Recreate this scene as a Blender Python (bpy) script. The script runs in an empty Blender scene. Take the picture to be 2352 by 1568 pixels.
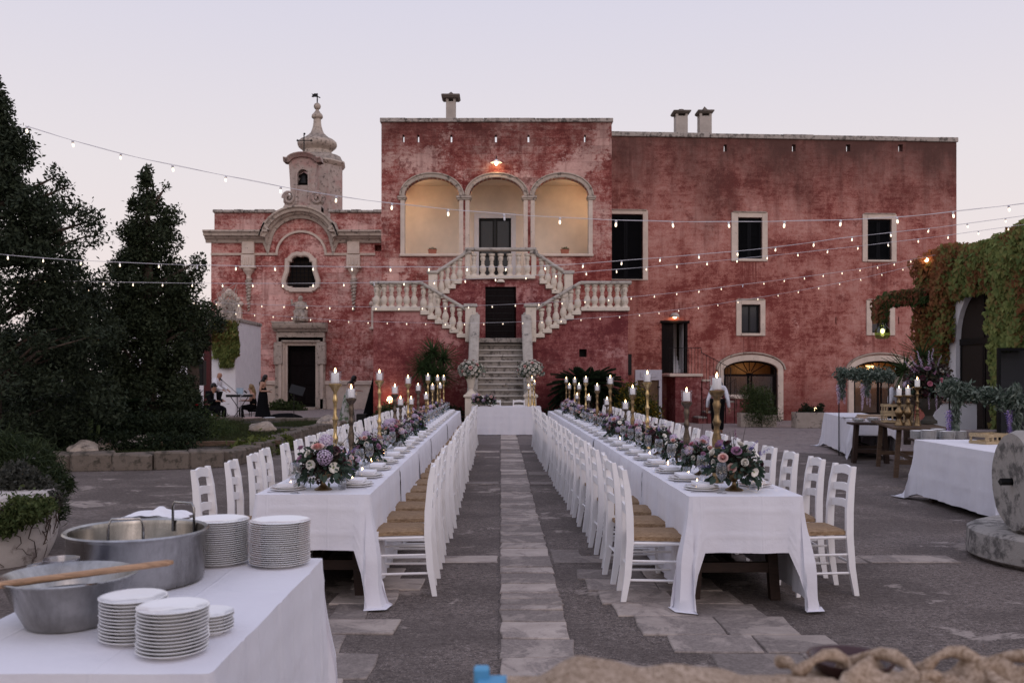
import bpy, bmesh, math, random
import numpy as np
from mathutils import Vector, Matrix, noise as mnoise
from mathutils.geometry import tessellate_polygon
S = bpy.context.scene
COL = S.collection
random.seed(7); np.random.seed(7)
PI = math.pi
F = 2100.0            # focal length in pixels of a 2352 px wide picture
R = math.radians
# ---------------------------------------------------------------- camera, sky, sun, exposure
cam_d = bpy.data.cameras.new('camera'); cam = bpy.data.objects.new('camera', cam_d); COL.objects.link(cam)
S.camera = cam
cam.location = (0, 0, 1.6); cam.rotation_euler = (PI/2, 0, 0)
cam_d.sensor_width = 36; cam_d.lens = F/2352*36
cam_d.shift_x = (1176-1150)/2352; cam_d.shift_y = (865-784)/2352
cam_d.clip_start = 0.05; cam_d.clip_end = 2000
cam_d.dof.use_dof = True; cam_d.dof.focus_distance = 9.5; cam_d.dof.aperture_fstop = 4.5
W = bpy.data.worlds.new('World'); S.world = W; W.use_nodes = True
wn = W.node_tree.nodes; wl = W.node_tree.links
for n in list(wn): wn.remove(n)
wo = wn.new('ShaderNodeOutputWorld'); wb = wn.new('ShaderNodeBackground'); wt = wn.new('ShaderNodeTexCoord')
ws = wn.new('ShaderNodeSeparateXYZ'); wr = wn.new('ShaderNodeValToRGB')
wl.new(wt.outputs['Generated'], ws.inputs[0]); wl.new(ws.outputs['Z'], wr.inputs[0])
el = wr.color_ramp.elements
sky_stops = [(0.0, (.85, .70, .69)), (.10, (.87, .775, .76)), (.22, (.81, .755, .785)), (.38, (.70, .68, .79)), (.6, (.66, .67, .84)), (1.0, (.64, .67, .92))]
el[0].position = 0; el[0].color = (*sky_stops[0][1], 1); el[1].position = 1; el[1].color = (*sky_stops[-1][1], 1)
for p, c in sky_stops[1:-1]:
    e = el.new(p); e.color = (*c, 1)
wb.inputs['Strength'].default_value = 1.0
wl.new(wr.outputs[0], wb.inputs['Color']); wl.new(wb.outputs[0], wo.inputs['Surface'])
sun_d = bpy.data.lights.new('evening_glow', 'SUN'); sun = bpy.data.objects.new('evening_glow', sun_d); COL.objects.link(sun)
sun_d.energy = 0.62; sun_d.angle = R(45); sun_d.color = (1, .80, .74); sun.rotation_euler = (R(62), 0, R(28))
S.view_settings.view_transform = 'Standard'; S.view_settings.look = 'None'
S.view_settings.exposure = 0.0; S.view_settings.gamma = 1.0; S.view_settings.use_curve_mapping = False
S.cycles.max_bounces = 8; S.cycles.transparent_max_bounces = 24; S.cycles.caustics_reflective = False; S.cycles.caustics_refractive = False
S.cycles.sample_clamp_indirect = 4

# ---------------------------------------------------------------- helpers
def P(x, y, Y): return Vector(((x-1150)*Y/F, Y, 1.6-(y-865)*Y/F))
def tag(o, label=None, cat=None, group=None, kind=None):
    for k, v in (('label', label), ('category', cat), ('group', group), ('kind', kind)):
        if v: o[k] = v
    return o
def thing(name, label, cat, loc=(0, 0, 0), rz=0, group=None):
    o = bpy.data.objects.new(name, None); COL.objects.link(o)
    o.empty_display_size = .2
    o.location = loc; o.rotation_euler = (0, 0, rz)
    return tag(o, label, cat, group)
def kids(o): return [c for c in o.children]
def copy_tree(o, parent=None):
    c = o.copy(); COL.objects.link(c); c.parent = parent
    for ch in CH.get(o.name, []): copy_tree_child(ch, c)
    return c
CH = {}
def copy_tree_child(o, parent):
    c = o.copy(); COL.objects.link(c); c.parent = parent
    CH.setdefault(parent.name, []).append(c)
    for ch in CH.get(o.name, []): copy_tree_child(ch, c)
def dup(root, loc, rz=0, label=None, group=None, scale=None):
    r = copy_tree(root); r.location = loc; r.rotation_euler = (0, 0, rz)
    if scale: r.scale = (scale, scale, scale) if not hasattr(scale, '__len__') else scale
    if label: r['label'] = label
    if group: r['group'] = group
    return r
def child(o, parent):
    o.parent = parent; CH.setdefault(parent.name, []).append(o); return o
def wloc(o):
    v = Vector((0, 0, 0))
    while o is not None: v += o.location; o = o.parent
    return v
class MB:
    def __init__(s): s.v = []; s.f = []; s.mi = []; s.m = 0
    def add(s, vs, fs):
        b = len(s.v); s.v.extend(vs); s.f.extend([tuple(i+b for i in f) for f in fs]); s.mi.extend([s.m]*len(fs)); return s
    def box(s, x0, x1, y0, y1, z0, z1, ch=0):
        if ch:
            c = [(x, y, z) for x in (x0, x1) for y in (y0, y1) for z in (z0, z1)]
            vs = []
            for (x, y, z) in c:
                dx = ch if x == x0 else -ch; dy = ch if y == y0 else -ch; dz = ch if z == z0 else -ch
                vs += [(x, y+dy, z+dz), (x+dx, y, z+dz), (x+dx, y+dy, z)]
            I = lambda a, b_, c_, k: (a*4+b_*2+c_)*3+k
            fs = [(I(0,0,0,0), I(0,0,1,0), I(0,1,1,0), I(0,1,0,0)), (I(1,0,0,0), I(1,1,0,0), I(1,1,1,0), I(1,0,1,0)),
                  (I(0,0,0,1), I(1,0,0,1), I(1,0,1,1), I(0,0,1,1)), (I(0,1,0,1), I(0,1,1,1), I(1,1,1,1), I(1,1,0,1)),
                  (I(0,0,0,2), I(0,1,0,2), I(1,1,0,2), I(1,0,0,2)), (I(0,0,1,2), I(1,0,1,2), I(1,1,1,2), I(0,1,1,2))]
            for a in (0, 1):
                for b_ in (0, 1):
                    fs.append((I(a,b_,0,0), I(a,b_,1,0), I(a,b_,1,1), I(a,b_,0,1)) if a == b_ else (I(a,b_,0,1), I(a,b_,1,1), I(a,b_,1,0), I(a,b_,0,0)))
                    fs.append((I(a,0,b_,2), I(a,1,b_,2), I(a,1,b_,0), I(a,0,b_,0)) if a == b_ else (I(a,0,b_,0), I(a,1,b_,0), I(a,1,b_,2), I(a,0,b_,2)))
                    fs.append((I(0,a,b_,1), I(1,a,b_,1), I(1,a,b_,2), I(0,a,b_,2)) if a == b_ else (I(0,a,b_,2), I(1,a,b_,2), I(1,a,b_,1), I(0,a,b_,1)))
            for i in range(8):
                t = (i*3, i*3+1, i*3+2)
                par = (i & 1) + ((i >> 1) & 1) + (i >> 2)
                fs.append(t if par % 2 else t[::-1])
            return s.add(vs, fs)
        vs = [(x, y, z) for x in (x0, x1) for y in (y0, y1) for z in (z0, z1)]
        return s.add(vs, [(0,1,3,2), (4,6,7,5), (0,4,5,1), (2,3,7,6), (0,2,6,4), (1,5,7,3)])
    def lathe(s, prof, c=(0, 0, 0), n=16, sx=1, sy=1, capb=True, capt=True):
        b = []
        for r, z in prof:
            for k in range(n):
                a = 2*PI*k/n; b.append((c[0]+r*sx*math.cos(a), c[1]+r*sy*math.sin(a), c[2]+z))
        fs = []
        for i in range(len(prof)-1):
            for k in range(n):
                k2 = (k+1) % n; fs.append((i*n+k, i*n+k2, (i+1)*n+k2, (i+1)*n+k))
        if capb: fs.append(tuple(range(n))[::-1])
        if capt: fs.append(tuple((len(prof)-1)*n+k for k in range(n)))
        return s.add(b, fs)
    def tube(s, pts, r, n=8, caps=True):
        pts = [Vector(p) for p in pts]; rs = r if hasattr(r, '__len__') else [r]*len(pts)
        vs = []; up = None
        for i, p in enumerate(pts):
            d = (pts[min(i+1, len(pts)-1)]-pts[max(i-1, 0)])
            if d.length < 1e-9: d = Vector((0, 0, 1))
            d.normalize()
            if up is None: up = Vector((0, 0, 1)) if abs(d.z) < .9 else Vector((1, 0, 0))
            u = d.cross(up)
            if u.length < 1e-5: u = d.orthogonal()
            u.normalize(); w = u.cross(d); up = w
            for k in range(n):
                a = 2*PI*k/n; vs.append(tuple(p+(u*math.cos(a)+w*math.sin(a))*rs[i]))
        fs = [(i*n+k, i*n+(k+1) % n, (i+1)*n+(k+1) % n, (i+1)*n+k) for i in range(len(pts)-1) for k in range(n)]
        if caps: fs += [tuple(range(n))[::-1], tuple((len(pts)-1)*n+k for k in range(n))]
        return s.add(vs, fs)
    def bar(s, pts, w, d):      # rectangular rings kept axis-aligned (for mostly vertical pieces)
        vs = []
        for i, p in enumerate(pts):
            a = (w[i] if hasattr(w, '__len__') else w)/2; b = (d[i] if hasattr(d, '__len__') else d)/2
            vs += [(p[0]-a, p[1]-b, p[2]), (p[0]+a, p[1]-b, p[2]), (p[0]+a, p[1]+b, p[2]), (p[0]-a, p[1]+b, p[2])]
        n = len(pts)
        fs = [(i*4+k, i*4+(k+1) % 4, (i+1)*4+(k+1) % 4, (i+1)*4+k) for i in range(n-1) for k in range(4)]
        fs += [(3, 2, 1, 0), tuple((n-1)*4+k for k in range(4))]
        return s.add(vs, fs)
    def ball(s, c, r, n=10, m=6, sz=1, sy=1):
        return s.lathe([(max(1e-4, r*math.sin(PI*i/m)), -r*sz*math.cos(PI*i/m)) for i in range(m+1)], c, n, sy=sy, capb=False, capt=False)
    def prism(s, poly, y0, y1):   # polygon in (x, z), extruded along y
        n = len(poly); area = sum(poly[i][0]*poly[(i+1) % n][1]-poly[(i+1) % n][0]*poly[i][1] for i in range(n))
        if area < 0: poly = poly[::-1]
        s.wall(poly, [], y0, y1-y0); return s
    def wall(s, outer, holes, y0, t):
        loops = [outer]+list(holes)
        flat = [p for l in loops for p in l]
        tris = tessellate_polygon([[Vector((p[0], p[1], 0)) for p in l] for l in loops])
        n = len(flat)
        vs = [(p[0], y0, p[1]) for p in flat]+[(p[0], y0+t, p[1]) for p in flat]
        fs = []
        for a, b, c in tris:
            ar = (flat[b][0]-flat[a][0])*(flat[c][1]-flat[a][1])-(flat[c][0]-flat[a][0])*(flat[b][1]-flat[a][1])
            if ar < 0: b, c = c, b
            fs.append((a, b, c)); fs.append((a+n, c+n, b+n))
        base = 0
        for li, l in enumerate(loops):
            m = len(l); ar = sum(l[i][0]*l[(i+1) % m][1]-l[(i+1) % m][0]*l[i][1] for i in range(m))
            fwd = (ar > 0) == (li == 0)
            for i in range(m):
                a = base+i; b = base+(i+1) % m
                fs.append((a, a+n, b+n, b) if fwd else (b, b+n, a+n, a))
            base += m
        return s.add(vs, fs)
    def mold(s, path, prof, y0, closed=False):
        """sweep profile [(n, d)] along path [(x, z)]: n = outward in the plane (left of travel), d = how far it stands forward (-y)"""
        m = len(path); vs = []; k = len(prof)
        for i in range(m):
            p = Vector(path[i])
            a = Vector(path[i-1]) if (i > 0 or closed) else None
            b = Vector(path[(i+1) % m]) if (i < m-1 or closed) else None
            d1 = (p-a).normalized() if a is not None else (b-p).normalized()
            d2 = (b-p).normalized() if b is not None else d1
            n1 = Vector((-d1.y, d1.x)); n2 = Vector((-d2.y, d2.x)); nn = n1+n2
            nn = nn.normalized() if nn.length > 1e-6 else n1
            c = max(.35, nn.dot(n1)); nn = nn/c
            for (q, d) in prof: vs.append((p.x+nn.x*q, y0-d, p.y+nn.y*q))
        fs = []
        for i in range(m if closed else m-1):
            j = (i+1) % m
            for q in range(k-1): fs.append((i*k+q, j*k+q, j*k+q+1, i*k+q+1))
        if not closed: fs += [tuple(range(k)), tuple((m-1)*k+q for q in range(k))[::-1]]
        return s.add(vs, fs)
    def build(s, name, mat, parent=None, smooth=False, world=False, kind=None, auto=None):
        me = bpy.data.meshes.new(name)
        off = wloc(parent) if (world and parent is not None) else None
        vs = s.v if off is None else [(x-off.x, y-off.y, z-off.z) for x, y, z in s.v]
        me.from_pydata([tuple(v) for v in vs], [], s.f); me.validate()
        for m_ in (mat if isinstance(mat, (list, tuple)) else [mat]): me.materials.append(m_)
        if any(s.mi) and len(s.mi) == len(me.polygons): me.polygons.foreach_set('material_index', s.mi)
        if smooth: me.polygons.foreach_set('use_smooth', [True]*len(me.polygons))
        if auto: me.set_sharp_from_angle(angle=R(auto))
        me.update()
        o = bpy.data.objects.new(name, me); COL.objects.link(o)
        if parent is not None: child(o, parent)
        if kind: o['kind'] = kind
        return o
def inst(o, name, parent, loc=(0, 0, 0), rot=(0, 0, 0), sc=1):
    c = bpy.data.objects.new(name, o.data); COL.objects.link(c)
    if parent is not None: child(c, parent)
    c.location = loc; c.rotation_euler = rot; c.scale = (sc, sc, sc) if not hasattr(sc, '__len__') else sc
    return c
def fast_mesh(name, V, Fq, mat, parent=None, kind=None, smooth=False):
    """V (n,3) array, Fq (m,k) array of same-size faces"""
    me = bpy.data.meshes.new(name); k = Fq.shape[1]
    me.vertices.add(len(V)); me.vertices.foreach_set('co', V.astype(np.float32).ravel())
    me.loops.add(Fq.size); me.loops.foreach_set('vertex_index', Fq.astype(np.int32).ravel())
    me.polygons.add(len(Fq)); me.polygons.foreach_set('loop_start', np.arange(0, Fq.size, k, dtype=np.int32))
    me.update(calc_edges=True)
    if smooth: me.polygons.foreach_set('use_smooth', np.ones(len(Fq), dtype=bool))
    for m_ in (mat if isinstance(mat, (list, tuple)) else [mat]): me.materials.append(m_)
    o = bpy.data.objects.new(name, me); COL.objects.link(o)
    if parent is not None: child(o, parent)
    if kind: o['kind'] = kind
    return o
def arc(cx, cz, rx, rz, a0, a1, n):
    return [(cx+rx*math.cos(R(a0+(a1-a0)*i/n)), cz+rz*math.sin(R(a0+(a1-a0)*i/n))) for i in range(n+1)]
def rect(x0, x1, z0, z1): return [(x0, z0), (x1, z0), (x1, z1), (x0, z1)]

# ---------------------------------------------------------------- materials
class NT:
    def __init__(s, name):
        s.m = bpy.data.materials.new(name); s.m.use_nodes = True; s.t = s.m.node_tree; s.n = s.t.nodes; s.l = s.t.links
        s.b = s.n['Principled BSDF']; s.out = s.n['Material Output']
        s.tc = s.n.new('ShaderNodeTexCoord')
    def co(s, kind='Object', scale=(1, 1, 1), loc=(0, 0, 0), rot=(0, 0, 0)):
        mp = s.n.new('ShaderNodeMapping'); s.l.new(s.tc.outputs[kind], mp.inputs[0])
        mp.inputs['Scale'].default_value = scale; mp.inputs['Location'].default_value = loc; mp.inputs['Rotation'].default_value = rot
        return mp.outputs[0]
    def noise(s, sc, detail=5, rough=.6, vec=None, dist=0):
        n = s.n.new('ShaderNodeTexNoise'); n.inputs['Scale'].default_value = sc; n.inputs['Detail'].default_value = detail
        n.inputs['Roughness'].default_value = rough; n.inputs['Distortion'].default_value = dist
        s.l.new(vec if vec is not None else s.co(), n.inputs['Vector']); return n.outputs[0]
    def vor(s, sc, vec=None, feat='F1', out='Distance', rnd=1):
        n = s.n.new('ShaderNodeTexVoronoi'); n.inputs['Scale'].default_value = sc; n.feature = feat
        n.inputs['Randomness'].default_value = rnd
        s.l.new(vec if vec is not None else s.co(), n.inputs['Vector']); return n.outputs[out]
    def ramp(s, f, stops, interp='LINEAR'):
        n = s.n.new('ShaderNodeValToRGB'); n.color_ramp.interpolation = interp; e = n.color_ramp.elements
        c4 = lambda c: (c, c, c, 1) if not hasattr(c, '__len__') else (*c, 1)
        e[0].position = stops[0][0]; e[0].color = c4(stops[0][1]); e[1].position = stops[-1][0]; e[1].color = c4(stops[-1][1])
        for p, c in stops[1:-1]:
            q = e.new(p); q.color = c4(c)
        s.l.new(f, n.inputs[0]); return n.outputs[0]
    def val(s, x, sock):
        if hasattr(x, 'is_linked'): s.l.new(x, sock)
        elif hasattr(x, '__len__'): sock.default_value = (*x, 1) if len(x) == 3 else x
        else: sock.default_value = x if not hasattr(sock.default_value, '__len__') else (x, x, x, 1)
    def mix(s, f, a, b, mode='MIX'):
        n = s.n.new('ShaderNodeMix'); n.data_type = 'RGBA'; n.blend_type = mode
        s.val(f, n.inputs[0]); s.val(a, n.inputs[6]); s.val(b, n.inputs[7]); return n.outputs[2]
    def math(s, op, a, b=0.0, clamp=False):
        n = s.n.new('ShaderNodeMath'); n.operation = op; n.use_clamp = clamp
        s.val(a, n.inputs[0]); s.val(b, n.inputs[1]); return n.outputs[0]
    def sep(s, axis, kind='Object'):
        n = s.n.new('ShaderNodeSeparateXYZ'); s.l.new(s.tc.outputs[kind], n.inputs[0]); return n.outputs[axis]
    def rng(s, v, a, b, c=0.0, d=1.0):
        n = s.n.new('ShaderNodeMapRange'); s.val(v, n.inputs[0])
        for i, q in enumerate((a, b, c, d)): n.inputs[i+1].default_value = q
        return n.outputs[0]
    def bump(s, h, strength=.3, dist=.02):
        n = s.n.new('ShaderNodeBump'); n.inputs['Strength'].default_value = strength; n.inputs['Distance'].default_value = dist
        s.l.new(h, n.inputs['Height']); s.l.new(n.outputs[0], s.b.inputs['Normal']); return n
    def col(s, c): s.val(c, s.b.inputs['Base Color']); return s
    def rnd(s):
        n = s.n.new('ShaderNodeObjectInfo'); return n.outputs['Random']
    def fin(s, rough=.8, metal=0.0, spec=.3):
        s.val(rough, s.b.inputs['Roughness']); s.val(metal, s.b.inputs['Metallic']); s.b.inputs['Specular IOR Level'].default_value = spec
        return s.m
def flat(name, c, rough=.7, metal=0.0, spec=.3, var=.12, sc=12, bump=0):
    t = NT(name); n = t.noise(sc, 4)
    k = t.rng(n, .3, .7, 1-var, 1+var)
    t.col(t.mix(1.0, c, t.mix(0, k, k), 'MULTIPLY'))
    if bump: t.bump(n, bump, .01)
    return t.fin(rough, metal, spec)
def aged_red(name, dark, mid, pale, z_top=10.3, z_span=3.2, grime=.8, blocks=0, patch=.62, gcol=(.085, .045, .038), fk=1.0, runs=()):
    t = NT(name)
    big = t.noise(.38, 7, .62, dist=.6); mid_n = t.noise(1.7, 9, .68, t.co(scale=(1, 1, .8)), dist=.3); fine = t.noise(22, 6, .7)
    streak = t.noise(1.0, 7, .65, t.co(scale=(3.2, 3.2, .28))); brush = t.noise(1.0, 6, .6, t.co(scale=(1.3, 1.3, 9)))
    med = t.noise(5.5, 8, .72, t.co(scale=(1, 1, 1.35)))
    f = t.math('ADD', t.math('MULTIPLY', big, .34), t.math('MULTIPLY', mid_n, .26))
    f = t.math('ADD', f, t.math('MULTIPLY', t.math('SUBTRACT', med, .5), .26*fk)); f = t.math('ADD', f, t.math('MULTIPLY', brush, .16)); f = t.math('ADD', f, t.math('MULTIPLY', fine, .24))
    c = t.ramp(f, [(.445, dark), (.50, mid), (.545, tuple(.5*(a+b) for a, b in zip(mid, pale))), (.61, pale)])
    # worn, paler patches with crisp edges
    pn = t.math('ADD', t.math('MULTIPLY', t.noise(.62, 6, .6, t.co(loc=(5.3, 2, 7.7)), dist=.25), .68), t.math('MULTIPLY', t.noise(7, 7, .72, t.co(scale=(1, 1, 1.5))), .32))
    pm = t.ramp(pn, [(patch, 0.0), (patch+.03, .75), (patch+.12, 1.0)])
    c = t.mix(t.math('MULTIPLY', pm, .8), c, tuple(min(1, p*1.15+.04) for p in pale))
    dn = t.math('ADD', t.math('MULTIPLY', t.noise(.8, 7, .62, t.co(loc=(1.3, 9, 3.1)), dist=.4), .7), t.math('MULTIPLY', t.noise(9, 6, .7, t.co(loc=(1, 1, 1))), .3))
    dm = t.ramp(dn, [(.56, 0.0), (.59, .6), (.68, .9)])
    c = t.mix(dm, c, tuple(d*.85 for d in dark))
    sm = t.ramp(streak, [(.52, 0.0), (.66, .45)])
    c = t.mix(sm, c, tuple(d*.9 for d in dark))
    # grime below the coping, run down by rain
    z = t.sep('Z'); g = t.rng(z, z_top-z_span, z_top, 0, 1)
    gn = t.math('ADD', t.math('MULTIPLY', t.noise(.55, 8, .66, t.co(scale=(1, 1, .55), loc=(3, 3, 3))), 1.3), t.math('MULTIPLY', streak, .28))
    gm = t.math('MULTIPLY', t.ramp(t.math('ADD', g, t.math('SUBTRACT', gn, .84)), [(.28, 0.0), (.95, 1.0)]), grime)
    c = t.mix(gm, c, gcol)
    for (rx, rz_, rw, rl) in runs:      # rain runs below sills and slabs
        ax = t.math('ABSOLUTE', t.math('SUBTRACT', t.math('ADD', t.sep('X'), t.math('MULTIPLY', mid_n, .12)), rx+.06))
        mk = t.math('MULTIPLY', t.rng(ax, rw, rw*.55), t.math('MULTIPLY', t.rng(z, rz_-rl, rz_), t.rng(z, rz_+.03, rz_)))
        mk = t.math('MULTIPLY', mk, t.ramp(t.noise(1.0, 5, .6, t.co(scale=(9, 9, .35))), [(.44, .15), (.58, .9)]))
        c = t.mix(mk, c, tuple(d*.8 for d in dark))
    # damp foot
    dz = t.rng(z, 2.2, 0.0, 0, 1)
    dmk = t.math('MULTIPLY', t.ramp(t.math('ADD', dz, t.math('SUBTRACT', mid_n, .5)), [(.25, 0.0), (.8, .8)]), .75)
    c = t.mix(dmk, c, tuple(d*.72 for d in dark))
    speck = t.ramp(t.vor(9, t.co(scale=(1, 1, 1.1))), [(.06, 1.0), (.10, 0.0)])
    spm = t.math('MULTIPLY', speck, t.ramp(t.noise(.7, 3, .5, t.co(loc=(8, 8, 8))), [(.52, 0.0), (.62, .6)]))
    c = t.mix(spm, c, (.50, .38, .34))
    h = t.math('ADD', t.math('MULTIPLY', mid_n, .8), t.math('MULTIPLY', fine, .25))
    if blocks:
        br = t.n.new('ShaderNodeTexBrick'); br.inputs['Scale'].default_value = 1.0
        br.inputs['Brick Width'].default_value = .62; br.inputs['Row Height'].default_value = .27; br.inputs['Mortar Size'].default_value = .008
        br.inputs['Mortar Smooth'].default_value = .4
        vx = t.n.new('ShaderNodeCombineXYZ'); t.l.new(t.math('ADD', t.sep('X'), t.math('MULTIPLY', mid_n, .05)), vx.inputs[0]); t.l.new(t.math('ADD', z, t.math('MULTIPLY', big, .06)), vx.inputs[1])
        t.l.new(vx.outputs[0], br.inputs['Vector']); br.inputs['Color1'].default_value = (.62, .62, .62, 1); br.inputs['Color2'].default_value = (1.12, 1.1, 1.1, 1)
        br.inputs['Mortar'].default_value = (.55, .5, .5, 1)
        bm_ = t.ramp(t.noise(.45, 5, .6, t.co(loc=(2, 7, 1))), [(.38, 0.15), (.62, 1.0)])
        c = t.mix(t.math('MULTIPLY', bm_, blocks), c, t.mix(1.0, c, br.outputs['Color'], 'MULTIPLY'))
        h = t.math('SUBTRACT', h, t.math('MULTIPLY', br.outputs['Fac'], .5*blocks))
    t.col(c); t.bump(h, .6, .03)
    return t.fin(.92, 0, .15)
def stone(name, base, stain=(.09, .075, .065), amt=.55, sc=2.2, top=False, pink=None):
    t = NT(name); n = t.noise(sc, 9, .68); f = t.noise(30, 6, .7); v = t.noise(6, 8, .7, t.co(loc=(4, 4, 4)))
    c = t.ramp(n, [(.3, tuple(b*.78 for b in base)), (.6, base), (.75, tuple(min(1, b*1.12) for b in base))])
    if pink: c = t.mix(t.ramp(t.noise(.9, 7, .7, t.co(loc=(2, 5, 8))), [(.47, 0.0), (.6, .8)]), c, pink)
    m = t.ramp(v, [(.66-amt*.28, 0.0), (.72-amt*.2, .85), (.95, 1.0)])
    if top:
        g = t.n.new('ShaderNodeNewGeometry'); sp = t.n.new('ShaderNodeSeparateXYZ'); t.l.new(g.outputs['Normal'], sp.inputs[0])
        m = t.math('MAXIMUM', m, t.math('MULTIPLY', t.rng(sp.outputs[2], .3, .9), t.ramp(v, [(.35, .2), (.6, .9)])))
    c = t.mix(m, c, stain)
    c = t.mix(t.ramp(f, [(.62, 0.0), (.75, .5)]), c, stain)
    t.col(c); t.bump(t.math('ADD', v, t.math('MULTIPLY', f, .5)), .6, .02)
    return t.fin(.93, 0, .15)
def wood(name, base, rough=.6, axis=(1, 12, 12), spec=.3):
    t = NT(name); n = t.noise(3, 8, .7, t.co(scale=axis), dist=1.2)
    t.col(t.ramp(n, [(.3, tuple(b*.45 for b in base)), (.55, base), (.75, tuple(min(1, b*1.5) for b in base))])); t.bump(n, .4, .006)
    return t.fin(rough, 0, spec)
def leaf_mat(name, a, b, rough=.55, c=None, csc=.8, cthr=.55, trans=.25, turn=None):
    t = NT(name)
    g = t.n.new('ShaderNodeNewGeometry'); rp = g.outputs['Random Per Island']
    col = t.mix(t.rng(rp, 0, 1), a, b)
    if c is not None:
        m = t.ramp(t.math('ADD', t.noise(csc, 4, .6), t.math('MULTIPLY', rp, .25)), [(cthr+.06, 0.0), (cthr+.14, 1.0)])
        if turn:
            g2 = t.math('ADD', t.rng(t.sep('Y'), turn[0], turn[1], 0, .16), t.rng(t.sep('Z'), 3.2, 4.9, 0, .07))
            m = t.ramp(t.math('ADD', t.math('ADD', t.noise(csc, 5, .65), t.math('MULTIPLY', rp, .25)), g2), [(cthr+.06, 0.0), (cthr+.2, 1.0)])
        c2 = t.mix(rp, c, tuple(q*.5 for q in c))
        col = t.mix(m, col, c2)
    t.col(col); t.b.inputs['Subsurface Weight'].default_value = 0
    if trans:
        tr = t.n.new('ShaderNodeBsdfTranslucent'); t.l.new(col, tr.inputs[0]); mx = t.n.new('ShaderNodeMixShader'); mx.inputs[0].default_value = trans
        t.l.new(t.b.outputs[0], mx.inputs[1]); t.l.new(tr.outputs[0], mx.inputs[2]); t.l.new(mx.outputs[0], t.out.inputs[0])
    return t.fin(rough+.15, 0, .12)
def emit(name, c, strength, sample=True, diff=(.8, .8, .8)):
    t = NT(name); t.b.inputs['Base Color'].default_value = (*diff, 1)
    t.b.inputs['Emission Color'].default_value = (*c, 1); t.b.inputs['Emission Strength'].default_value = strength
    if not sample: t.m.cycles.emission_sampling = 'NONE'
    return t.m
def glass(name, tint=(1, 1, 1), amt=.12, rough=.02, edge=.25):
    t = NT(name); tr = t.n.new('ShaderNodeBsdfTransparent'); tr.inputs[0].default_value = (*tint, 1)
    gl = t.n.new('ShaderNodeBsdfGlossy'); gl.inputs['Roughness'].default_value = rough
    lw = t.n.new('ShaderNodeLayerWeight'); lw.inputs[0].default_value = .35
    f = t.math('ADD', t.math('MULTIPLY', t.math('POWER', lw.outputs['Facing'], 2.0), edge), amt, True); mx = t.n.new('ShaderNodeMixShader')
    t.l.new(f, mx.inputs[0]); t.l.new(tr.outputs[0], mx.inputs[1]); t.l.new(gl.outputs[0], mx.inputs[2]); t.l.new(mx.outputs[0], t.out.inputs[0])
    return t.m
M = {}
def wu_(x): k = (x-1150)/F; th = math.atan2(.85, 12.87); return (k*33-4.007)/(math.cos(th)-k*math.sin(th))
M['tower_red'] = aged_red('tower_red', (.17, .034, .030), (.32, .10, .083), (.60, .39, .33), 10.3, 2.6, .55, .8, .53)
M['wing_red'] = aged_red('wing_red', (.19, .045, .038), (.37, .145, .117), (.52, .28, .235), 10.45, 5.0, .95, .12, .62, (.090, .046, .038), .9, runs=[(wu_(x_), z_, w_, l_) for x_, z_, w_, l_ in ((1721, 5.75, .5, 1.6), (2020, 5.75, .5, 1.9), (1724, 3.05, .45, 1.2), (2024, 3.05, .45, 1.3), (1560, 4.3, .30, 1.9), (1620, 5.2, .12, 4.2), (1448, 5.1, .5, 1.8))])
M['chapel_red'] = aged_red('chapel_red', (.26, .062, .054), (.47, .19, .16), (.66, .41, .355), 10.3, 2.2, .5, .9, .53, (.10, .06, .05), 1.8)
M['stair_red'] = aged_red('stair_red', (.14, .032, .034), (.25, .077, .072), (.44, .22, .20), 9, 2, .0, 0, .56)
M['trim'] = stone('trim_stone', (.66, .55, .46), amt=.10)
M['trim_old'] = stone('weathered_trim', (.50, .42, .35), amt=.45, top=True)
M['coping'] = stone('coping_stone', (.42, .375, .33), (.085, .075, .066), amt=.6, sc=3)
M['baluster'] = stone('baluster_stone', (.70, .62, .52), (.13, .11, .09), amt=.22)
M['step'] = stone('step_stone', (.33, .295, .26), (.06, .05, .045), amt=.6, sc=3)
M['gable'] = stone('gable_stone', (.44, .36, .315), amt=.42, pink=(.40, .24, .215))
M['cream'] = flat('cream_plaster', (.80, .70, .58), .9, spec=.1, var=.08, sc=2)
M['white_wall'] = flat('white_lime_wall', (.70, .69, .71), .9, spec=.1, var=.06, sc=3, bump=.3)
M['dark_wood'] = wood('dark_door_wood', (.012, .009, .009), .8, (12, 12, 1), .06)
M['shutter'] = flat('shutter_paint', (.007, .0075, .009), .75, spec=.08, var=.1)
M['black'] = flat('black_iron', (.012, .012, .012), .5, .4, var=.05)
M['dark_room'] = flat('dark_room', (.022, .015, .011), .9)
M['pane'] = flat('window_pane', (.035, .036, .040), .12, spec=.4, var=.05)
M['white_paint'] = flat('white_paint', (.80, .785, .785), .45, var=.03)
M['grey_door'] = flat('pale_grey_paint', (.50, .49, .54), .6, var=.04)
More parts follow.
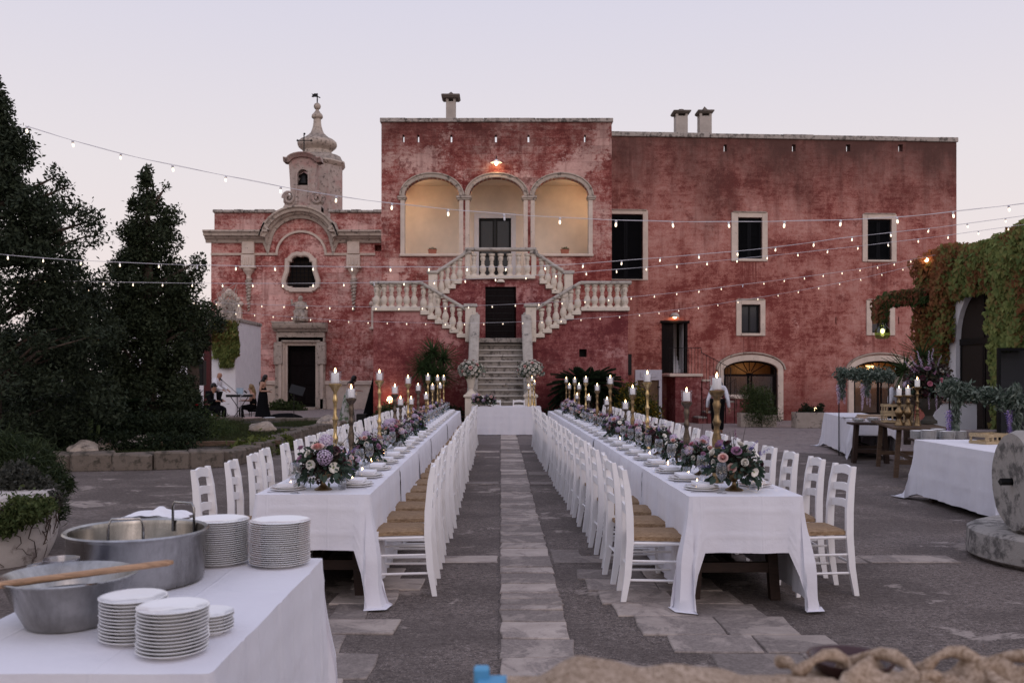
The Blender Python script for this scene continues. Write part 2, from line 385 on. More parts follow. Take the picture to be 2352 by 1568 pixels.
# ================================================================ ground
def ground_mat():
    t = NT('aggregate_asphalt')
    n1 = t.noise(.35, 6, .65, dist=.5); n2 = t.noise(1.6, 8, .72, t.co(loc=(3, 1, 0)), dist=.8)
    sp = t.vor(62, t.co()); sp2 = t.noise(85, 3, .8); mid = t.noise(9, 7, .75)
    base = t.ramp(n1, [(.35, (.115, .092, .079)), (.65, (.20, .163, .142))])
    c = t.mix(t.ramp(sp, [(.17, .8), (.33, 0.0)]), base, (.36, .305, .28))
    c = t.mix(t.ramp(sp2, [(.36, .9), (.48, 0.0)]), c, (.012, .011, .012))
    c = t.mix(t.ramp(t.noise(28, 5, .8), [(.40, .75), (.52, 0.0)]), c, (.035, .029, .027))
    c = t.mix(t.ramp(t.noise(24, 5, .8, t.co(loc=(4, 4, 4))), [(.55, 0.0), (.66, .7)]), c, (.33, .285, .26))
    c = t.mix(t.ramp(mid, [(.5, 0.0), (.7, .55)]), c, (.24, .20, .18))
    c = t.mix(t.ramp(t.noise(.9, 5, .6, t.co(loc=(9, 4, 0))), [(.45, .45), (.55, 0.0)]), c, (.065, .052, .046))
    # places where the grit has worn down to the limestone
    st = t.noise(1.0, 8, .7, t.co(scale=(.45, 1.1, 1), loc=(7, 2, 0)), dist=.7)
    wear = t.ramp(t.math('ADD', t.math('MULTIPLY', n2, .5), t.math('MULTIPLY', st, .5)), [(.565, 0.0), (.59, .85), (.68, 1.0)])
    lime = t.ramp(t.noise(5, 8, .7), [(.3, (.22, .185, .16)), (.6, (.40, .34, .30))])
    c = t.mix(t.math('MULTIPLY', wear, .85), c, lime)
    yy = t.math('ADD', t.sep('Y'), t.math('MULTIPLY', n1, 3)); far = t.rng(yy, 15, 24)
    c = t.mix(t.math('MULTIPLY', far, .35), c, (.17, .145, .14))
    t.col(c); t.bump(t.math('ADD', t.math('MULTIPLY', sp, -.6), t.math('MULTIPLY', mid, .6)), .7, .006)
    return t.fin(.9, 0, .2)
def slab_mat():
    t = NT('worn_limestone_slab'); r = t.rnd()
    n = t.noise(2.2, 9, .72, t.co('Object', loc=(1, 2, 3)), dist=.6); f = t.noise(45, 5, .75); g = t.vor(90, t.co())
    oi = t.n.new('ShaderNodeObjectInfo'); ad = t.n.new('ShaderNodeVectorMath'); ad.operation = 'ADD'
    t.l.new(t.tc.outputs['Object'], ad.inputs[0]); t.l.new(oi.outputs['Location'], ad.inputs[1])
    w = t.noise(2.6, 8, .68, ad.outputs[0], dist=1.0)
    lime = t.ramp(n, [(.3, (.25, .21, .185)), (.65, (.42, .36, .315))])
    grit = t.mix(t.ramp(f, [(.4, .8), (.6, 0.0)]), (.22, .185, .17), (.05, .043, .04))
    th = t.math('ADD', w, t.math('MULTIPLY', t.math('SUBTRACT', r, .5), .16))
    c = t.mix(t.ramp(th, [(.47, 0.0), (.55, 1.0)]), t.mix(.38, grit, lime), lime)
    c = t.mix(t.ramp(g, [(.1, .4), (.25, 0.0)]), c, (.07, .06, .058))
    c = t.mix(1.0, c, t.mix(0, t.rng(r, 0, 1, .78, 1.28), t.rng(r, 0, 1, .78, 1.28)), 'MULTIPLY')
    t.col(c); t.bump(t.math('ADD', f, n), .5, .006); return t.fin(.88, 0, .2)
M['ground'] = ground_mat(); M['slab'] = slab_mat()
M['pale_paving'] = stone('pale_paving', (.29, .24, .22), (.13, .11, .11), amt=.5, sc=1.2)
M['mortar'] = flat('dark_mortar', (.05, .043, .042), .95, var=.3, sc=20)
M['strip'] = M['ground']
M['soil'] = flat('garden_soil', (.035, .027, .020), .95, var=.4, sc=6, bump=.6)
g = MB(); g.add([(-450, -60, 0), (450, -60, 0), (450, 700, 0), (-450, 700, 0)], [(0, 1, 2, 3)])
g.build('ground', M['ground'], kind='structure')
# paler, smoother apron in front of the house
pv = MB(); ap = [(-40, 30.0), (-4.7, 27.5), (-1.5, 26.0), (1.5, 24.6)] + [(3.4+7.0*math.sin(R(a)), 22.6+2.2*math.cos(R(a))) for a in (-50, -25, 0)] + [(4.6, 21.4), (5.6, 19.6), (7.6, 18.4), (11.6, 17.9), (30, 18.5), (30, 60), (-40, 60)]
pv.add([(x, y, .004) for x, y in ap], [tuple(range(len(ap)))])
pv.build('pavement', M['pale_paving'], kind='structure')
# central stone path: bedding strip, then slabs one by one
path = MB().add([(-.012, 1.5, .004), (.445, 1.5, .004), (.445, 25.4, .004), (-.012, 25.4, .004)], [(0, 1, 2, 3)]).build('path', M['ground'], kind='structure')
def slab(parent, x0, x1, y0, y1, h=.014, name='paving_slab'):
    cx, cy = (x0+x1)/2, (y0+y1)/2; a, b = (x1-x0)/2, (y1-y0)/2
    j = lambda: random.uniform(-.013, .013); hh = h+random.uniform(-.003, .004); ch = .006
    pts = [(-a+j(), -b+j()), (j(), -b+j()*.6), (a+j(), -b+j()), (a+j()*.6, j()), (a+j(), b+j()), (j(), b+j()*.6), (-a+j(), b+j()), (-a+j()*.6, j())]
    n = 8; m = MB()
    vs = [(x, y, -.02) for x, y in pts]+[(x, y, hh-ch) for x, y in pts]+[(x*(1-ch/a), y*(1-ch/b), hh) for x, y in pts]
    fs = [(i, (i+1) % n, n+(i+1) % n, n+i) for i in range(n)]+[(n+i, n+(i+1) % n, 2*n+(i+1) % n, 2*n+i) for i in range(n)]+[tuple(range(2*n, 3*n))]
    m.add(vs, fs); o = m.build(name, M['slab']); o.location = (cx, cy, 0)
    if parent is not None: child(o, parent)
    return o
y = 1.6
crossY = [2.35, 8.0, 13.7, 19.5]
while y < 25.3:
    L = random.choice([.14, .18, .22, .30, .38, .46, .50]); L = min(L, 25.35-y)
    if random.random() < .07: slab(path, .46, .46+random.uniform(.25, .6), y+.02, y+max(.2, L)-.02, .007)
    if random.random() < .04: slab(path, -.02-random.uniform(.25, .6), -.03, y+.02, y+max(.2, L)-.02, .007)
    if L > .08: slab(path, .0, .425+random.uniform(-.01, .01), y+.011, y+L-.011, .018)
    y += L
for cy in crossY:
    for sgn in (-1, 1):
        x = .44 if sgn > 0 else -.02; end = 3.9 if sgn > 0 else 4.2
        strip = MB().add([(min(x, sgn*end), cy-.17, .003), (max(x, sgn*end), cy-.17, .003), (max(x, sgn*end), cy+.17, .003), (min(x, sgn*end), cy+.17, .003)], [(0, 1, 2, 3)]).build('cross_strip', M['ground'], kind='structure')
        while abs(x) < end-.3:
            L = random.uniform(.45, 1.05)
            a, b = (x+.008, x+L-.008) if sgn > 0 else (x-L+.008, x-.008)
            if random.random() < .85: slab(strip, a, b, cy-.15, cy+.15, .010)
            x += sgn*L
# slabs showing under the near ends of the two long tables
def band(rows, name):
    xs = [r[0] for r in rows]+[r[1] for r in rows]; ys = [r[2] for r in rows]+[r[3] for r in rows]
    root = MB().add([(min(xs)+.02, min(ys)+.01, .002), (max(xs)-.25, min(ys)+.01, .002), (max(xs)-.25, max(ys)-.01, .002), (min(xs)+.02, max(ys)-.01, .002)], [(0, 1, 2, 3)]).build(name, M['ground'], kind='structure')
    for x0, x1, y0, y1 in rows: slab(root, x0, x1, y0, y1, .012)
L_rows = []; y = 3.3; k = 0
for wdt in (.36, .42, .40, .34, .46, .38, .34, .40, .44, .36, .42):
    e = [-.62, -.86, -.60, -.82, -.70, -.95, -.66, -.9, -.75, -.6, -.8][k]
    L_rows.append((-1.15+random.uniform(-.05, .05), e, y+.006, y+wdt-.006));  y += wdt; k += 1
band(L_rows, 'stone_paving')
R_rows = []; y = 4.55; k = 0
for wdt in (.33, .40, .36, .44, .34, .38, .40, .36):
    o = [1.35, 1.20, 1.02, .88, .78, .72, .66, .62][k]; 
    R_rows.append((o, o+.52, y+.006, y+wdt-.006)); 
    if k > 0: R_rows.append((o+.535, o+.535+.45, y+.006, y+wdt-.006))
    y += wdt; k += 1
band(R_rows, 'stone_paving')

# ================================================================ chapel (about 45 m away)
YC = 45.0
cx = lambda x: (x-1150)*YC/F
cz = lambda y: 1.6-(y-865)*YC/F
chap = thing('chapel', 'small red baroque chapel with curved pediment, bell gable and onion-topped turret', 'chapel', (cx(691), YC, 0))
arch_c = (cx(691), cz(560))
inR = (cx(691+72)-cx(691), cz(494)-cz(560))
mz = cz(545)
top = [(cx(691)+inR[0]*math.cos(R(a)), arch_c[1]+inR[1]*math.sin(R(a))) for a in range(0, 181, 9)]
outer = [(cx(485), 0), (cx(905), 0), (cx(905), mz), (top[0][0], mz)]+top+[(top[-1][0], mz), (cx(485), mz)]
doorh = rect(cx(661.5), cx(725.8), 0, cz(793.5))
def mixti(s=1.0):   # curvy window outline, half given in picture units
    half = [(0, 591), (8, 589), (15, 591), (20, 596), (20.5, 602), (26, 603), (26.5, 614), (27, 624), (31, 636), (34, 646), (33, 654), (28, 658), (20, 658), (19, 661), (0, 661)]
    pts = [(cx(691.5+dx), cz(yy)) for dx, yy in half]+[(cx(691.5-dx), cz(yy)) for dx, yy in half[::-1][1:-1]]
    return pts
def niche(x0, x1, y0, y1):
    c = (cx(x0)+cx(x1))/2; r = (cx(x1)-cx(x0))/2; zt = cz(y0)-r
    return [(cx(x0), cz(y1)), (cx(x1), cz(y1))]+arc(c, zt, r, r, 0, 180, 10)
hl = [doorh, mixti()[::-1], niche(514, 542, 702, 752)[::-1], niche(868, 892, 702, 752)[::-1], rect(cx(860), cx(876), cz(577), cz(562))]
MB().wall(outer, hl, YC, .55).build('front_wall', M['chapel_red'], chap, world=True)
MB().box(cx(485)+.003, cx(905), YC+.55, YC+9, 0, mz-.05).build('nave', M['chapel_red'], chap, world=True)
MB().box(cx(485)+.05, cx(691)-inR[0]*.9, YC+.35, YC+.75, mz, cz(486)).build('parapet', M['chapel_red'], chap, world=True)
MB().box(cx(691)+inR[0]*.9, cx(905), YC+.352, YC+.752, mz, cz(486)).build('parapet', M['chapel_red'], chap, world=True)
for ca, cb in ((484, 628), (752, 905)):
    nc = 6
    for k in range(nc): MB().box(cx(ca+(cb-ca)*k/nc)+.005, cx(ca+(cb-ca)*(k+1)/nc)-.005, YC+.25, YC+.85, cz(486), cz(479)+random.uniform(-.02, .02), .03).build('coping_stone', M['coping'], chap, world=True)
prof = [(-.22, .02), (-.22, .10), (-.08, .16), (-.02, .30), (.06, .34), (.08, .50), (.20, .52), (.26, .62), (.34, .62), (.36, -.3), (-.1, -.3)]
archp = [(cx(691)+inR[0]*1.06*math.cos(R(a)), arch_c[1]+inR[1]*1.03*math.sin(R(a))) for a in range(178, 1, -8)]
MB().mold([(cx(474), cz(548)), (archp[0][0]-.05, cz(548))]+archp+[(archp[-1][0]+.05, cz(548)), (cx(905), cz(548))], prof, YC).build('cornice', M['trim_old'], chap, world=True)
sp_ = [(-.05, .0), (-.05, .08), (.05, .10), (.07, .0)]
ia = [(cx(692)+(cx(748)-cx(692))*math.cos(R(a)), cz(584)+(cz(532)-cz(584))*math.sin(R(a))) for a in range(180, -1, -9)]
MB().mold([(cx(485), cz(584)), (cx(634), cz(584))]+ia+[(cx(750), cz(584)), (cx(862), cz(584))], sp_, YC).build('string_course', M['trim'], chap, world=True)
MB().mold(mixti(), [(0, -.2), (0, .10), (.06, .16), (.20, .16), (.24, .05), (.24, 0)], YC, True).build('window_surround', M['trim'], chap, world=True)
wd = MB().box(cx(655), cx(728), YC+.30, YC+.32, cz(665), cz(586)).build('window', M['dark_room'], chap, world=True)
gb = MB()
for i in range(8): gb.box(cx(660+i*9.3), cx(660+i*9.3)+.03, YC+.16, YC+.19, cz(661), cz(589))
for i in range(7): gb.box(cx(657), cx(727), YC+.192, YC+.215, cz(656-i*10), cz(656-i*10)+.03)
gb.build('window_grille', M['shutter'], wd, world=True)
dr = MB(); dr.box(cx(661), cx(693.4), YC+.3, YC+.36, 0, cz(793)).box(cx(693.9), cx(726), YC+.3, YC+.36, 0, cz(793))
for k in range(3):
    for a, b in ((664, 690), (697, 723)): dr.box(cx(a), cx(b), YC+.27, YC+.30, .25+k*.95, 1.0+k*.95, .02)
dr.build('door', M['dark_wood'], chap, world=True)
# portal
po = MB()
pth = [(cx(661.5), 0), (cx(661.5), cz(793.5)), (cx(725.8), cz(793.5)), (cx(725.8), 0)]
po.mold(pth, [(0, -.3), (0, .12), (.10, .12), (.12, .20), (.24, .20), (.26, .30), (.40, .30), (.42, 0)], YC)
po.build('door_surround', M['trim'], chap, world=True)
po = MB()
for sx in (-1, 1):
    xa = cx(691+sx*49); po.box(xa-.17, xa+.17, YC-.22, YC, .0, cz(838), .02); po.box(xa-.23, xa+.23, YC-.30, YC, 0, .55, .03)
    po.box(xa-.22, xa+.22, YC-.34, YC, cz(838), cz(786), .05)
po.box(cx(638), cx(748), YC-.30, YC, cz(786), cz(763), .02)
po.mold([(cx(632), cz(762)), (cx(753), cz(762))], [(0, 0), (0, .35), (.10, .42), (.16, .60), (.26, .66), (.36, .70), (.40, .70), (.46, 0)], YC)
po.box(cx(628), cx(700), YC-.55, YC-.02, cz(742), cz(739)).box(cx(651), cx(731), YC-.8, YC-.2, -.02, .13, .02)
po.build('entablature', M['trim_old'], chap, world=True)
for i, (a, b) in enumerate(((-.25, .13), (.0, .26))): pass
# plinth
for a, b in ((485, 640), (751, 905)):
    pl = MB(); pl.box(cx(a)-.06, cx(b), YC-.10, YC+.02, 0, cz(884), .01).box(cx(a)-.10, cx(b), YC-.18, YC+.02, cz(884), cz(874), .03)
    pl.build('plinth', M['trim'], chap, world=True)
# pilaster consoles with carved drops
for px_ in (571.5, 812.5):
    c = MB(); x = cx(px_); w_ = .30
    c.box(x-w_, x+w_, YC-.20, YC, cz(584), cz(556), .02); c.box(x-w_-.03, x+w_+.03, YC-.24, YC, cz(614), cz(586), .02)
    for k in (-1, 0, 1): c.box(x+k*.17-.04, x+k*.17+.04, YC-.28, YC-.2, cz(610), cz(592), .015)
    c.box(x-w_-.1, x+w_+.1, YC-.32, YC, cz(617), cz(613.5), .02)
    c.lathe([(.05, cz(641)), (.12, cz(640)), (.10, cz(634)), (.14, cz(630)), (.27, cz(622)), (.30, cz(617))], (x, YC-.02, 0), 12)
    c.build('console', M['trim'], chap, smooth=False, world=True)
    d = MB(); random.seed(5)
    zz = 644
    while zz < 712:
        s_ = .13*(1-(zz-644)/110); d.ball((x+random.uniform(-.03, .03), YC-.05, cz(zz)), s_, 7, 4)
        d.ball((x-s_*.8, YC-.03, cz(zz+2)), s_*.6, 6, 4); d.ball((x+s_*.8, YC-.03, cz(zz-2)), s_*.6, 6, 4); zz += 7.5
    d.build('carved_drop', M['trim_old'], chap, smooth=True, world=True)
# niches
for (a, b) in ((514, 542), (868, 892)):
    xm = (cx(a)+cx(b))/2; r = (cx(b)-cx(a))/2; zt = cz(702)-r; n_ = MB()
    pth = [(xm-r, cz(752))]+arc(xm, zt, r, r, 180, 0, 12)+[(xm+r, cz(752))]
    n_.mold(pth, [(0, -.1), (0, .08), (.06, .12), (.20, .12), (.22, .2), (.3, .2), (.32, 0)], YC)
    n_.box(xm-r-.38, xm+r+.38, YC-.28, YC, cz(757), cz(751), .03)
    for k in range(-4, 5):
        n_.ball((xm+k*.14, YC-.08, cz(690)+.62*math.cos(k*.36)-.25), .13, 8, 5)
    n_.ball((xm, YC-.12, cz(672)), .2, 8, 5)
    n_.build('niche_surround', M['trim'], chap, world=True)
    MB().box(xm-r-.1, xm+r+.1, YC+.42, YC+.45, cz(753), cz(699)).build('niche_back', M['trim_old'], chap, world=True)
    MB().lathe([(.16, 0), (.2, .1), (.22, .5), (.17, .75), (.06, .82), (.10, .9), (.1, 1.0), (.03, 1.06)], (xm, YC+.2, cz(751)), 10).build('niche_figure', M['trim_old'], chap, smooth=True, world=True)
# seated saint figure over the door
st = MB(); sx0 = cx(694); z0 = cz(740)
st.lathe([(.36, 0), (.40, .08), (.33, .35), (.36, .55), (.25, .62)], (sx0, YC-.35, z0), 14, sy=.7)
st.lathe([(.24, .5), (.27, .75), (.24, .95), (.12, 1.02), (.07, 1.06)], (sx0-.02, YC-.32, z0), 12, sy=.7)
st.ball((sx0, YC-.36, z0+1.15), .12, 10, 7, 1.2)
st.tube([(sx0-.22, YC-.32, z0+.92), (sx0-.40, YC-.40, z0+.85), (sx0-.42, YC-.45, z0+1.10)], [.08, .07, .05], 8)
st.tube([(sx0+.2, YC-.32, z0+.92), (sx0+.33, YC-.42, z0+.70), (sx0+.1, YC-.55, z0+.62)], [.08, .07, .05], 8)
st.tube([(sx0-.1, YC-.5, z0+.5), (sx0-.15, YC-.62, z0+.25), (sx0-.12, YC-.6, z0+.02)], [.13, .12, .14], 8)
st.tube([(sx0+.12, YC-.5, z0+.5), (sx0+.2, YC-.62, z0+.25), (sx0+.16, YC-.6, z0+.02)], [.13, .12, .14], 8)
stt = thing('stone_figure', 'weathered seated stone saint on the cornice above the chapel door', 'statue', (sx0, YC-.35, z0)); st.build('body', M['trim_old'], stt, smooth=True, world=True)
# bell gable
Yg = YC+.35
bx = lambda v: cx(v*.29989+376.3); bz = lambda v: cz(v*.29989+188.2)
gt = MB()
gc = bx(1052); ow = (bx(1092)-bx(1012))/2
hole = [(gc-ow, bz(925)), (gc+ow, bz(925))]+arc(gc, bz(700), ow, ow, 0, 180, 10)
hole = [(gc-ow, bz(780)), (gc+ow, bz(780))]+arc(gc, bz(695), ow, ow, 0, 180, 10)
sil = [(bx(910), bz(990)), (bx(1195), bz(990)), (bx(1195), bz(925)), (bx(1150), bz(915)), (bx(1145), bz(840)), (bx(1150), bz(700)), (bx(1160), bz(615))]+arc(gc, bz(615), bx(1150)-gc, bz(560)-bz(615), 0, 180, 12)[1:-1]+[(bx(944), bz(615)), (bx(950), bz(700)), (bx(958), bz(840)), (bx(955), bz(915)), (bx(910), bz(925))]
gt.wall(sil, [hole[::-1]], Yg, .6); 
gt.mold([(bx(905), bz(600)), (bx(940), bz(606))]+arc(gc, bz(606), bx(1150)-gc, bz(562)-bz(606), 170, 10, 10)+[(bx(1165), bz(606)), (bx(1200), bz(600))], [(0, 0), (0, .12), (.08, .2), (.16, .3), (.2, .3), (.22, -.5), (0, -.5)], Yg)
gt.box(bx(905), bx(1195), Yg-.12, Yg+.7, bz(990), bz(940), .03)
gt.box(bx(1005)-.05, bx(1012), Yg-.05, Yg, bz(925), bz(680)); gt.box(bx(1092), bx(1098)+.05, Yg-.05, Yg, bz(925), bz(680))
gt.build('bell_gable', M['gable'], chap, world=True)
for v, sg in ((945, -1), (1165, 1)):
    sc = MB(); pts = []
    for k in range(26):
        a = k*.42; rr = .30*(1-k/30); pts.append((bx(v)+sg*rr*math.cos(a), Yg-.05, bz(880)+rr*math.sin(a)*1.15))
    sc.tube(pts, .07, 6); sc.tube([(bx(v)+sg*.28, Yg-.05, bz(880)), (bx(v)+sg*.05, Yg-.05, bz(835))], .08, 6); sc.box(bx(v)-.3, bx(v)+.3, Yg+.02, Yg+.4, bz(925), bz(850), .1)
    sc.build('volute', M['gable'], chap, world=True)
bl = MB(); bl.lathe([(.30, 0), (.27, .08), (.20, .25), (.17, .42), (.08, .48), (.04, .52)], (gc, Yg+.3, bz(765)), 14); bl.lathe([(.02, -.12), (.05, -.1), (.03, 0)], (gc, Yg+.3, bz(765)), 8)
bo = thing('bronze_bell', 'dark bronze bell hanging in the chapel bell gable', 'bell', (gc, Yg+.3, bz(765))); bl.build('bell', M['black'], bo, smooth=True, world=True)
yk = MB().box(gc-.36, gc+.36, Yg+.22, Yg+.38, bz(712), bz(694), .03).tube([(gc-.2, Yg+.3, bz(700)), (gc, Yg+.3, bz(676)), (gc+.2, Yg+.3, bz(700))], .05, 6); yk.build('yoke', M['dark_wood'], bo, world=True)
cr = MB().tube([(gc, Yg+.3, bz(556)), (gc, Yg+.3, bz(372))], .028, 6).tube([(bx(1002), Yg+.3, bz(423)), (bx(1108), Yg+.3, bz(423))], .022, 6)
for (u, w_) in ((1002, 423), (1108, 423), (1055, 372)): cr.ball((bx(u), Yg+.3, bz(w_)), .06, 6, 4)
cr.build('iron_cross', M['black'], chap, world=True)
# turret
Yt = YC+2.2; kx = (Yt+1.35)/YC
tx = lambda v: bx(v)*kx; tz = lambda v: 1.6+(bz(v)-1.6)*kx
tc = tx(1205)
tb = MB(); ta = tx(1385)
def octprism(m, r, z0, z1, c, r1=None, sqx=1.0):
    r1 = r1 or r; m.lathe([(r, z0), (r1, z1)], (c[0], c[1], 0), 8, sx=sqx)
hw = (tx(1372)-tx(1040))/2; tcx = (tx(1372)+tx(1040))/2
rot = lambda m, a, c: [( (x-c[0])*math.cos(a)-(y-c[1])*math.sin(a)+c[0], (x-c[0])*math.sin(a)+(y-c[1])*math.cos(a)+c[1], z) for x, y, z in m.v]
m1 = MB(); octprism(m1, hw*1.06, mz-.3, tz(660), (tcx, Yt+hw)); m1.v = rot(m1, R(22.5+8), (tcx, Yt+hw)); m1.build('turret', M['gable'], chap, world=True)
m2 = MB(); m2.lathe([(hw*1.06, tz(668)), (hw*1.14, tz(655)), (hw*1.2, tz(640)), (hw*1.18, tz(630)), (hw*1.08, tz(622)), (hw*.98, tz(590)), (hw*.78, tz(572)), (hw*.5, tz(568))], (tcx, Yt+hw, 0), 8); m2.v = rot(m2, R(22.5+8), (tcx, Yt+hw))
u_ = (tx(1281)-tx(1181))/100
tcx2 = tx(1181)
m2.lathe([(r*u_, tz(v)) for v, r in ((590, 118), (565, 116), (560, 112), (540, 108), (530, 116), (522, 128), (508, 142), (490, 150), (472, 146), (456, 128), (440, 96), (420, 70), (400, 50), (375, 40), (350, 33), (320, 29), (292, 28), (288, 38), (280, 43), (268, 42), (260, 38), (245, 24), (228, 13), (222, 12))], (tcx2, Yt+hw, 0), 20)
m2.ball((tcx2, Yt+hw, tz(197)), 27*u_, 16, 10)
m2.build('onion_cupola', M['trim_old'], chap, smooth=True, world=True, auto=40)
v = MB().tube([(tcx2, Yt+hw, tz(175)), (tcx2, Yt+hw, tz(98))], .035, 6)
fx = lambda q: tx(q)
v.prism([(fx(1138), tz(98)), (fx(1150), tz(104)), (fx(1162), tz(98)), (fx(1183), tz(100)), (fx(1183), tz(126)), (fx(1160), tz(124)), (fx(1148), tz(128)), (fx(1138), tz(124)), (fx(1145), tz(111))], Yt+hw-.02, Yt+hw+.02)
v.tube([(fx(1183), Yt+hw, tz(122)), (fx(1204), Yt+hw, tz(131))], .03, 6)
v.build('weather_vane', M['black'], chap, world=True)

# ================================================================ tower house with loggia (31 m)
YT = 31.0
hx = lambda x: (x-1150)*YT/F
hz = lambda y: 1.6-(y-865)*YT/F
tow = thing('tower_house', 'tall weathered red house block with a three-arched loggia above the stairs', 'house', (0, YT, 0))
X0, X1 = hx(876), hx(1405); ZT = hz(281); zfl = 4.9
spr = hz(450); topz = hz(408)
opens = [(929, 1055, hz(583)), (1078, 1203, zfl), (1228, 1352, hz(583))]
holes = []
for a, b, zb in opens:
    c = (hx(a)+hx(b))/2; r = (hx(b)-hx(a))/2
    holes.append([(c-r, zb), (c+r, zb)]+arc(c, spr, r, topz-spr, 0, 180, 18))
slits = [926.6, 960.6, 1036.5, 1139, 1214, 1343.7]
for s_ in slits: holes.append(rect(hx(s_)-.033, hx(s_)+.033, hz(327), hz(310)))
MB().wall([(X0, 0), (X1, 0), (X1, ZT), (X0, ZT)], [h[::-1] for h in holes], YT, .30).build('front_wall', M['tower_red'], tow, world=True)
bk = MB(); D2 = YT+1.8; Yb = YT+8.0
bk.box(X0, X1, YT+.30, Yb, 0, zfl-.02)                                        # lower storeys
bk.box(X0, X0+.35, YT+.30, Yb, zfl, ZT).box(X1-.35, X1, YT+.30, Yb, zfl, ZT)  # side walls
bk.box(X0+.35, X1-.35, Yb-.3, Yb, zfl, hz(330)); bk.build('body_walls', M['tower_red'], tow, world=True)
MB().box(X0+.35, X1-.35, YT+.30, Yb-.3, hz(395), hz(352)).build('roof', M['coping'], tow, world=True)
cpg = MB(); nn = 9
for i in range(nn):
    a = X0-.05+(X1-X0+.1)*i/nn; b = X0-.05+(X1-X0+.1)*(i+1)/nn
    o = MB().box(a+.004, b-.004, YT-.06, YT+.36, ZT, ZT+.135+random.uniform(-.006, .006), .012).build('coping_stone', M['coping'], tow, world=True)
# loggia room
MB().box(X0+.36, X1-.36, YT+.31, D2, zfl-.02, zfl+.02).build('loggia_floor', M['step'], tow, world=True)
dxa, dxb = hx(1100)*D2/YT, hx(1174)*D2/YT; dzt = 1.6-(501.6-865)*D2/F
lb = MB(); lb.wall(rect(X0+.35, X1-.35, zfl, hz(398)), [rect(dxa, dxb, zfl+.02, dzt)[::-1]], D2, .2)
lb.box(X0+.352, X0+.42, YT+.30, D2, zfl+.02, hz(398)).box(X1-.42, X1-.352, YT+.30, D2, zfl+.02, hz(398))
lb.box(X0+.42, X1-.42, YT+.302, D2, hz(402), hz(398)); lb.build('loggia_plaster', M['cream'], tow, world=True)
# inner faces of loggia arches dividing walls (cream)
fr = MB().mold([(dxa, zfl+.02), (dxa, dzt), (dxb, dzt), (dxb, zfl+.02)], [(0, -.1), (0, .05), (.17, .05), (.17, 0)], D2).build('door_frame', M['white_wall'], tow, world=True)
dd = MB(); xm = (dxa+dxb)/2
for a, b in ((dxa, xm-.005), (xm+.005, dxb)):
    dd.mold([(a+.01, zfl+.03), (a+.01, dzt-.01), (b-.01, dzt-.01), (b-.01, zfl+.03)][::1], [(0, 0), (0, .03), (-.07, .03), (-.07, 0)], D2+.10, True)
    dd.box(a+.05, b-.05, D2+.075, D2+.10, zfl+1.0, zfl+1.1)
lo = dd.build('loggia_door', M['black'], tow, world=True)
MB().box(dxa+.03, dxb-.03, D2+.101, D2+.11, zfl+.03, dzt-.02).build('door_pane', M['pane'], lo, world=True)
# stone arches, jambs, imposts, sills
for a, b, zb in opens:
    c = (hx(a)+hx(b))/2; r = (hx(b)-hx(a))/2
    MB().mold(arc(c, spr+.0, r, topz-spr, 180, 0, 22), [(0, -.28), (0, .05), (.03, .06), (.12, .06), (.13, .10), (.165, .10), (.17, 0)], YT).build('arch_moulding', M['trim_old'], tow, world=True)
    for xx, sg in ((c-r, -1), (c+r, 1)):
        x_ = sorted((xx, xx+sg*.135)); MB().box(x_[0], x_[1], YT-.03, YT+.0, zb, spr-.14).box(min(xx, xx-sg*.004), max(xx, xx-sg*.004), YT-.03, YT+.28, zb, spr-.14).build('jamb', M['trim'], tow, world=True)
    if zb > 5: MB().box(c-r-.16, c+r+.16, YT-.08, YT+.30, zb-.09, zb, .015).build('sill', M['trim'], tow, world=True)
for x_a, x_b in ((915, 931), (1050, 1081), (1200, 1231), (1350, 1367)):
    MB().box(hx(x_a), hx(x_b), YT-.06, YT+.29, spr-.14, spr-.09, .01).box(hx(x_a)-.03, hx(x_b)+.03, YT-.09, YT+.291, spr-.09, spr, .02).build('impost', M['trim_old'], tow, world=True)
# warm corner lights inside the loggia and the enamel lamp outside
def lamp_light(name, loc, col, w, r=.05):
    d = bpy.data.lights.new(name, 'POINT'); d.energy = w; d.color = col; d.shadow_soft_size = r
    o = bpy.data.objects.new(name, d); COL.objects.link(o); o.location = loc; return o
M['glow'] = emit('lit_bulb', (1, .62, .30), 14); M['glow_soft'] = emit('lit_bulb_soft', (1, .72, .45), 9)
def wall_globe(x, yy, z, label, w, col=(1, .55, .22)):
    t = thing('wall_lamp', label, 'lamp', (x, yy, z))
    MB().ball((0, 0, 0), .07, 12, 8).build('globe', M['glow_soft'], t, smooth=True); MB().lathe([(.05, .05), (.06, .08), (.04, .11)], (0, 0, 0), 10).build('holder', M['black'], t, smooth=True)
    l = lamp_light('lamp_light', (0, -.13, -.05), col, w); child(l, t)
    return t
wall_globe(X0+.52, YT+.65, spr+.35, 'warm lamp glowing in the upper left corner of the loggia', 22, (1, .70, .42))
wall_globe(X1-.52, YT+.65, spr+.35, 'warm lamp glowing in the upper right corner of the loggia', 22, (1, .70, .42))
el_ = thing('enamel_lamp', 'white enamel shade lamp lit on the wall above the middle loggia arch', 'lamp', (hx(1140), YT-.22, hz(379)))
MB().lathe([(.02, .14), (.05, .13), (.06, .09), (.20, .03), (.205, .02), (.19, .025), (.04, .08)], n=20, capb=False).build('shade', M['white_paint'], el_, smooth=True)
MB().ball((0, 0, 0), .055, 12, 8, 1.2).build('bulb', M['glow'], el_, smooth=True)
MB().tube([(0, 0, .13), (0, .02, .25), (0, .22, .30)], .015, 8).build('bracket', M['black'], el_)
child(lamp_light('lamp_light', (0, -.02, -.12), (1, .6, .33), 4), el_)
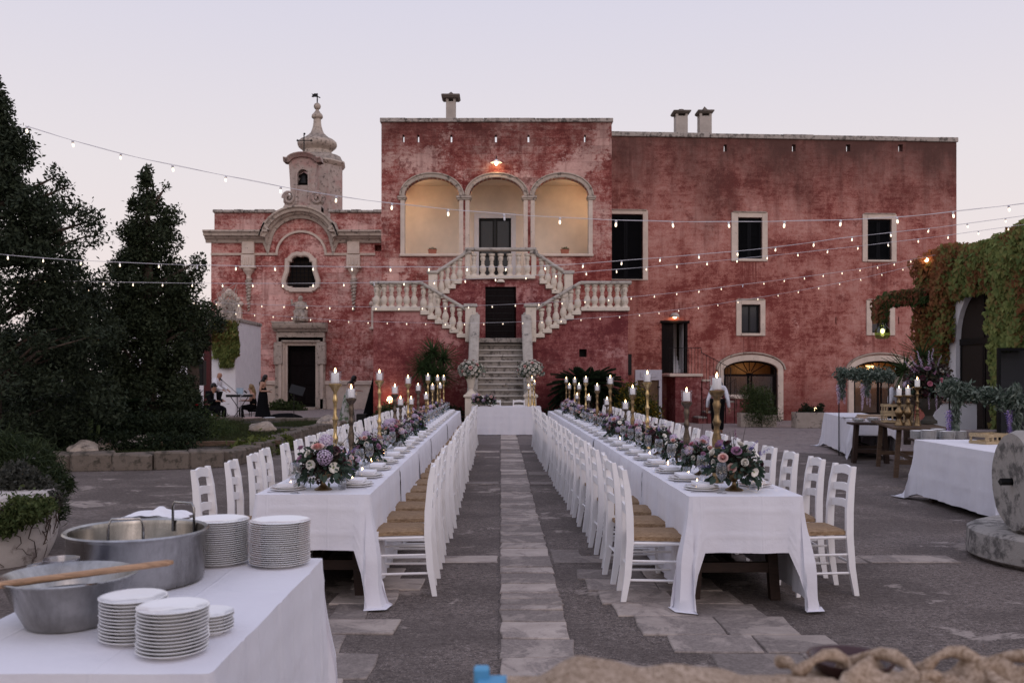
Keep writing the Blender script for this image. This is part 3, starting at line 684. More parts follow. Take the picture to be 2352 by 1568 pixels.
# flower boxes on the loggia sills
M['terracotta'] = flat('terracotta', (.36, .13, .08), .8); M['bush'] = leaf_mat('bush_leaf', (.035, .055, .022), (.075, .10, .035))
def leafcloud(name, centers, rad, n, size, mat, parent=None, kind='stuff', asp=.55, flat_=1.0, up=0.0, shell=.0):
    """n small leaf quads scattered through balls at centers (list of (x,y,z[,r]))"""
    C = np.array([c[:3] for c in centers], float); Rr = np.array([(c[3] if len(c) > 3 else rad) for c in centers], float)
    wgt = Rr**2.4; idx = np.random.choice(len(C), n, p=wgt/wgt.sum())
    d = np.random.normal(size=(n, 3)); d /= np.linalg.norm(d, axis=1)[:, None]
    rr = np.random.random(n)**(1/2.4)*(1+.42*np.abs(np.random.normal(size=n))*np.random.random(n)**1.5)
    p = C[idx]+d*(rr*Rr[idx])[:, None]*np.array([1, 1, flat_])
    ax = np.random.normal(size=(n, 3)); ax[:, 2] += up; ax += d*.6; ax /= np.linalg.norm(ax, axis=1)[:, None]
    t2 = np.cross(ax, np.random.normal(size=(n, 3))); t2 /= np.linalg.norm(t2, axis=1)[:, None]
    s_ = size*(.6+.8*np.random.random(n))[:, None]
    nn_ = np.cross(ax, t2)
    V = np.empty((n, 4, 3)); V[:, 0] = p-ax*s_; V[:, 1] = p+t2*s_*asp+nn_*s_*.12; V[:, 2] = p+ax*s_; V[:, 3] = p-t2*s_*asp+nn_*s_*.12
    return fast_mesh(name, V.reshape(-1, 3), np.arange(n*4).reshape(-1, 4), mat, parent, kind)
for x_, side in ((993, 'left'), (1297.5, 'right')):
    t = thing('flower_box', f'small terracotta flower box on the {side} loggia sill', 'planter', (hx(x_), YT+.02, hz(583)))
    m = MB(); m.add([(-.12, -.07, 0), (.12, -.07, 0), (.12, .07, 0), (-.12, .07, 0), (-.15, -.09, .15), (.15, -.09, .15), (.15, .09, .15), (-.15, .09, .15), (-.13, -.07, .13), (.13, -.07, .13), (.13, .07, .13), (-.13, .07, .13)],
        [(3, 2, 1, 0), (0, 1, 5, 4), (1, 2, 6, 5), (2, 3, 7, 6), (3, 0, 4, 7), (4, 5, 9, 8), (5, 6, 10, 9), (6, 7, 11, 10), (7, 4, 8, 11), (8, 9, 10, 11)]); m.build('trough', M['terracotta'], t)
    leafcloud('plant', [(-.08, 0, .16, .05), (0, 0, .17, .06), (.09, 0, .16, .05)], .05, 160, .02, M['bush'], t, kind=None)
# chimneys
def chimney(x0, x1, yb, yc0, yc1, ytip, Y, label, capx, cone=True):
    a, b = P(x0, yb, Y), P(x1, yc1, Y); w_ = (b.x-a.x); xm = (a.x+b.x)/2
    t = thing('chimney', label, 'chimney', (xm, Y+w_/2, a.z-.4))
    h = b.z-a.z+.4
    MB().box(-w_/2, w_/2, -w_/2, w_/2, 0, h, .01).build('shaft', M['chim'], t)
    pc = P(0, yc0, Y).z-t.location.z; cl = h+ (pc-h)*.42; cw = (capx[1]-capx[0])*Y/F/2
    for sx in (-1, 1):
        for sy in (-1, 1): MB().box(sx*w_*.5-(.09 if sx > 0 else 0), sx*w_*.5+(0 if sx > 0 else .09), sy*w_*.5-(.09 if sy > 0 else 0), sy*w_*.5+(0 if sy > 0 else .09), h, cl).build('post', M['chim'], t)
    m = MB(); m.lathe([(cw*1.15, cl), (cw*1.38, cl+(pc-cl)*.5), (cw*1.34, pc-.02), (cw*.5, pc+.02), (.01, P(0, ytip, Y).z-t.location.z) if cone else (cw*.3, P(0, ytip, Y).z-t.location.z)], (0, 0, 0), 4)
    m.v = [((x-y)*.7071, (x+y)*.7071, z) for x, y, z in m.v]; m.build('cap', M['cap'], t)
M['cap'] = stone('dark_cap_stone', (.16, .135, .115), (.05, .045, .04), amt=.4)
M['chim'] = stone('chimney_stone', (.47, .42, .37), amt=.1)
chimney(1024.3, 1046.4, 271, 217, 233, 208, 33.0, 'single square stone chimney on the loggia block roof', (1013.4, 1057.3))
chimney(1552.6, 1580, 306, 253, 266, 248, 35.0, 'wider left chimney of the pair on the long wing, with a blunt cap', (1545.8, 1587.6), False)
chimney(1607.3, 1635, 306, 252, 266, 241, 35.0, 'right chimney of the pair on the long wing, with a pointed cap', (1602, 1640.8))
# ================================================================ long wing (33 m, turned 3.8 degrees)
TH = math.atan2(.85, 12.87); W0 = Vector((4.007, 33.0, 0))
def wu(x, y=865):
    k = (x-1150)/F; u = (k*33-W0.x)/(math.cos(TH)-k*math.sin(TH)); Y = 33+u*math.sin(TH)
    return u, 1.6-(y-865)*Y/F
wing = thing('house_wing', 'long two-storey red wing with shuttered windows and arched glass doors', 'house', tuple(W0), TH)
U0, U1 = -.235, wu(2197)[0]; ZW = wu(1405, 313)[1]
wr = lambda x0, x1, y0, y1: rect(wu(x0)[0], wu(x1)[0], wu(x0, y1)[1], wu(x0, y0)[1])
def warch(x0, x1, ytop, yspr):
    u0, u1 = wu(x0)[0], wu(x1)[0]; zs = wu((x0+x1)/2, yspr)[1]; zt = wu((x0+x1)/2, ytop)[1]
    return u0, u1, zs, zt
wins = [(1400, 1476, 492, 641), (1694.8, 1749.9, 499.8, 594), (1992, 2047, 503.6, 596.7), (1702.6, 1745.8, 699.5, 764.9), (2002, 2043, 702, 764)]
wholes = [wr(*w_) for w_ in wins]
door1 = wr(1522, 1577, 742, 857); wholes.append(door1)
arches = [warch(1662, 1785.7, 827.9, 850), warch(1960, 2086, 828.7, 851)]
for u0, u1, zs, zt in arches: wholes.append([(u0, 0.02), (u1, 0.02)]+arc((u0+u1)/2, zs, (u1-u0)/2, zt-zs, 0, 180, 16))
for x_ in (1664.4, 1821.3, 1945.6, 2065.3):
    u, z = wu(x_, 332); q_ = .3*((x_-1150)/F-math.tan(TH)); wholes.append(rect(u-.03, u+.03+q_, z-.26, z))
for x_ in (1920, 2064, 2006): 
    u, z = wu(x_, 728); wholes.append(rect(u-.02, u+.02, z-.25, z))
MB().wall([(U0, 0), (U1, 0), (U1, ZW), (U0, ZW)], [h[::-1] for h in wholes], 0, .30).build('front_wall', M['wing_red'], wing)
b = MB(); b.box(U0, U0+.3, .3, 9, 0, ZW).box(U1-.3, U1, .3, 9, 0, ZW).box(U0+.3, U1-.3, 8.7, 9, 0, ZW-.9).build('back_walls', M['wing_red'], wing)
MB().box(U0+.3, U1-.3, .3, 8.7, ZW-1.15, ZW-.95).build('roof', M['coping'], wing)
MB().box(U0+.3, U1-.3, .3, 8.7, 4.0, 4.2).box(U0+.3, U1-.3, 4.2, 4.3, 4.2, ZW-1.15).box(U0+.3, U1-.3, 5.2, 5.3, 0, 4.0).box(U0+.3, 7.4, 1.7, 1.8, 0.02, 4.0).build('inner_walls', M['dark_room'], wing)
MB().box(U0+.3, U1-.3, .3, 5.2, 0.01, .03).build('inner_floor', M['step'], wing)
i = 0; u = U0
while u < U1:
    L = min(random.uniform(1.0, 1.7), U1+.05-u); MB().box(u+.004, u+L-.004, -.06, .36, ZW, ZW+.165+random.uniform(-.01, .01), .015).build('coping_stone', M['coping'], wing); u += L
def shutter_window(x0, x1, y0, y1, fx0, fx1, fy0, fy1, kind='shutter'):
    u0, zb = wu(x0, y1); u1, _ = wu(x1, y1); zt = wu(x0, y0)[1]; f0, fb = wu(fx0, fy1); f1 = wu(fx1)[0]; ft = wu(fx0, fy0)[1]
    w = MB().box(u0, u1, .17, .19, zb, zt).build('window', M['pane'] if kind != 'shutter' else M['black'], wing)
    s = MB(); e = .004
    s.box(f0, u0-e, -.045, .0, fb, ft, .008).box(u1+e, f1, -.045, .0, fb, ft, .008).box(u0-e, u1+e, -.05, -.0, zt+e, ft, .008).box(u0-e, u1+e, -.07, .0, fb, zb-e, .008)
    s.box(u0-.002, u0+.0, -.04, .16, zb, zt).box(u1, u1+.002, -.04, .16, zb, zt)
    s.build('surround', M['trim'], wing)
    MB().box(f0+.05, f1-.05, -.09, 0, ft, ft+.035, .01).build('drip_stone', M['trim_old'], wing)
    xm = (u0+u1)/2
    if kind == 'shutter':
        for a, bb in ((u0+.01, xm-.005), (xm+.005, u1-.01)):
            sh = MB(); sh.box(a, a+.06, .08, .13, zb+.01, zt-.01).box(bb-.06, bb, .08, .13, zb+.01, zt-.01).box(a+.06, bb-.06, .08, .13, zb+.01, zb+.09).box(a+.06, bb-.06, .08, .13, zt-.09, zt-.01)
            o = sh.build('shutter', M['shutter'], wing); sl = MB(); z = zb+.11
            while z < zt-.1:
                sl.add([(a+.06, .085, z), (bb-.06, .085, z), (bb-.06, .125, z+.035), (a+.06, .125, z+.035), (a+.06, .085, z+.008), (bb-.06, .085, z+.008)], [(0, 1, 2, 3), (0, 4, 5, 1), (4, 3, 2, 5)]); z += .045
            sl.build('slats', M['shutter'], o, kind='stuff')
    else:
        sh = MB(); sh.mold([(u0+.01, zb+.01), (u1-.01, zb+.01), (u1-.01, zt-.01), (u0+.01, zt-.01)], [(0, 0), (0, .03), (.05, .03), (.05, 0)], .14, True).box(xm-.02, xm+.02, .12, .15, zb, zt)
        sh.build('window_frame', M['black'], w)
shutter_window(1400, 1476, 492, 641, 1396, 1488, 483, 643)
shutter_window(1694.8, 1749.9, 499.8, 594, 1679.6, 1762.4, 488, 599.7)
shutter_window(1992, 2047, 503.6, 596.7, 1980.5, 2058.4, 492, 601.2)
shutter_window(1702.6, 1745.8, 699.5, 764.9, 1690.6, 1757.2, 688, 770.9, 'glass')
shutter_window(2002, 2043, 702, 764, 1989.4, 2054.9, 689, 770, 'glass')
M['warm_wood'] = wood('warm_panel_wood', (.13, .075, .04), .5, (10, 10, 1))
for n_, (u0, u1, zs, zt) in enumerate(arches):
    um = (u0+u1)/2; r = (u1-u0)/2; e = .003
    pth = [(u0, .02), (u0, zs)]+arc(um, zs, r, zt-zs, 180, 0, 18)[1:-1]+[(u1, zs), (u1, .02)]
    MB().mold(pth, [(0, -.16), (0, .05), (.02, .06), (.20, .06), (.22, .0)], 0).build('arch_surround', M['trim'], wing)
    MB().mold([(u0-.25, zs+.02)]+arc(um, zs+.02, r+.24, zt-zs+.24, 172, 8, 16)+[(u1+.25, zs+.02)], [(0, 0), (0, .08), (.05, .09), (.06, 0)], 0).build('arch_label', M['trim_old'], wing)
    fr = MB(); fr.mold(pth, [(-.07, -.16), (-.07, -.10), (0, -.10), (0, -.16)], 0)
    fr.box(u0+.07, u1-.07, .10, .16, zs-.22, zs-.14)
    for k in range(1, 6):
        a = PI*k/6; L = 1/math.sqrt((math.cos(a)/(r-.05))**2+(math.sin(a)/(zt-zs+.12))**2)
        fr.tube([(um+.12*math.cos(a), .13, zs-.14+.1*math.sin(a)), (um+L*math.cos(a), .13, zs-.14+L*math.sin(a))], .018, 5)
    fr.lathe([(.12, 0), (.12, .05)], (um, .13, zs-.15), 12)
    for uu in (u0+.07, um-.05, um+.05, u1-.13): fr.box(uu-.03 if uu == um-.05 else uu, uu+.045, .10, .16, .03, zs-.22)
    fr.box(u0+.07, u1-.07, .101, .158, .03, .28)
    fr.build('glazed_door', M['dark_wood'], wing)
    MB().box(u0+.05, u1-.05, .128, .132, .05, zs-.2).build('door_pane', glass('dusk_glass%d' % n_, (.8, .78, .72), .10), wing)
    MB().box(u0-.3, u1+.3, 1.55, 1.6, .03, zt).build('inner_panel', M['warm_wood'], wing)
    MB().box(u0-.1, u1+.1, -.12, .12, 0, .02).build('threshold', M['step'], wing)
wl_ = lamp_light('room_light', (0, 0, 0), (1, .55, .22), 12); child(wl_, wing); wl_.location = (arches[0][0]+1.3, .9, 1.9)
wl_ = lamp_light('room_light', (0, 0, 0), (1, .55, .22), 36); child(wl_, wing); wl_.location = (arches[1][0]+1.3, 1.0, 1.75)
for kk, (uu, zz) in enumerate(((arches[1][0]+1.25, 2.0), )):
    tl = thing('room_lamp', 'warm lit wall lamp seen through the right arched glass door', 'lamp', (W0.x+uu*math.cos(TH)-1.3*math.sin(TH), W0.y+uu*math.sin(TH)+1.3*math.cos(TH), zz-.1))
    MB().lathe([(.05, -.2), (.16, .12), (.14, .13)], (0, 0, 0), 14, capt=False).build('lamp_shade', emit('amber_shade', (1, .55, .2), 3.0), tl, smooth=True)
    MB().tube([(0, 0, -.1), (0, .1, -.25), (0, .24, -.2)], .015, 6).build('bracket', M['black'], tl)
# upper side door, half open, with white stair behind; lamp above
u0, zb = door1[0]; u1, zt = door1[2]
sd = MB(); sd.box(u0-.03, u0+.05, -.03, .25, zb, zt+.02).box(u1-.05, u1+.03, -.03, .25, zb, zt+.02).box(u0-.09, u1+.09, -.10, .25, zt, zt+.09, .01).build('door_frame', M['dark_wood'], wing)
dm = u0+(u1-u0)*.46
MB().box(u0+.05, dm, .02, .07, zb+.01, zt-.01, .008).build('door_leaf', M['dark_wood'], wing)
MB().box(u1-.07, u1-.05, .25, .8, zb, zt).box(dm+.0, u1, 1.4, 1.45, zb, zt+.3).build('white_lining', M['white_wall'], wing)
stp = MB()
for k in range(6): stp.box(dm-.1, u1-.1, .45+k*.16, .45+(k+1)*.16+.3, zb+k*.16, zb+(k+1)*.16, .01)
stp.build('inner_step', M['white_wall'], wing)
def wing_world(u, d, z): return (W0.x+u*math.cos(TH)+d*math.sin(TH), W0.y+u*math.sin(TH)-d*math.cos(TH), z)
ux, uz = wu(1548, 731)
t = thing('wall_lamp', 'round dome lamp lit above the half-open upper side door', 'lamp', wing_world(ux, .0, uz)); t.rotation_euler = (0, 0, TH)
MB().lathe([(.0, .2), (.09, .19), (.155, .12), (.17, .03), (.16, .03), (.1, .1)], (0, -.12, 0), 18, capb=False).build('shade', M['chim'], t, smooth=True)
MB().ball((0, -.12, .035), .07, 12, 8, .6).build('bulb', M['glow'], t, smooth=True)
child(lamp_light('lamp_light', (0, -.2, -.06), (1, .58, .36), 1.6), t)
ux, uz = 0, 0
# outside landing with railing and steps
lt = thing('side_stair', 'small red masonry stair with white treads and thin iron railing at the side door', 'stairs', wing_world(wu(1531)[0], .0, 0)); lt.rotation_euler = (0, 0, TH)
base = wu(1531)[0]; lw = wu(1588)[0]-base; zl = zb-.02; dep = 1.25
MB().box(-.0, lw, -dep, -.002, 0, zl-.10).build('landing_block', M['stair_red'], lt)
MB().box(-.22, lw+.05, -dep-.06, -.003, zl-.10, zl, .015).build('landing_slab', M['trim'], lt)
zz = zl; xs = lw
for k in range(3):
    z1 = zl-.2*(k+1); MB().box(xs+.04, xs+.36, -dep+.05, -.01, z1-.07, z1, .01).build('tread', M['trim'], lt); MB().box(xs+.06, xs+.32, -dep+.07, -.012, 0, z1-.07).build('riser_block', M['stair_red'], lt); xs += .30
MB().box(xs+.04, xs+.95, -dep, -.012, 0, zl-.82).build('turn_block', M['stair_red'], lt)
MB().box(xs+.0, xs+1.0, -dep-.03, -.013, zl-.82, zl-.75, .012).build('tread', M['trim'], lt)
for k in range(4):
    z1 = zl-.75-.18*(k+1)
    if z1 > .05: MB().box(xs-.25-.32*k, xs+.04-.32*k, -dep-.75, -dep-.04, z1-.06, z1, .01).build('tread', M['step'], lt); MB().box(xs-.25-.32*k, xs+.035-.32*k, -dep-.74, -dep-.05, 0, z1-.06).build('riser_block', M['stair_red'], lt)
MB().box(xs+.06, xs+.45, -dep-.75, -dep-.05, 0, .85).build('end_pier', M['stair_red'], lt); MB().box(xs+.02, xs+.49, -dep-.79, -dep-.04, .85, .93, .01).build('pier_cap', M['trim'], lt)
rl = MB(); H = .9
rl.tube([(-.2, -dep, zl), (-.2, -dep, zl+H), (lw, -dep, zl+H), (lw+.02, -dep, zl+H-.17), (lw+1.05, -dep, zl-.70+H)], .013, 6)
n_b = 9
for k in range(n_b+1):
    x_ = -.1+(lw+.1)*k/n_b; rl.tube([(x_, -dep, zl-.02), (x_, -dep, zl+H)], .008, 5)
for k in range(9):
    x_ = lw+.06+.125*k; zz_ = zl-.17-.53*(x_-lw)/1.05; rl.tube([(x_, -dep, zz_-.02-.1), (x_, -dep, zz_+H)], .008, 5)
rl.tube([(lw+1.05, -dep, 0.5), (lw+1.05, -dep, zl-.70+H)], .013, 6)
for k in range(7):
    x_ = lw+.95-.17*k; rl.tube([(x_, -dep-.75, .55-.06*k), (x_, -dep-.75, 1.5-.11*k)], .008, 5)
rl.tube([(lw+1.0, -dep-.75, .5), (lw+1.0, -dep-.75, 1.53), (lw-.15, -dep-.75, .80), (lw-.15, -dep-.75, .1)], .013, 6)
rl.build('railing', M['black'], lt)
# pale cabinet-like doorway left of the side stair
u_, _ = wu(1444.6); w2 = wu(1503.7)[0]-u_
cb = thing('garden_door', 'pale grey door surround with beige inner door by the stair foot', 'door', wing_world(u_, 1.0, 0)); cb.rotation_euler = (0, 0, TH)
zt = 1.6+15.5*33/F
MB().mold([(w2, 0), (w2, zt-.35), (0.0, zt-.35), (0, 0)], [(-.0, 0), (-.0, .08), (.001, .08), (.001, 0)], 0).box(0, w2, -.08, .06, zt-.36, zt).box(w2-.10, w2, -.08, .06, 0, zt-.365).box(0, .08, -.08, .06, 0, zt-.365).build('surround', M['grey_door'], cb)
MB().box(.18, w2-.18, -.10, -.08, zt-.27, zt-.09, .015).build('raised_panel', M['grey_door'], cb)
MB().box(.09, w2-.11, .0, .05, .01, zt-.37).build('door_leaf', M['warm_wood'], cb)
for z_ in (zt-.62, .35): MB().box(w2-.17, w2-.08, -.1, -.08, z_, z_+.04).build('hinge', M['black'], cb)
u_, _ = wu(1441); MB().box(u_, wu(1450.5)[0], -.02, .0, wu(1441, 861)[1], wu(1441, 813)[1]).build('dark_slot', M['black'], wing)
ux, uz = wu(2146, 580)
t = thing('floodlight', 'small black floodlight fixed to the wing wall above the creeper', 'lamp', wing_world(ux, .12, uz)); MB().box(-.16, .16, -.1, .1, -.1, .06, .02).build('housing', M['black'], t); MB().tube([(0, 0, .03), (0, .12, .1)], .015, 6).build('bracket', M['black'], t)

# ================================================================ monumental double stair
stc = thing('double_staircase', 'baroque double stair of weathered stone with balustrades rising to the loggia', 'stairs', (0, 28.5, 0))
YA, YB = 28.5, 29.65      # front face of lower flights, front face of upper flights
ZA, ZB, ZC = 2.80, 3.77, 4.88
def swall(poly, y, t_, mat='stair_red', name='stair_wall', holes=()):
    MB().wall(poly, [h[::-1] for h in holes], y, t_).build(name, M[mat], stc, world=True)
xl = 3.97; xt = 2.50; xn = 1.14
n_st = 6; tr = (xt-xn)/n_st; rz = (ZB-.12-ZA)/n_st
for sg in (-1, 1):
    poly = [(sg*xl, 0), (sg*.80, 0), (sg*.80, ZA-.02)]
    z = ZA-.02; x = xn
    poly.append((sg*xn, z))
    for k in range(n_st):
        z = ZA+rz*(k+1)-.13; poly.append((sg*x, z)); x += tr; poly.append((sg*x, z))
    poly += [(sg*x, ZB-.13), (sg*xl, ZB-.13)]
    hole = [rect((1330.3-1150)*YA/F, (1347.7-1150)*YA/F, 1.6-(819.5-865)*YA/F, 1.6-(801.5-865)*YA/F)] if sg > 0 else []
    if sg < 0: poly = poly[::-1]
    swall(poly, YA, 1.12, holes=hole)
    if sg > 0: MB().box(2.4, 2.75, YA+.4, YA+.42, 2.1, 2.6).build('slot_back', M['black'], stc, world=True)
    # step blocks carrying the balusters
    x = xn
    for k in range(n_st):
        a, b_ = sorted((sg*(x-.06), sg*(x+tr))); z = ZA+rz*(k+1)
        MB().box(a, b_, YA-.09, YA+1.1, z-.125, z, .012).build('step', M['baluster'], stc, world=True); x += tr
    a, b_ = sorted((sg*(xt+.002), sg*(xl+.04))); MB().box(a, b_, YA-.10, YB-.002, ZB-.126, ZB, .015).build('landing_slab', M['baluster'], stc, world=True)
    # upper flight block
    nu = 7; x0u = 2.45; x1u = 1.06; tu = (x0u-x1u)/nu; ru = (ZC-ZB)/nu
    poly = [(sg*xl, 0), (sg*.50, 0), (sg*.50, ZC-.10), (sg*x1u, ZC-.10)]
    for k in range(nu):
        zz_ = ZC-.10-ru*k; poly += [(sg*(x1u+tu*k), zz_-ru*.0), (sg*(x1u+tu*(k+1)), zz_)] if k == 0 else [(sg*(x1u+tu*k), zz_), (sg*(x1u+tu*(k+1)), zz_)]
    poly += [(sg*x0u, ZB-.01), (sg*xl, ZB-.01)]
    out = []
    for p in poly:
        if not out or (abs(out[-1][0]-p[0])+abs(out[-1][1]-p[1])) > 1e-6: out.append(p)
    if sg < 0: out = out[::-1]
    swall(out, YB, 31.0-YB-.003)
    for k in range(nu):
        a, b_ = sorted((sg*(x1u+tu*k-.0), sg*(x1u+tu*(k+1)+.05))); z = ZC-ru*(k+.0)
        if k: MB().box(a, b_, YB-.09, 30.99, z-.115, z-.003, .012).build('step', M['baluster'], stc, world=True)
# wall over the passage door, door, top landing
dz0, dz1 = 2.83, 4.52
MB().wall(rect(-.498, .498, dz1, ZC-.10), [], YB, .25).box(-.5, .5, YB+.9, YB+1.0, 2.6, dz1+.2).build('lintel_wall', M['stair_red'], stc, world=True)
pdx0, pdx1 = (1113-1150)*YB/F, (1180-1150)*YB/F
MB().box(-.52, pdx1+.03, YB+.10, YB+.16, ZA, dz1+.02).build('passage_door', M['dark_wood'], stc, world=True)
for k in range(9): 
    z = ZA+.1+k*.19; MB().box(-.51, pdx1+.02, YB+.09, YB+.10, z, z+.012).build('door_batten', M['black'], stc, world=True)
MB().box(-1.12, 1.12, YB-.12, 30.99, ZC-.118, ZC, .015).build('landing_slab', M['baluster'], stc, world=True)
MB().box(-.82, .82, 28.36, YB+.2, ZA-.14, ZA, .01).build('landing_slab', M['step'], stc, world=True)
MB().lathe([(.0, .10), (.09, .09), (.13, .04), (.14, 0), (.0, 0)], (0, YB-.06, dz1+.13), 16, sy=.8).build('stone_boss', M['baluster'], stc, smooth=True, world=True)
# balusters
bprof = [(q_r*1.18, q_z) for q_r, q_z in [(.085, 0), (.085, .05), (.055, .06), (.06, .09), (.088, .16), (.092, .22), (.075, .29), (.045, .345), (.04, .37), (.055, .375), (.055, .40), (.04, .405), (.045, .44), (.068, .50), (.072, .56), (.055, .60), (.055, .61), (.085, .62), (.085, .68)]]
bal0 = MB().lathe(bprof, (0, 0, 0), 12).build('baluster', M['baluster'], stc, smooth=True, auto=40)
bal0.location = (0, 0, -50); first_bal = [True]
def baluster(x, yy, z0, z1):
    loc = (x, yy-28.5, z0); sc = (1, 1, (z1-z0)/.68)
    if first_bal[0]: bal0.location = loc; bal0.scale = sc; first_bal[0] = False
    else: inst(bal0, 'baluster', stc, loc, (0, 0, random.uniform(-.1, .1)), sc)
def rail(pa, pb, w_=.26, h=.10, name='handrail'):
    pa, pb = Vector(pa), Vector(pb); d = (pb-pa).normalized(); s = d.cross(Vector((0, 0, 1))).normalized(); up = s.cross(d)
    n_ = max(1, int((pb-pa).length/1.2)); m = MB()
    for k in range(n_):
        a = pa.lerp(pb, k/n_)+d*(.002 if k else 0); b_ = pa.lerp(pb, (k+1)/n_)-d*.002
        prof_ = [(-w_/2, 0), (w_/2, 0), (w_/2+.02, h*.45), (w_/2, h*.85), (w_/2-.04, h), (-w_/2+.04, h), (-w_/2, h*.85), (-w_/2-.02, h*.45)]
        vs = [tuple(q+s*u_+up*v_) for q in (a, b_) for u_, v_ in prof_]; k8 = len(prof_)
        m.add(vs, [(i, (i+1) % k8, k8+(i+1) % k8, k8+i) for i in range(k8)]+[tuple(range(k8))[::-1], tuple(range(k8, 2*k8))])
    return m.build(name, M['baluster_rail'], stc, world=True)
M['baluster_rail'] = stone('rail_stone', (.50, .455, .40), (.09, .085, .08), amt=.4, top=True)
def newel(x, yy, z0, z1, w_=.3):
    MB().box(x-w_/2, x+w_/2, yy-w_/2, yy+w_/2, z0, z1, .012).build('newel_post', M['baluster'], stc, world=True)
    MB().box(x-w_/2-.05, x+w_/2+.05, yy-w_/2-.05, yy+w_/2+.05, z1, z1+.10, .02).build('newel_cap', M['baluster_rail'], stc, world=True)
RH = .71
for sg in (-1, 1):
    yr = YA+.04
    for k in range(6): baluster(sg*(xt+.20+k*.235), yr, ZB, ZB+RH)
    rail((sg*(xt-.02), yr, ZB+RH), (sg*(xl+.1), yr, ZB+RH))
    for j in range(3): baluster(sg*(xl-.05), yr+.28+j*.28, ZB, ZB+RH)
    rail((sg*(xl-.05), yr+.1, ZB+RH), (sg*(xl-.05), YB+.1, ZB+RH))
    x = xn
    for k in range(n_st):
        z = ZA+rz*(k+1); xx = x+tr/2+.02; zr = (ZA+.18+RH-.04)+(ZB-ZA-.18+.04)*(xx-xn)/(xt-xn); baluster(sg*xx, yr, z, zr); x += tr
    newel(sg*(xn-.20), yr, ZA-.12, ZA+.18+RH+.08, .32)
    rail((sg*(xn-.06), yr, ZA+.18+RH-.04), (sg*(xt+.0), yr, ZB+RH))
    # upper flight
    yr = YB+.04
    for k in range(1, 6):
        xx = x1u+tu*(k+.35); zst = ZC-ru*k; zr = ZC+RH-.05-(RH*1.0)*(xx-x1u)/(x0u-x1u)*.98
        baluster(sg*xx, yr, zst, zr+.02)
    zend = ZC+RH-.68*(2.10-x1u)/1.03
    newel(sg*2.20, yr, ZB+.0, zend+.03, .27)
    rail((sg*x1u, yr, ZC+RH), (sg*2.08, yr, zend+.02))
for k in range(7): baluster(-.87+k*.29, YB+.04, ZC, ZC+RH)
newel(-1.075, YB+.04, ZC, ZC+RH, .16); newel(1.075, YB+.04, ZC, ZC+RH, .16)
rail((-1.16, YB+.03, ZC+RH+.09), (1.16, YB+.03, ZC+RH+.09))
# central flight
M['tread'] = stone('tread_stone', (.50, .46, .41), (.14, .12, .105), amt=.25)
nS = 16; yS0 = 26.35; tS = (28.9-yS0)/nS; rS = ZA/nS
for k in range(nS):
    z = rS*(k+1); y0 = yS0+tS*k; wd_ = .70-.02*k/nS
    MB().box(-wd_, wd_, y0-.045, y0+tS+.04, z-.05, z, .012).build('tread', M['tread'], stc, world=True); MB().box(-wd_, wd_, y0, y0+tS+.04, z-rS-.001 if k else 0, z-.0505).build('riser', M['step'], stc, world=True)
MB().box(-.68, .68, yS0+.4, 28.5, 0, .3).build('stair_core', M['stair_red'], stc, world=True)
for sg in (-1, 1):
    m = MB(); x0_ = sg*.72; x1_ = sg*.92; a, b_ = sorted((x0_, x1_))
    zf = lambda yy: ZA*(yy-26.75)/(28.5-26.75)
    sec = [(26.75, 0), (28.49, 0), (28.49, zf(28.49)+.05), (26.75, .10)]
    m.add([(x, q[0], q[1]) for x in (a, b_) for q in sec], [(0, 1, 2, 3), (7, 6, 5, 4), (0, 4, 5, 1), (1, 5, 6, 2), (2, 6, 7, 3), (3, 7, 4, 0)]); m.build('flank_wall', M['step'], stc, world=True)
    for k in range(6):
        yy = 26.98+k*.25; zz_ = zf(yy); baluster(sg*.82, yy, zz_+.02, zz_+.70)
    o = rail((sg*.84, 26.62, zf(26.62)+.78), (sg*.80, 28.50, zf(28.50)+.68), .27, .13)
    MB().tube([(sg*.84, 28.52, zf(28.5)+.70), (sg*.84, 28.54, zf(28.5)+.78)], .14, 12).build('rail_end', M['baluster_rail'], stc, world=True)
    # pedestal that carries the urn
    pd = MB().box(sg*.86-.20, sg*.86+.20, 26.2, 26.62, 0, .12, .02).box(sg*.86-.165, sg*.86+.165, 26.24, 26.58, .12, 1.0, .01).box(sg*.86-.21, sg*.86+.21, 26.19, 26.63, 1.0, 1.09, .025)
    pd.build('pedestal', M['baluster'], stc, world=True)
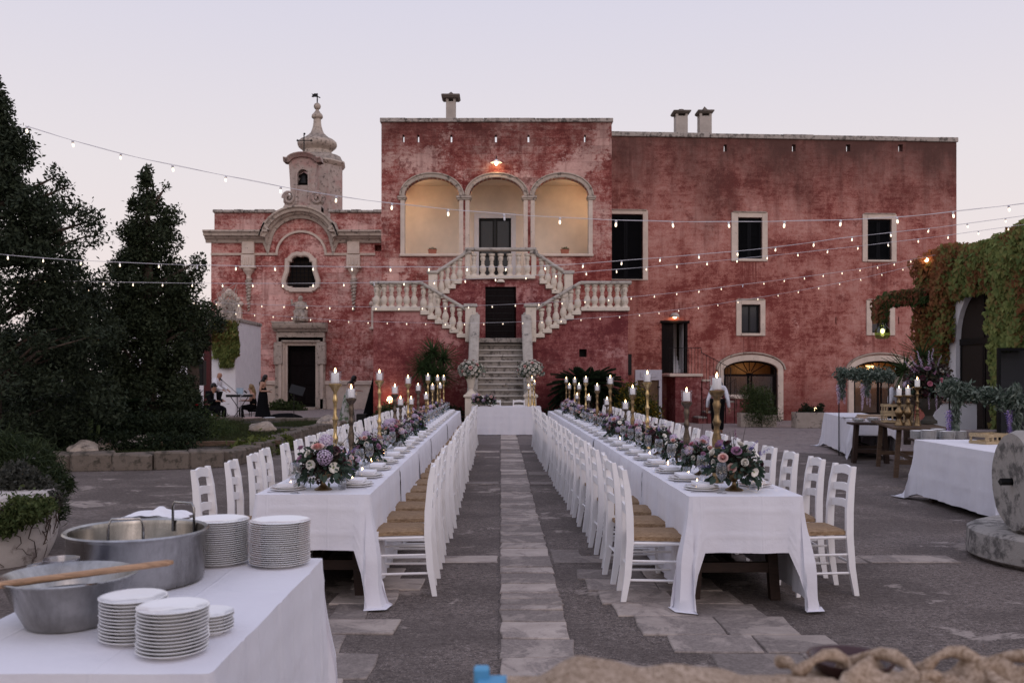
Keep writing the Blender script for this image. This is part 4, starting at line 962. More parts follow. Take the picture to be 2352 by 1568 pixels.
# ================================================================ long tables
ORD = ['first', 'second', 'third', 'fourth', 'fifth', 'sixth', 'seventh', 'eighth', 'ninth', 'tenth', 'eleventh', 'twelfth', 'thirteenth', 'fourteenth', 'fifteenth', 'sixteenth', 'seventeenth', 'eighteenth', 'nineteenth', 'twentieth', 'twenty-first', 'twenty-second', 'twenty-third', 'twenty-fourth', 'twenty-fifth', 'twenty-sixth', 'twenty-seventh', 'twenty-eighth']
def nth(i, n):      # where in a row of n
    return f'{ORD[i]} from the camera'
HT = .776
def linen():
    t = NT('white_linen')
    n = t.noise(2.2, 5, .6, dist=.4); w = t.noise(7, 5, .65); fib = t.noise(260, 2, .5)
    t.col(t.mix(t.rng(n, .3, .7), (.67, .66, .71), (.73, .72, .76)))
    hsum = t.math('ADD', t.math('ADD', n, t.math('MULTIPLY', w, .5)), t.math('MULTIPLY', fib, .02))
    soft = t.noise(3, 3, .5, t.co(loc=(2, 2, 2)))
    for ax, per, off in (('X', .42, .21), ('Y', .52, .1)):
        q = t.math('FRACT', t.math('ADD', t.math('DIVIDE', t.math('ADD', t.sep(ax), t.math('MULTIPLY', soft, .03)), per), off))
        d_ = t.math('ABSOLUTE', t.math('SUBTRACT', q, .5)); hsum = t.math('ADD', hsum, t.math('MULTIPLY', t.rng(d_, .022, 0), .16))
    t.bump(hsum, .55, .02)
    t.b.inputs['Sheen Weight'].default_value = .2
    return t.fin(.85, 0, .15)
M['linen'] = linen(); M['napkin'] = flat('napkin_cotton', (.78, .77, .79), .85, var=.03, bump=.2, sc=30)
M['table_wood'] = wood('dark_table_wood', (.035, .018, .012), .55, (2, 12, 12)); M['old_wood'] = wood('old_rough_wood', (.11, .070, .045), .8, (2, 14, 14))
M['china'] = flat('white_china', (.78, .775, .77), .12, spec=.5, var=.01)
def rush():
    t = NT('woven_rush'); a = t.noise(1, 5, .7, t.co(scale=(25, 160, 60))); b_ = t.noise(6, 4, .6)
    t.col(t.mix(t.math('MULTIPLY', b_, .7), t.ramp(a, [(.35, (.16, .10, .055)), (.6, (.40, .28, .17)), (.75, (.52, .39, .25))]), (.25, .16, .09)))
    t.bump(a, .8, .004); return t.fin(.8, 0, .2)
M['rush'] = rush()
def metal_mat(name, c, c2, rough, sc=8, bump=.2):
    t = NT(name); n = t.noise(sc, 7, .7, dist=.6)
    t.col(t.ramp(n, [(.35, c2), (.55, c)])); t.bump(n, bump, .004); m = t.fin(t.rng(n, .3, .7, rough+.12, rough), 1.0, .5); return m
def steel_mat():
    t = NT('scuffed_aluminium_painted_reflections'); a = t.noise(2.5, 7, .7, t.co(scale=(1, 1, .25)), dist=.5); b_ = t.noise(14, 6, .7)  # upright light and dark streaks paint reflections into the metal colour; finer blotches are scuffs
    t.col(t.mix(t.ramp(b_, [(.45, 0.0), (.7, .5)]), t.ramp(a, [(.38, (.15, .14, .13)), (.6, (.47, .455, .43))]), (.27, .26, .245)))
    t.bump(b_, .12, .003); t.b.inputs['Anisotropic'].default_value = .5
    return t.fin(t.rng(a, .35, .65, .34, .16), 1.0, .5)
M['gold'] = metal_mat('worn_gold', (.60, .45, .22), (.30, .20, .09), .30)
M['brass'] = metal_mat('old_brass', (.30, .21, .11), (.12, .085, .05), .38)
M['bronze'] = metal_mat('brown_bronze', (.16, .125, .095), (.07, .055, .042), .45)
M['silver'] = flat('cutlery_steel', (.55, .55, .58), .18, 1.0, var=.02)
M['steel'] = steel_mat()
M['wax'] = flat('candle_wax', (.82, .80, .77), .5, var=.02); M['flame'] = emit('candle_flame', (1, .62, .28), 16, False, (.1, .05, .02))
M['glass'] = glass('clear_glass', (.965, .968, .975), .055, edge=.75); M['cup_glass'] = glass('candle_cup_glass', (.985, .985, .99), .02, edge=.22)

# ---- the white ladder-back chair: +x is the way the sitter faces
def make_chair():
    t = thing('wooden_chair', 'chair', 'chair'); w = M['white_paint']
    for s in (-1, 1):
        MB().bar([(-.245, s*.175, 0), (-.212, s*.173, .20), (-.195, s*.170, .44), (-.198, s*.165, .62), (-.213, s*.158, .80), (-.235, s*.152, .94)], [.036, .048, .052, .052, .046, .034], .034).build('rear_leg', w, t)
    for s in (-1, 1):
        MB().bar([(.20, s*.195, 0), (.185, s*.188, .22), (.18, s*.185, .475)], [.030, .036, .040], [.030, .036, .040]).build('front_leg', w, t)
    m = MB(); n = 8; V = []; f = []           # rush seat, slightly pillowed
    for i in range(n+1):
        for j in range(n+1):
            u = i/n; v = j/n; x = -.185+.39*u; hw_ = .165+.035*u; y_ = -hw_+2*hw_*v
            e = min(u, 1-u, v, 1-v); z = .47+.022*min(1, e*5)**.5-.012*max(0, e-.3)*4
            V.append((x, y_, z))
    b = len(V); V += [(x*1.0, y_, .442) for x, y_, z in V]
    q = lambda i, j: i*(n+1)+j
    for i in range(n):
        for j in range(n): f += [(q(i, j), q(i+1, j), q(i+1, j+1), q(i, j+1)), (b+q(i, j), b+q(i, j+1), b+q(i+1, j+1), b+q(i+1, j))]
    for k in range(n):
        f += [(q(k, 0), b+q(k, 0), b+q(k+1, 0), q(k+1, 0)), (q(k, n), q(k+1, n), b+q(k+1, n), b+q(k, n)), (q(0, k), q(0, k+1), b+q(0, k+1), b+q(0, k)), (q(n, k), b+q(n, k), b+q(n, k+1), q(n, k+1))]
    m.add(V, f); m.build('seat', M['rush'], t, smooth=True, auto=45)
    MB().tube([(-.19, -.168, .425), (.185, -.19, .425)], .013, 6).tube([(-.19, .168, .425), (.185, .19, .425)], .013, 6).tube([(.185, -.19, .425), (.185, .19, .425)], .013, 6).build('seat_rail', w, t)
    for zc, h, arch_ in ((.885, .062, .022), (.765, .058, .014), (.645, .058, .014)):     # curved back slats
        m = MB(); N = 8; vs = []
        for i in range(N+1):
            v = -1+2*i/N; bow = (1-v*v); x = -.203-.09*max(0, zc-.6)*.9-.018*bow; y_ = v*.158
            zb = zc-h/2+arch_*bow; zt = zc+h/2+arch_*bow*(1.25 if zc > .8 else 1)
            vs += [(x-.009, y_, zb), (x+.009, y_, zb), (x+.009, y_, zt), (x-.009, y_, zt)]
        m.add(vs, [(i*4+k, i*4+(k+1) % 4, i*4+4+(k+1) % 4, i*4+4+k) for i in range(N) for k in range(4)]+[(3, 2, 1, 0), tuple(N*4+k for k in range(4))]).build('back_slat', w, t)
    for s in (-1, 1):
        for z in (.165, .30): MB().tube([(-.205, s*.172, z), (.185, s*.19, z)], .0095, 6).build('stretcher', w, t)
    for z in (.20, .34): MB().tube([(.187, -.19, z), (.187, .19, z)], .0095, 6).build('stretcher', w, t)
    MB().tube([(-.205, -.172, .24), (-.205, .172, .24)], .0095, 6).build('stretcher', w, t)
    return t
chair0 = make_chair(); used = [False]
def place_chair(x, y, rz, label, group):
    if not used[0]:
        used[0] = True; chair0.location = (x, y, 0); chair0.rotation_euler = (0, 0, rz); chair0['label'] = label; chair0['group'] = group; return chair0
    return dup(chair0, (x, y, 0), rz, label, group)
# table frames: line of the aisle-side edge of each table
def Lx(Y): return -.915-.061*(Y-6.36)/15.5      # right edge of the left table
def Rx(Y): return 1.293-.154*(Y-6.27)/15.6      # left edge of the right table
LW, RW = .79, .78; AL = math.atan(.061/15.5); AR = math.atan(.154/15.6)
random.seed(11)
rows = [("left table's aisle side", lambda Y: Lx(Y)+.175, PI, 6.85, AL), ("left table's garden side", lambda Y: Lx(Y)-LW-.17, 0, 6.62, AL),
        ("right table's aisle side", lambda Y: Rx(Y)-.175, 0, 6.62, AR), ("right table's buffet side", lambda Y: Rx(Y)+RW+.27, PI, 6.86, AR)]
NR = 25
for name, fx_, rz, y0, al in rows:
    for i in range(NR):
        y = y0+.3*0+i*.602+random.uniform(-.02, .02)
        dx = random.uniform(-.018, .018)
        if 'garden' in name and i in (0, 3): dx -= .05
        sd_ = "white chair with rush seat, "+name+', '+nth(i, NR)
        place_chair(fx_(y)+dx, y, rz+al+random.uniform(-.075, .075), sd_, 'white chairs along the two long tables')
# tables under the cloths
def make_table(w, l, name='banquet_table', lab='', cat='table', mat='table_wood'):
    t = thing(name, lab, cat); m = M[mat]
    MB().box(-w/2+.02, w/2-.02, -l/2+.01, l/2-.01, HT-.045, HT-.008, .005).build('tabletop', m, t)
    for sy in (-1, 1):
        for sx in (-1, 1):
            MB().bar([(sx*(w/2-.10), sy*(l/2-.30), 0), (sx*(w/2-.15), sy*(l/2-.30), HT-.05)], .07, .07).build('leg', m, t)
        MB().box(-w/2+.14, w/2-.14, sy*(l/2-.30)-.025, sy*(l/2-.30)+.025, .20, .27).build('cross_rail', m, t)
    MB().box(-.03, .03, -l/2+.32, l/2-.32, .22, .26).build('stretcher', m, t)
    return t
tb0 = make_table(.78, 1.93, lab='dark wooden table hidden under cloth')
NT_ = 8; SEG = 1.945
def seg_c(k, y0): return y0+SEG*(k+.5)
first = True
for side, fx_, W_, y0, al, s in (('left', Lx, LW, 6.36, AL, -1), ('right', Rx, RW, 6.27, AR, 1)):
    for k in range(NT_):
        yc = seg_c(k, y0); xc = fx_(yc)+s*W_/2; lab = f'dark wooden table under cloth in the {side} row, {nth(k, NT_)}'
        if first: o = tb0; o.location = (xc, yc, 0); o.rotation_euler = (0, 0, al); o['label'] = lab; o['group'] = 'tables under the long cloths'; first = False
        else: o = dup(tb0, (xc, yc, 0), al, lab, 'tables under the long cloths')
def crease(v, at, wd=.011): return sum(math.exp(-((v-a)/wd)**2) for a in at)
def fold(s_, seed):   # ripple along the hem
    return .5*math.sin(s_*9+seed)+.3*math.sin(s_*17.3+seed*2.1)+.2*math.sin(s_*31+seed*3.7)
def mid_cloth(w, l, drop, seed, lab, loc, rz, group, jitter=0):
    """runner cloth over a middle table: top plus two side drops"""
    t = thing('tablecloth', lab, 'tablecloth', loc, rz, group); NL = 70; K = 16; V = []; Fc = []; prof = []
    for i in range(NL+1):
        y = -l/2+l*i/NL; row = []
        for s in (-1, 1):
            col_ = []
            for k in range(K+1):
                tt = k/K; z = HT+.004-drop*tt
                amp = (.004+.026*tt)*(1 if s > 0 else 1); out = .004+.012*tt**.5+amp*(.6+fold(y+s*3, seed))+.0045*crease(drop*tt, (.12, .34, .52))+.0045*crease(y, (-l*.25, 0, l*.25))+.006*tt*mnoise.noise(Vector((y*5, tt*5, seed+s)))
                if k == 0: col_.append((s*(w/2-.004), y, HT+.006))
                else: col_.append((s*(w/2+out), y, z))
            row.append(col_)
        line = row[0][::-1]+[(-w/4, y, HT+.0065), (0, y, HT+.0065), (w/4, y, HT+.0065)]+row[1]
        V += line
    n = len(line)
    Fc = [(i*n+k, i*n+k+1, (i+1)*n+k+1, (i+1)*n+k) for i in range(NL) for k in range(n-1)]
    m = MB(); m.add(V, [f[::-1] for f in Fc]); m.build('cloth', M['linen'], t, smooth=True, auto=55); return t
def end_cloth(w, l, drops, seed, lab, loc, rz, group=None, h=HT, both=False, tail=.09, mat='linen', corner_scale=1.0):
    """cloth over a table: drops = (front(-y), right(+x), back(+y), left(-x)); corner tails hang where two drops meet"""
    t = thing('tablecloth', lab, 'tablecloth', loc, rz, group)
    r = .018; pts = []      # perimeter: (x, y, nx, ny, s, drop, cornerness)
    cor = [(-w/2, -l/2), (w/2, -l/2), (w/2, l/2), (-w/2, l/2)]; nor = [(0, -1), (1, 0), (0, 1), (-1, 0)]
    s_acc = 0; CW = .10
    for e in range(4):
        a = Vector(cor[e]); b_ = Vector(cor[(e+1) % 4]); L = (b_-a).length; n = max(8, int(L/.02)); d = drops[e]; nv = Vector(nor[e])
        dp, dn = drops[e-1], drops[(e+1) % 4]
        ca = math.hypot(dp, d) if (dp > 0 and d > 0) else d; cb = math.hypot(dn, d) if (dn > 0 and d > 0) else d
        for i in range(n+1):
            q = L*i/n; p = a+(b_-a)*(i/n)
            if i == 0: p = a+(b_-a).normalized()*r
            if i == n: p = b_-(b_-a).normalized()*r
            ka = max(0, 1-q/CW)**.6 if (dp > 0 and d > 0) else 0; kb = max(0, 1-(L-q)/CW)**.6 if (dn > 0 and d > 0) else 0
            dd = d+(ca-d)*ka*corner_scale+(cb-d)*kb*corner_scale
            tang = (b_-a).normalized(); out = nv.copy()
            pts.append((p, out, s_acc+q, dd, ka, kb, tang))
        # corner point
        nx_ = Vector(nor[(e+1) % 4]); cn = (nv+nx_).normalized()
        if d > 0 and dn > 0: pts.append((b_-cn*r*.3, cn, s_acc+L, cb if True else d, 1, 1, Vector((0, 0))))
        s_acc += L
    K = 20; V = []; N = len(pts)
    for p, out, s_, dd, ka, kb, tang in pts:
        kk = max(ka, kb); crn = 0; vcr = [w/2, w+l/2, w+l+w/2, 2*w+l+l/2, w+l*.2, w+l*.8, 2*w+l+l*.2, 2*w+l+l*.8]
        for k in range(K+1):
            tt = k/K; f_ = fold(s_, seed)
            drop = dd*tt; z = h+.006-drop
            amp = (.003+.022*tt)*(.4+.6*min(1, dd/.5)); o = .004+.006*tt**.5+amp*(.5+f_)+kk*(.115*tt**1.4)
            tg = tang*( (-.07*ka+.07*kb)*tt*(1-kk)*2.2 )
            if ka == 1 and kb == 1: o += .03*tt
            sl = s_-crn; o += .0045*crease(drop, (.10, .27, .45, .62))+.0045*crease(sl, vcr)+.006*tt*mnoise.noise(Vector((s_*5, drop*7, seed)))+kk*.03*tt*math.sin(s_*70+drop*9)
            x = p.x+out.x*o+tg.x; y = p.y+out.y*o+tg.y
            if z < .012:
                ex = .012-z; z = .012+.010*abs(math.sin(ex*60+seed)); x += out.x*ex*.9; y += out.y*ex*.9
            V.append((x, y, z))
    Fq = []
    for i in range(N):
        j = (i+1) % N
        if pts[i][3] <= 0 and pts[j][3] <= 0: continue
        for k in range(K): Fq.append((i*(K+1)+k, j*(K+1)+k, j*(K+1)+k+1, i*(K+1)+k+1)[::-1])
    b0 = len(V); ring = [i*(K+1) for i in range(N)]
    V.append((0, 0, h+.0062)); Fq += [(b0, ring[i], ring[(i+1) % N]) for i in range(N)]
    # press creases: raise the nearest vertices slightly
    m = MB(); m.add(V, Fq); m.build('cloth', M[mat], t, smooth=True, auto=60); return t
for side, fx_, W_, y0, al, s in (('left', Lx, LW, 6.36, AL, -1), ('right', Rx, RW, 6.27, AR, 1)):
    for k in range(NT_):
        yc = seg_c(k, y0); xc = fx_(yc)+s*W_/2; lab = f'white linen cloth on the {side} long table, {nth(k, NT_)}'
        if k == 0: end_cloth(W_, SEG+.0, (.385, .70, 0, .70), 2.0+s, lab, (xc, yc-.003, 0), al, 'white cloths of the long tables')
        elif k == NT_-1: end_cloth(W_+.012, SEG, (0, .70, .38, .70), 5.0+s, lab, (xc, yc, .001), al, 'white cloths of the long tables')
        else: mid_cloth(W_+.012*(k % 2), SEG+.06, .70, k*1.7+s, lab, (xc, yc, -.0006*(k % 2)), al, 'white cloths of the long tables')
# sweetheart table in front of the stairs
make_t = make_table(1.84, .66, lab='dark table under the white cloth before the stairs'); make_t.location = (.15, 25.36, 0)
end_cloth(1.88, .70, (.765, .765, .5, .765), 3.3, 'white cloth reaching the ground on the small table before the stairs', (.15, 25.35, 0), 0, corner_scale=.12)
place_chair(-.17, 25.98, -PI/2, 'white chair behind the small table before the stairs, on the left', 'chairs at the small table')
place_chair(.52, 25.98, -PI/2, 'white chair behind the small table before the stairs, on the right', 'chairs at the small table')

# ---- place settings
def make_plate(r=.135, charger=True):
    t = thing('dinner_plate', 'plate', 'plate')
    if charger: MB().lathe([(r*.65, 0), (r*.98, .008), (r*1.05, .013), (r*1.05, .016), (r*.66, .006), (.001, .006)], n=28, capt=False).build('charger', M['china'], t, smooth=True); z = .008
    else: z = 0
    MB().lathe([(r*.55, z), (r*.60, z+.004), (r*.97, z+.020), (r*1.0, z+.022), (r*.98, z+.025), (r*.62, z+.010), (.001, z+.010)], n=28, capt=False).build('plate', M['china'], t, smooth=True)
    return t
def make_napkin():
    m = MB(); 
    m.box(-.062, .062, -.105, .105, 0, .007, .003).box(-.060, .0615, -.104, .1035, .0072, .014, .003).box(-.0615, .060, -.1035, .104, .0142, .021, .003)
    return m
plate0 = make_plate(.122); nap0 = thing('folded_napkin', 'napkin', 'napkin'); make_napkin().build('folded_cloth', M['napkin'], nap0)
def make_wine():
    t = thing('wine_glass', 'glass', 'glass')
    MB().lathe([(.034, 0), (.034, .002), (.006, .006), (.004, .02), (.004, .085), (.012, .095)], n=16, capt=False).build('stem', M['glass'], t, smooth=True)
    MB().lathe([(.008, .092), (.030, .11), (.042, .14), (.042, .165), (.034, .215), (.033, .215), (.041, .165), (.040, .14), (.028, .112), (.002, .095)], n=18, capb=False, capt=False).build('bowl', M['glass'], t, smooth=True)
    return t
wine0 = make_wine()
tum0 = MB().lathe([(.028, 0), (.034, .085), (.0325, .085), (.027, .006), (.001, .006)], n=16, capt=False).build('tumbler', M['glass'], smooth=True)
fork_m = MB().box(-.003, .003, -.10, .02, 0, .003).box(-.011, .011, .02, .04, .001, .004); 
for q in (-.009, -.003, .003, .009): fork_m.box(q-.0015, q+.0015, .04, .09, .001, .004)
fork0 = fork_m.build('fork', M['silver']); knife0 = MB().box(-.004, .004, -.11, -.01, 0, .005).box(-.008, .005, -.01, .11, .001, .003).build('knife', M['silver'])
def dupm(o, name, loc, rz, lab, cat, group):
    c = o.copy(); c.name = name; COL.objects.link(c); c.location = loc; c.rotation_euler = (0, 0, rz); tag(c, lab, cat, group); return c
random.seed(21); TT = HT+.007
firsts = {'plate': True, 'nap': True, 'wine': True}
def place(root, key, loc, rz, lab, group):
    if firsts[key]: firsts[key] = False; root.location = loc; root.rotation_euler = (0, 0, rz); root['label'] = lab; root['group'] = group; return root
    return dup(root, loc, rz, lab, group)
for name, fx_, rz, y0, al in rows:
    left = 'left' in name; s_in = 1 if rz == 0 else -1       # direction towards the table
    for i in range(NR):
        y = y0+i*.602; edge = {0: Lx(y), 1: Lx(y)-LW, 2: Rx(y), 3: Rx(y)+RW}[[r_[0] for r_ in rows].index(name)]; side = name
        x = edge+s_in*.165
        pr = al+random.uniform(-.05, .05)
        place(plate0, 'plate', (x, y, TT), pr, f'stacked white plates, {side}, {nth(i, NR)}', 'white plates on the long tables')
        place(nap0, 'nap', (x+random.uniform(-.008, .008), y, TT+.034), pr+PI/2*0+random.uniform(-.06, .06), f'folded white napkin on plates, {side}, {nth(i, NR)}', 'folded napkins on the long tables')
        far_ = edge+s_in*.262
        place(wine0, 'wine', (far_, y-.20*s_in+random.uniform(-.02, .02), TT), 0, f'stemmed wine glass, {side}, {nth(i, NR)}', 'wine glasses on the long tables')
        dupm(tum0, 'tumbler', (far_-s_in*.03, y+.215*s_in+random.uniform(-.01, .02), TT), 0, f'short water glass, {side}, {nth(i, NR)}', 'glass', 'water glasses on the long tables')
        if i < 9:
            dupm(fork0, 'fork', (x, y+s_in*.155, TT), -PI/2*s_in, f'steel fork beside plates, {side}, {nth(i, NR)}', 'fork', 'forks on the long tables')
            dupm(knife0, 'knife', (x, y-s_in*.155, TT), -PI/2*s_in, f'steel knife beside plates, {side}, {nth(i, NR)}', 'knife', 'knives on the long tables')
for o in (tum0, fork0, knife0): bpy.data.objects.remove(o)

# ---- candlesticks
def stick_profile(h, w, style):
    base = {0: [(.30, 0), (1.0, 0), (1.0, .012), (.92, .02), (.86, .04), (.80, .05), (.62, .16), (.46, .25), (.40, .29), (.60, .305), (.62, .32), (.38, .335), (.34, .36), (.50, .39), (.55, .42), (.36, .45), (.30, .48), (.34, .56), (.42, .60), (.58, .62), (.42, .64), (.30, .67), (.27, .74), (.34, .79), (.50, .82), (.38, .85), (.30, .88), (.34, .91), (.62, .935), (.80, .955), (1.05, .975), (1.12, .985), (1.12, 1.0), (.2, 1.0)],
            1: [(.3, 0), (1.0, 0), (1.0, .02), (.9, .05), (.7, .08), (.66, .12), (.84, .15), (.86, .20), (.55, .25), (.42, .30), (.60, .36), (.72, .43), (.72, .47), (.5, .54), (.40, .60), (.55, .63), (.66, .66), (.46, .69), (.38, .74), (.50, .80), (.64, .85), (.48, .88), (.56, .92), (.95, .95), (1.15, .975), (1.15, 1.0), (.2, 1.0)],
            2: [(.3, 0), (1.0, 0), (1.0, .03), (.85, .06), (.8, .1), (.55, .16), (.38, .22), (.55, .30), (.86, .38), (.95, .44), (.82, .5), (.45, .57), (.28, .62), (.4, .64), (.28, .67), (.5, .73), (.55, .77), (.35, .83), (.28, .88), (.4, .93), (.9, .955), (1.1, .97), (1.1, 1.0), (.2, 1.0)]}[style]
    return [(r*w, z*h) for r, z in base]
cup_mesh = MB().lathe([(.035, .0), (.050, .004), (.058, .105), (.061, .108), (.0585, .112), (.055, .105), (.047, .008), (.001, .008)], n=18, capt=False).build('glass_cup', M['cup_glass'], smooth=True)
can_mesh = MB().lathe([(.036, .0), (.036, .086), (.034, .090), (.012, .084), (.001, .084)], n=16, capt=False).build('candle', M['wax'], smooth=True, auto=40)
fl_mesh = MB().lathe([(.001, -.004), (.006, .004), (.0085, .014), (.006, .026), (.001, .040)], n=8, capb=False, capt=False).build('flame', M['flame'], smooth=True)
stick_cache = {}
def candlestick(x, y, z, h, w, style, mat, lab, group, cup=True, cs=1.0):
    t = thing('candlestick', lab, 'candlestick', (x, y, z), random.uniform(0, 6), group)
    key = (round(h, 1), w, style, mat)
    if key not in stick_cache:
        o = MB().lathe(stick_profile(1.0, w, style), n=18).build('stick', M[mat], t, smooth=True, auto=35); stick_cache[key] = o
    else: o = inst(stick_cache[key], 'stick', t)
    o.scale = (1, 1, h)
    cd = inst(can_mesh, 'candle', t, (0, 0, h+.008), (0, 0, 0), cs); f_ = inst(fl_mesh, 'flame', t, (0, 0, h+.008+.092*cs))
    if cup: inst(cup_mesh, 'glass_cup', t, (0, 0, h), (0, 0, 0), cs)
    return t
GL = 'candlesticks on the left table'; GR = 'candlesticks on the right table'
sticksL = [(770, 881, 7.46, 0, 'gold', .062, 1.15), (806.6, 914.5, 8.25, 1, 'bronze', .055, 1.1), (871.6, 874, 10.2, 0, 'gold', .062, 1.1), (907, 904.7, 11.7, 1, 'bronze', .06, 1.2), (937.4, 881.7, 13.3, 0, 'gold', .06, 1.2), (919.8, 931, 12.3, 1, 'bronze', .05, 1.15), (944.4, 929, 13.8, 1, 'brass', .05, 1.15), (960.6, 897.7, 15, 1, 'bronze', .06, 1.2), (978.6, 917, 16.5, 1, 'brass', .05, 1.2), (982.8, 874, 16.95, 0, 'gold', .06, 1.2), (993.4, 895.5, 18.1, 0, 'gold', .055, 1.2), (1005, 875, 19.6, 0, 'gold', .06, 1.2), (1011, 892, 20.4, 1, 'brass', .05, 1.2), (1019, 874, 21.4, 0, 'gold', .06, 1.2)]
sticksR = [(1646.4, 896, 7.07, 1, 'brass', .070, 1.25), (1577, 922.6, 8.2, 1, 'bronze', .058, 1.15), (1487, 877.7, 10.3, 0, 'gold', .065, 1.2), (1453, 907, 11.5, 1, 'brass', .055, 1.15), (1436.6, 940, 12.1, 2, 'bronze', .055, 1.15), (1401.7, 882.5, 13.5, 1, 'brass', .06, 1.25), (1394, 930, 13.9, 2, 'bronze', .05, 1.15), (1371.7, 897.5, 15.2, 1, 'brass', .055, 1.15), (1352, 920, 16.6, 2, 'bronze', .05, 1.15), (1345.6, 879.5, 17.1, 0, 'gold', .06, 1.2), (1330, 894, 18.4, 1, 'brass', .05, 1.15), (1325.8, 916, 18.9, 2, 'bronze', .05, 1.15), (1320, 879.5, 19.5, 0, 'gold', .055, 1.15), (1307.8, 893, 20.6, 1, 'brass', .05, 1.15), (1300.6, 878, 21.5, 0, 'brass', .055, 1.15)]
CAND_XY = []
for side, LST, grp in (('left', sticksL, GL), ('right', sticksR, GR)):
    order = sorted(range(len(LST)), key=lambda i: LST[i][2])
    for k, i in enumerate(order):
        x, yp, Y, st_, mat, w_, cs = LST[i]; p = P(x, yp, Y); h = p.z-TT; cs *= .84; w_ *= .74; cs *= .93
        adj = 'tall' if h > .68 else ('medium' if h > .5 else 'short'); mn = {'gold': 'gold', 'brass': 'aged brass', 'bronze': 'dark bronze'}[mat]
        candlestick(p.x, Y, TT, h, w_, st_, mat, f'{adj} {mn} candlestick with lit candle on the {side} table, {ORD[k]} from the camera', grp, cs=cs)
        CAND_XY.append((p.x, Y))
for i, (x, yp, w_, pos) in enumerate(((1214, 893, .04, 'left and shortest'), (1222, 875, .05, 'middle and tallest'), (1227.7, 884, .045, 'right and medium-tall'))):
    p = P(x, yp, 25.25+.1*i); candlestick(p.x, 25.25+.1*i, TT, p.z-TT, w_, i % 2 and 0, 'gold', f'slim gold candlestick on the small table before the stairs, {pos} of three', 'three candlesticks on the small table', cup=False, cs=.95)
# small votive glasses glinting among the flowers
tl0 = MB().lathe([(.030, 0), (.036, .060), (.0345, .060), (.028, .006), (.001, .006)], n=14, capt=False).build('votive_glass', M['cup_glass'], smooth=True)
# ================================================================ flowers
def petal_rose(r, col, col2, name, rings=6, open_=1.0):
    m = MB(); rnd = random.Random(hash(name) % 1000 if False else len(name))
    for k in range(rings):
        f = (k+1)/rings; n = 3+k; rad = r*(.12+.80*f**.9); tilt = (1-f)*1.35+.12; hgt = r*(.95-.35*f)
        for j in range(n):
            a0 = 2*PI*j/n+k*.7+rnd.uniform(-.15, .15); wd = 2*PI/n*.72
            vs = []; NU, NV = 4, 3
            for iv in range(NV+1):
                v = iv/NV
                for iu in range(NU+1):
                    u = -1+2*iu/NU; rr = rad*(.35+.65*v**.7)*(1-.08*u*u)+ (r*.10*f*open_ if iv == NV else 0)
                    a = a0+u*wd; z = -.35*r+hgt*v*(1-.16*u*u)+(-.10*r*f*open_ if iv == NV else 0)
                    vs.append((rr*math.cos(a), rr*math.sin(a), z))
            m.m = 0 if f > .55 else 1
            m.add(vs, [(q*(NU+1)+p, q*(NU+1)+p+1, (q+1)*(NU+1)+p+1, (q+1)*(NU+1)+p) for q in range(NV) for p in range(NU)])
    m.m = 1; m.ball((0, 0, r*.1), r*.25, 8, 5)
    return m, [col, col2]
def hydrangea(r, mats):
    m = MB(); rnd = random.Random(3)
    for i in range(85):
        zz = 1-1.55*(i+.5)/85; a = i*2.39996; s = math.sqrt(max(0, 1-zz*zz)); n = Vector((s*math.cos(a), s*math.sin(a), zz)); c = n*r*rnd.uniform(.86, 1.04)
        t1 = n.orthogonal().normalized(); t1.rotate(Matrix.Rotation(rnd.uniform(0, 3), 3, n)); t2 = n.cross(t1); q = r*.17
        m.m = rnd.choice([0, 0, 1])
        for d1, d2 in ((t1, t2), (t2, -t1), (-t1, -t2), (-t2, t1)):
            m.add([tuple(c), tuple(c+(d1*.75+d2*.05)*q+n*q*.15), tuple(c+(d1+d2)*q*.8+n*q*.3), tuple(c+(d2*.75+d1*.05)*q+n*q*.15)], [(0, 1, 2, 3)])
    return m, mats
def anemone(r, mats):
    m = MB(); rnd = random.Random(5)
    for ring, n in ((1.0, 7), (.8, 6)):
        for j in range(n):
            a0 = 2*PI*j/n+ring*2; vs = []
            for v, wv, hv in ((.12, .10, 0), (.5, .34, .10), (.85, .40, .26), (1.0, .24, .36)):
                for u in (-1, 0, 1):
                    x = r*ring*v; y_ = r*wv*u; z = r*(hv+.05*abs(u)); vs.append((x*math.cos(a0)-y_*math.sin(a0), x*math.sin(a0)+y_*math.cos(a0), z))
            m.m = 0; m.add(vs, [(q*3+p, q*3+p+1, q*3+p+4, q*3+p+3) for q in range(3) for p in range(2)])
    m.m = 1; m.ball((0, 0, r*.1), r*.20, 8, 5, .7)
    return m, mats
def plume(r, mats, n=60, L=3.2):
    m = MB(); rnd = random.Random(9)
    for i in range(n):
        v = i/n; c = Vector((rnd.uniform(-1, 1)*r*.35*(1-v*.7), rnd.uniform(-1, 1)*r*.35*(1-v*.7), r*L*v)); q = r*.30*(1-.5*v); d = Vector((rnd.uniform(-1, 1), rnd.uniform(-1, 1), rnd.uniform(-.2, .7))).normalized(); t2 = d.orthogonal().normalized()
        m.m = rnd.choice([0, 0, 1]); m.add([tuple(c), tuple(c+d*q*.6+t2*q*.4), tuple(c+d*q*1.2), tuple(c+d*q*.6-t2*q*.4)], [(0, 1, 2, 3)])
    return m, mats
def pm(name, c, v=.10, sc=30): 
    t = NT(name); r = t.rnd(); n = t.noise(sc, 3); hv = t.rng(t.math('ADD', t.math('MULTIPLY', r, .5), t.math('MULTIPLY', n, .5)), .2, .8, 1-v*2, 1+v)
    t.col(t.mix(1.0, c, t.mix(0, hv, hv), 'MULTIPLY')); t.b.inputs['Sheen Weight'].default_value = .15; return t.fin(.65, 0, .2)
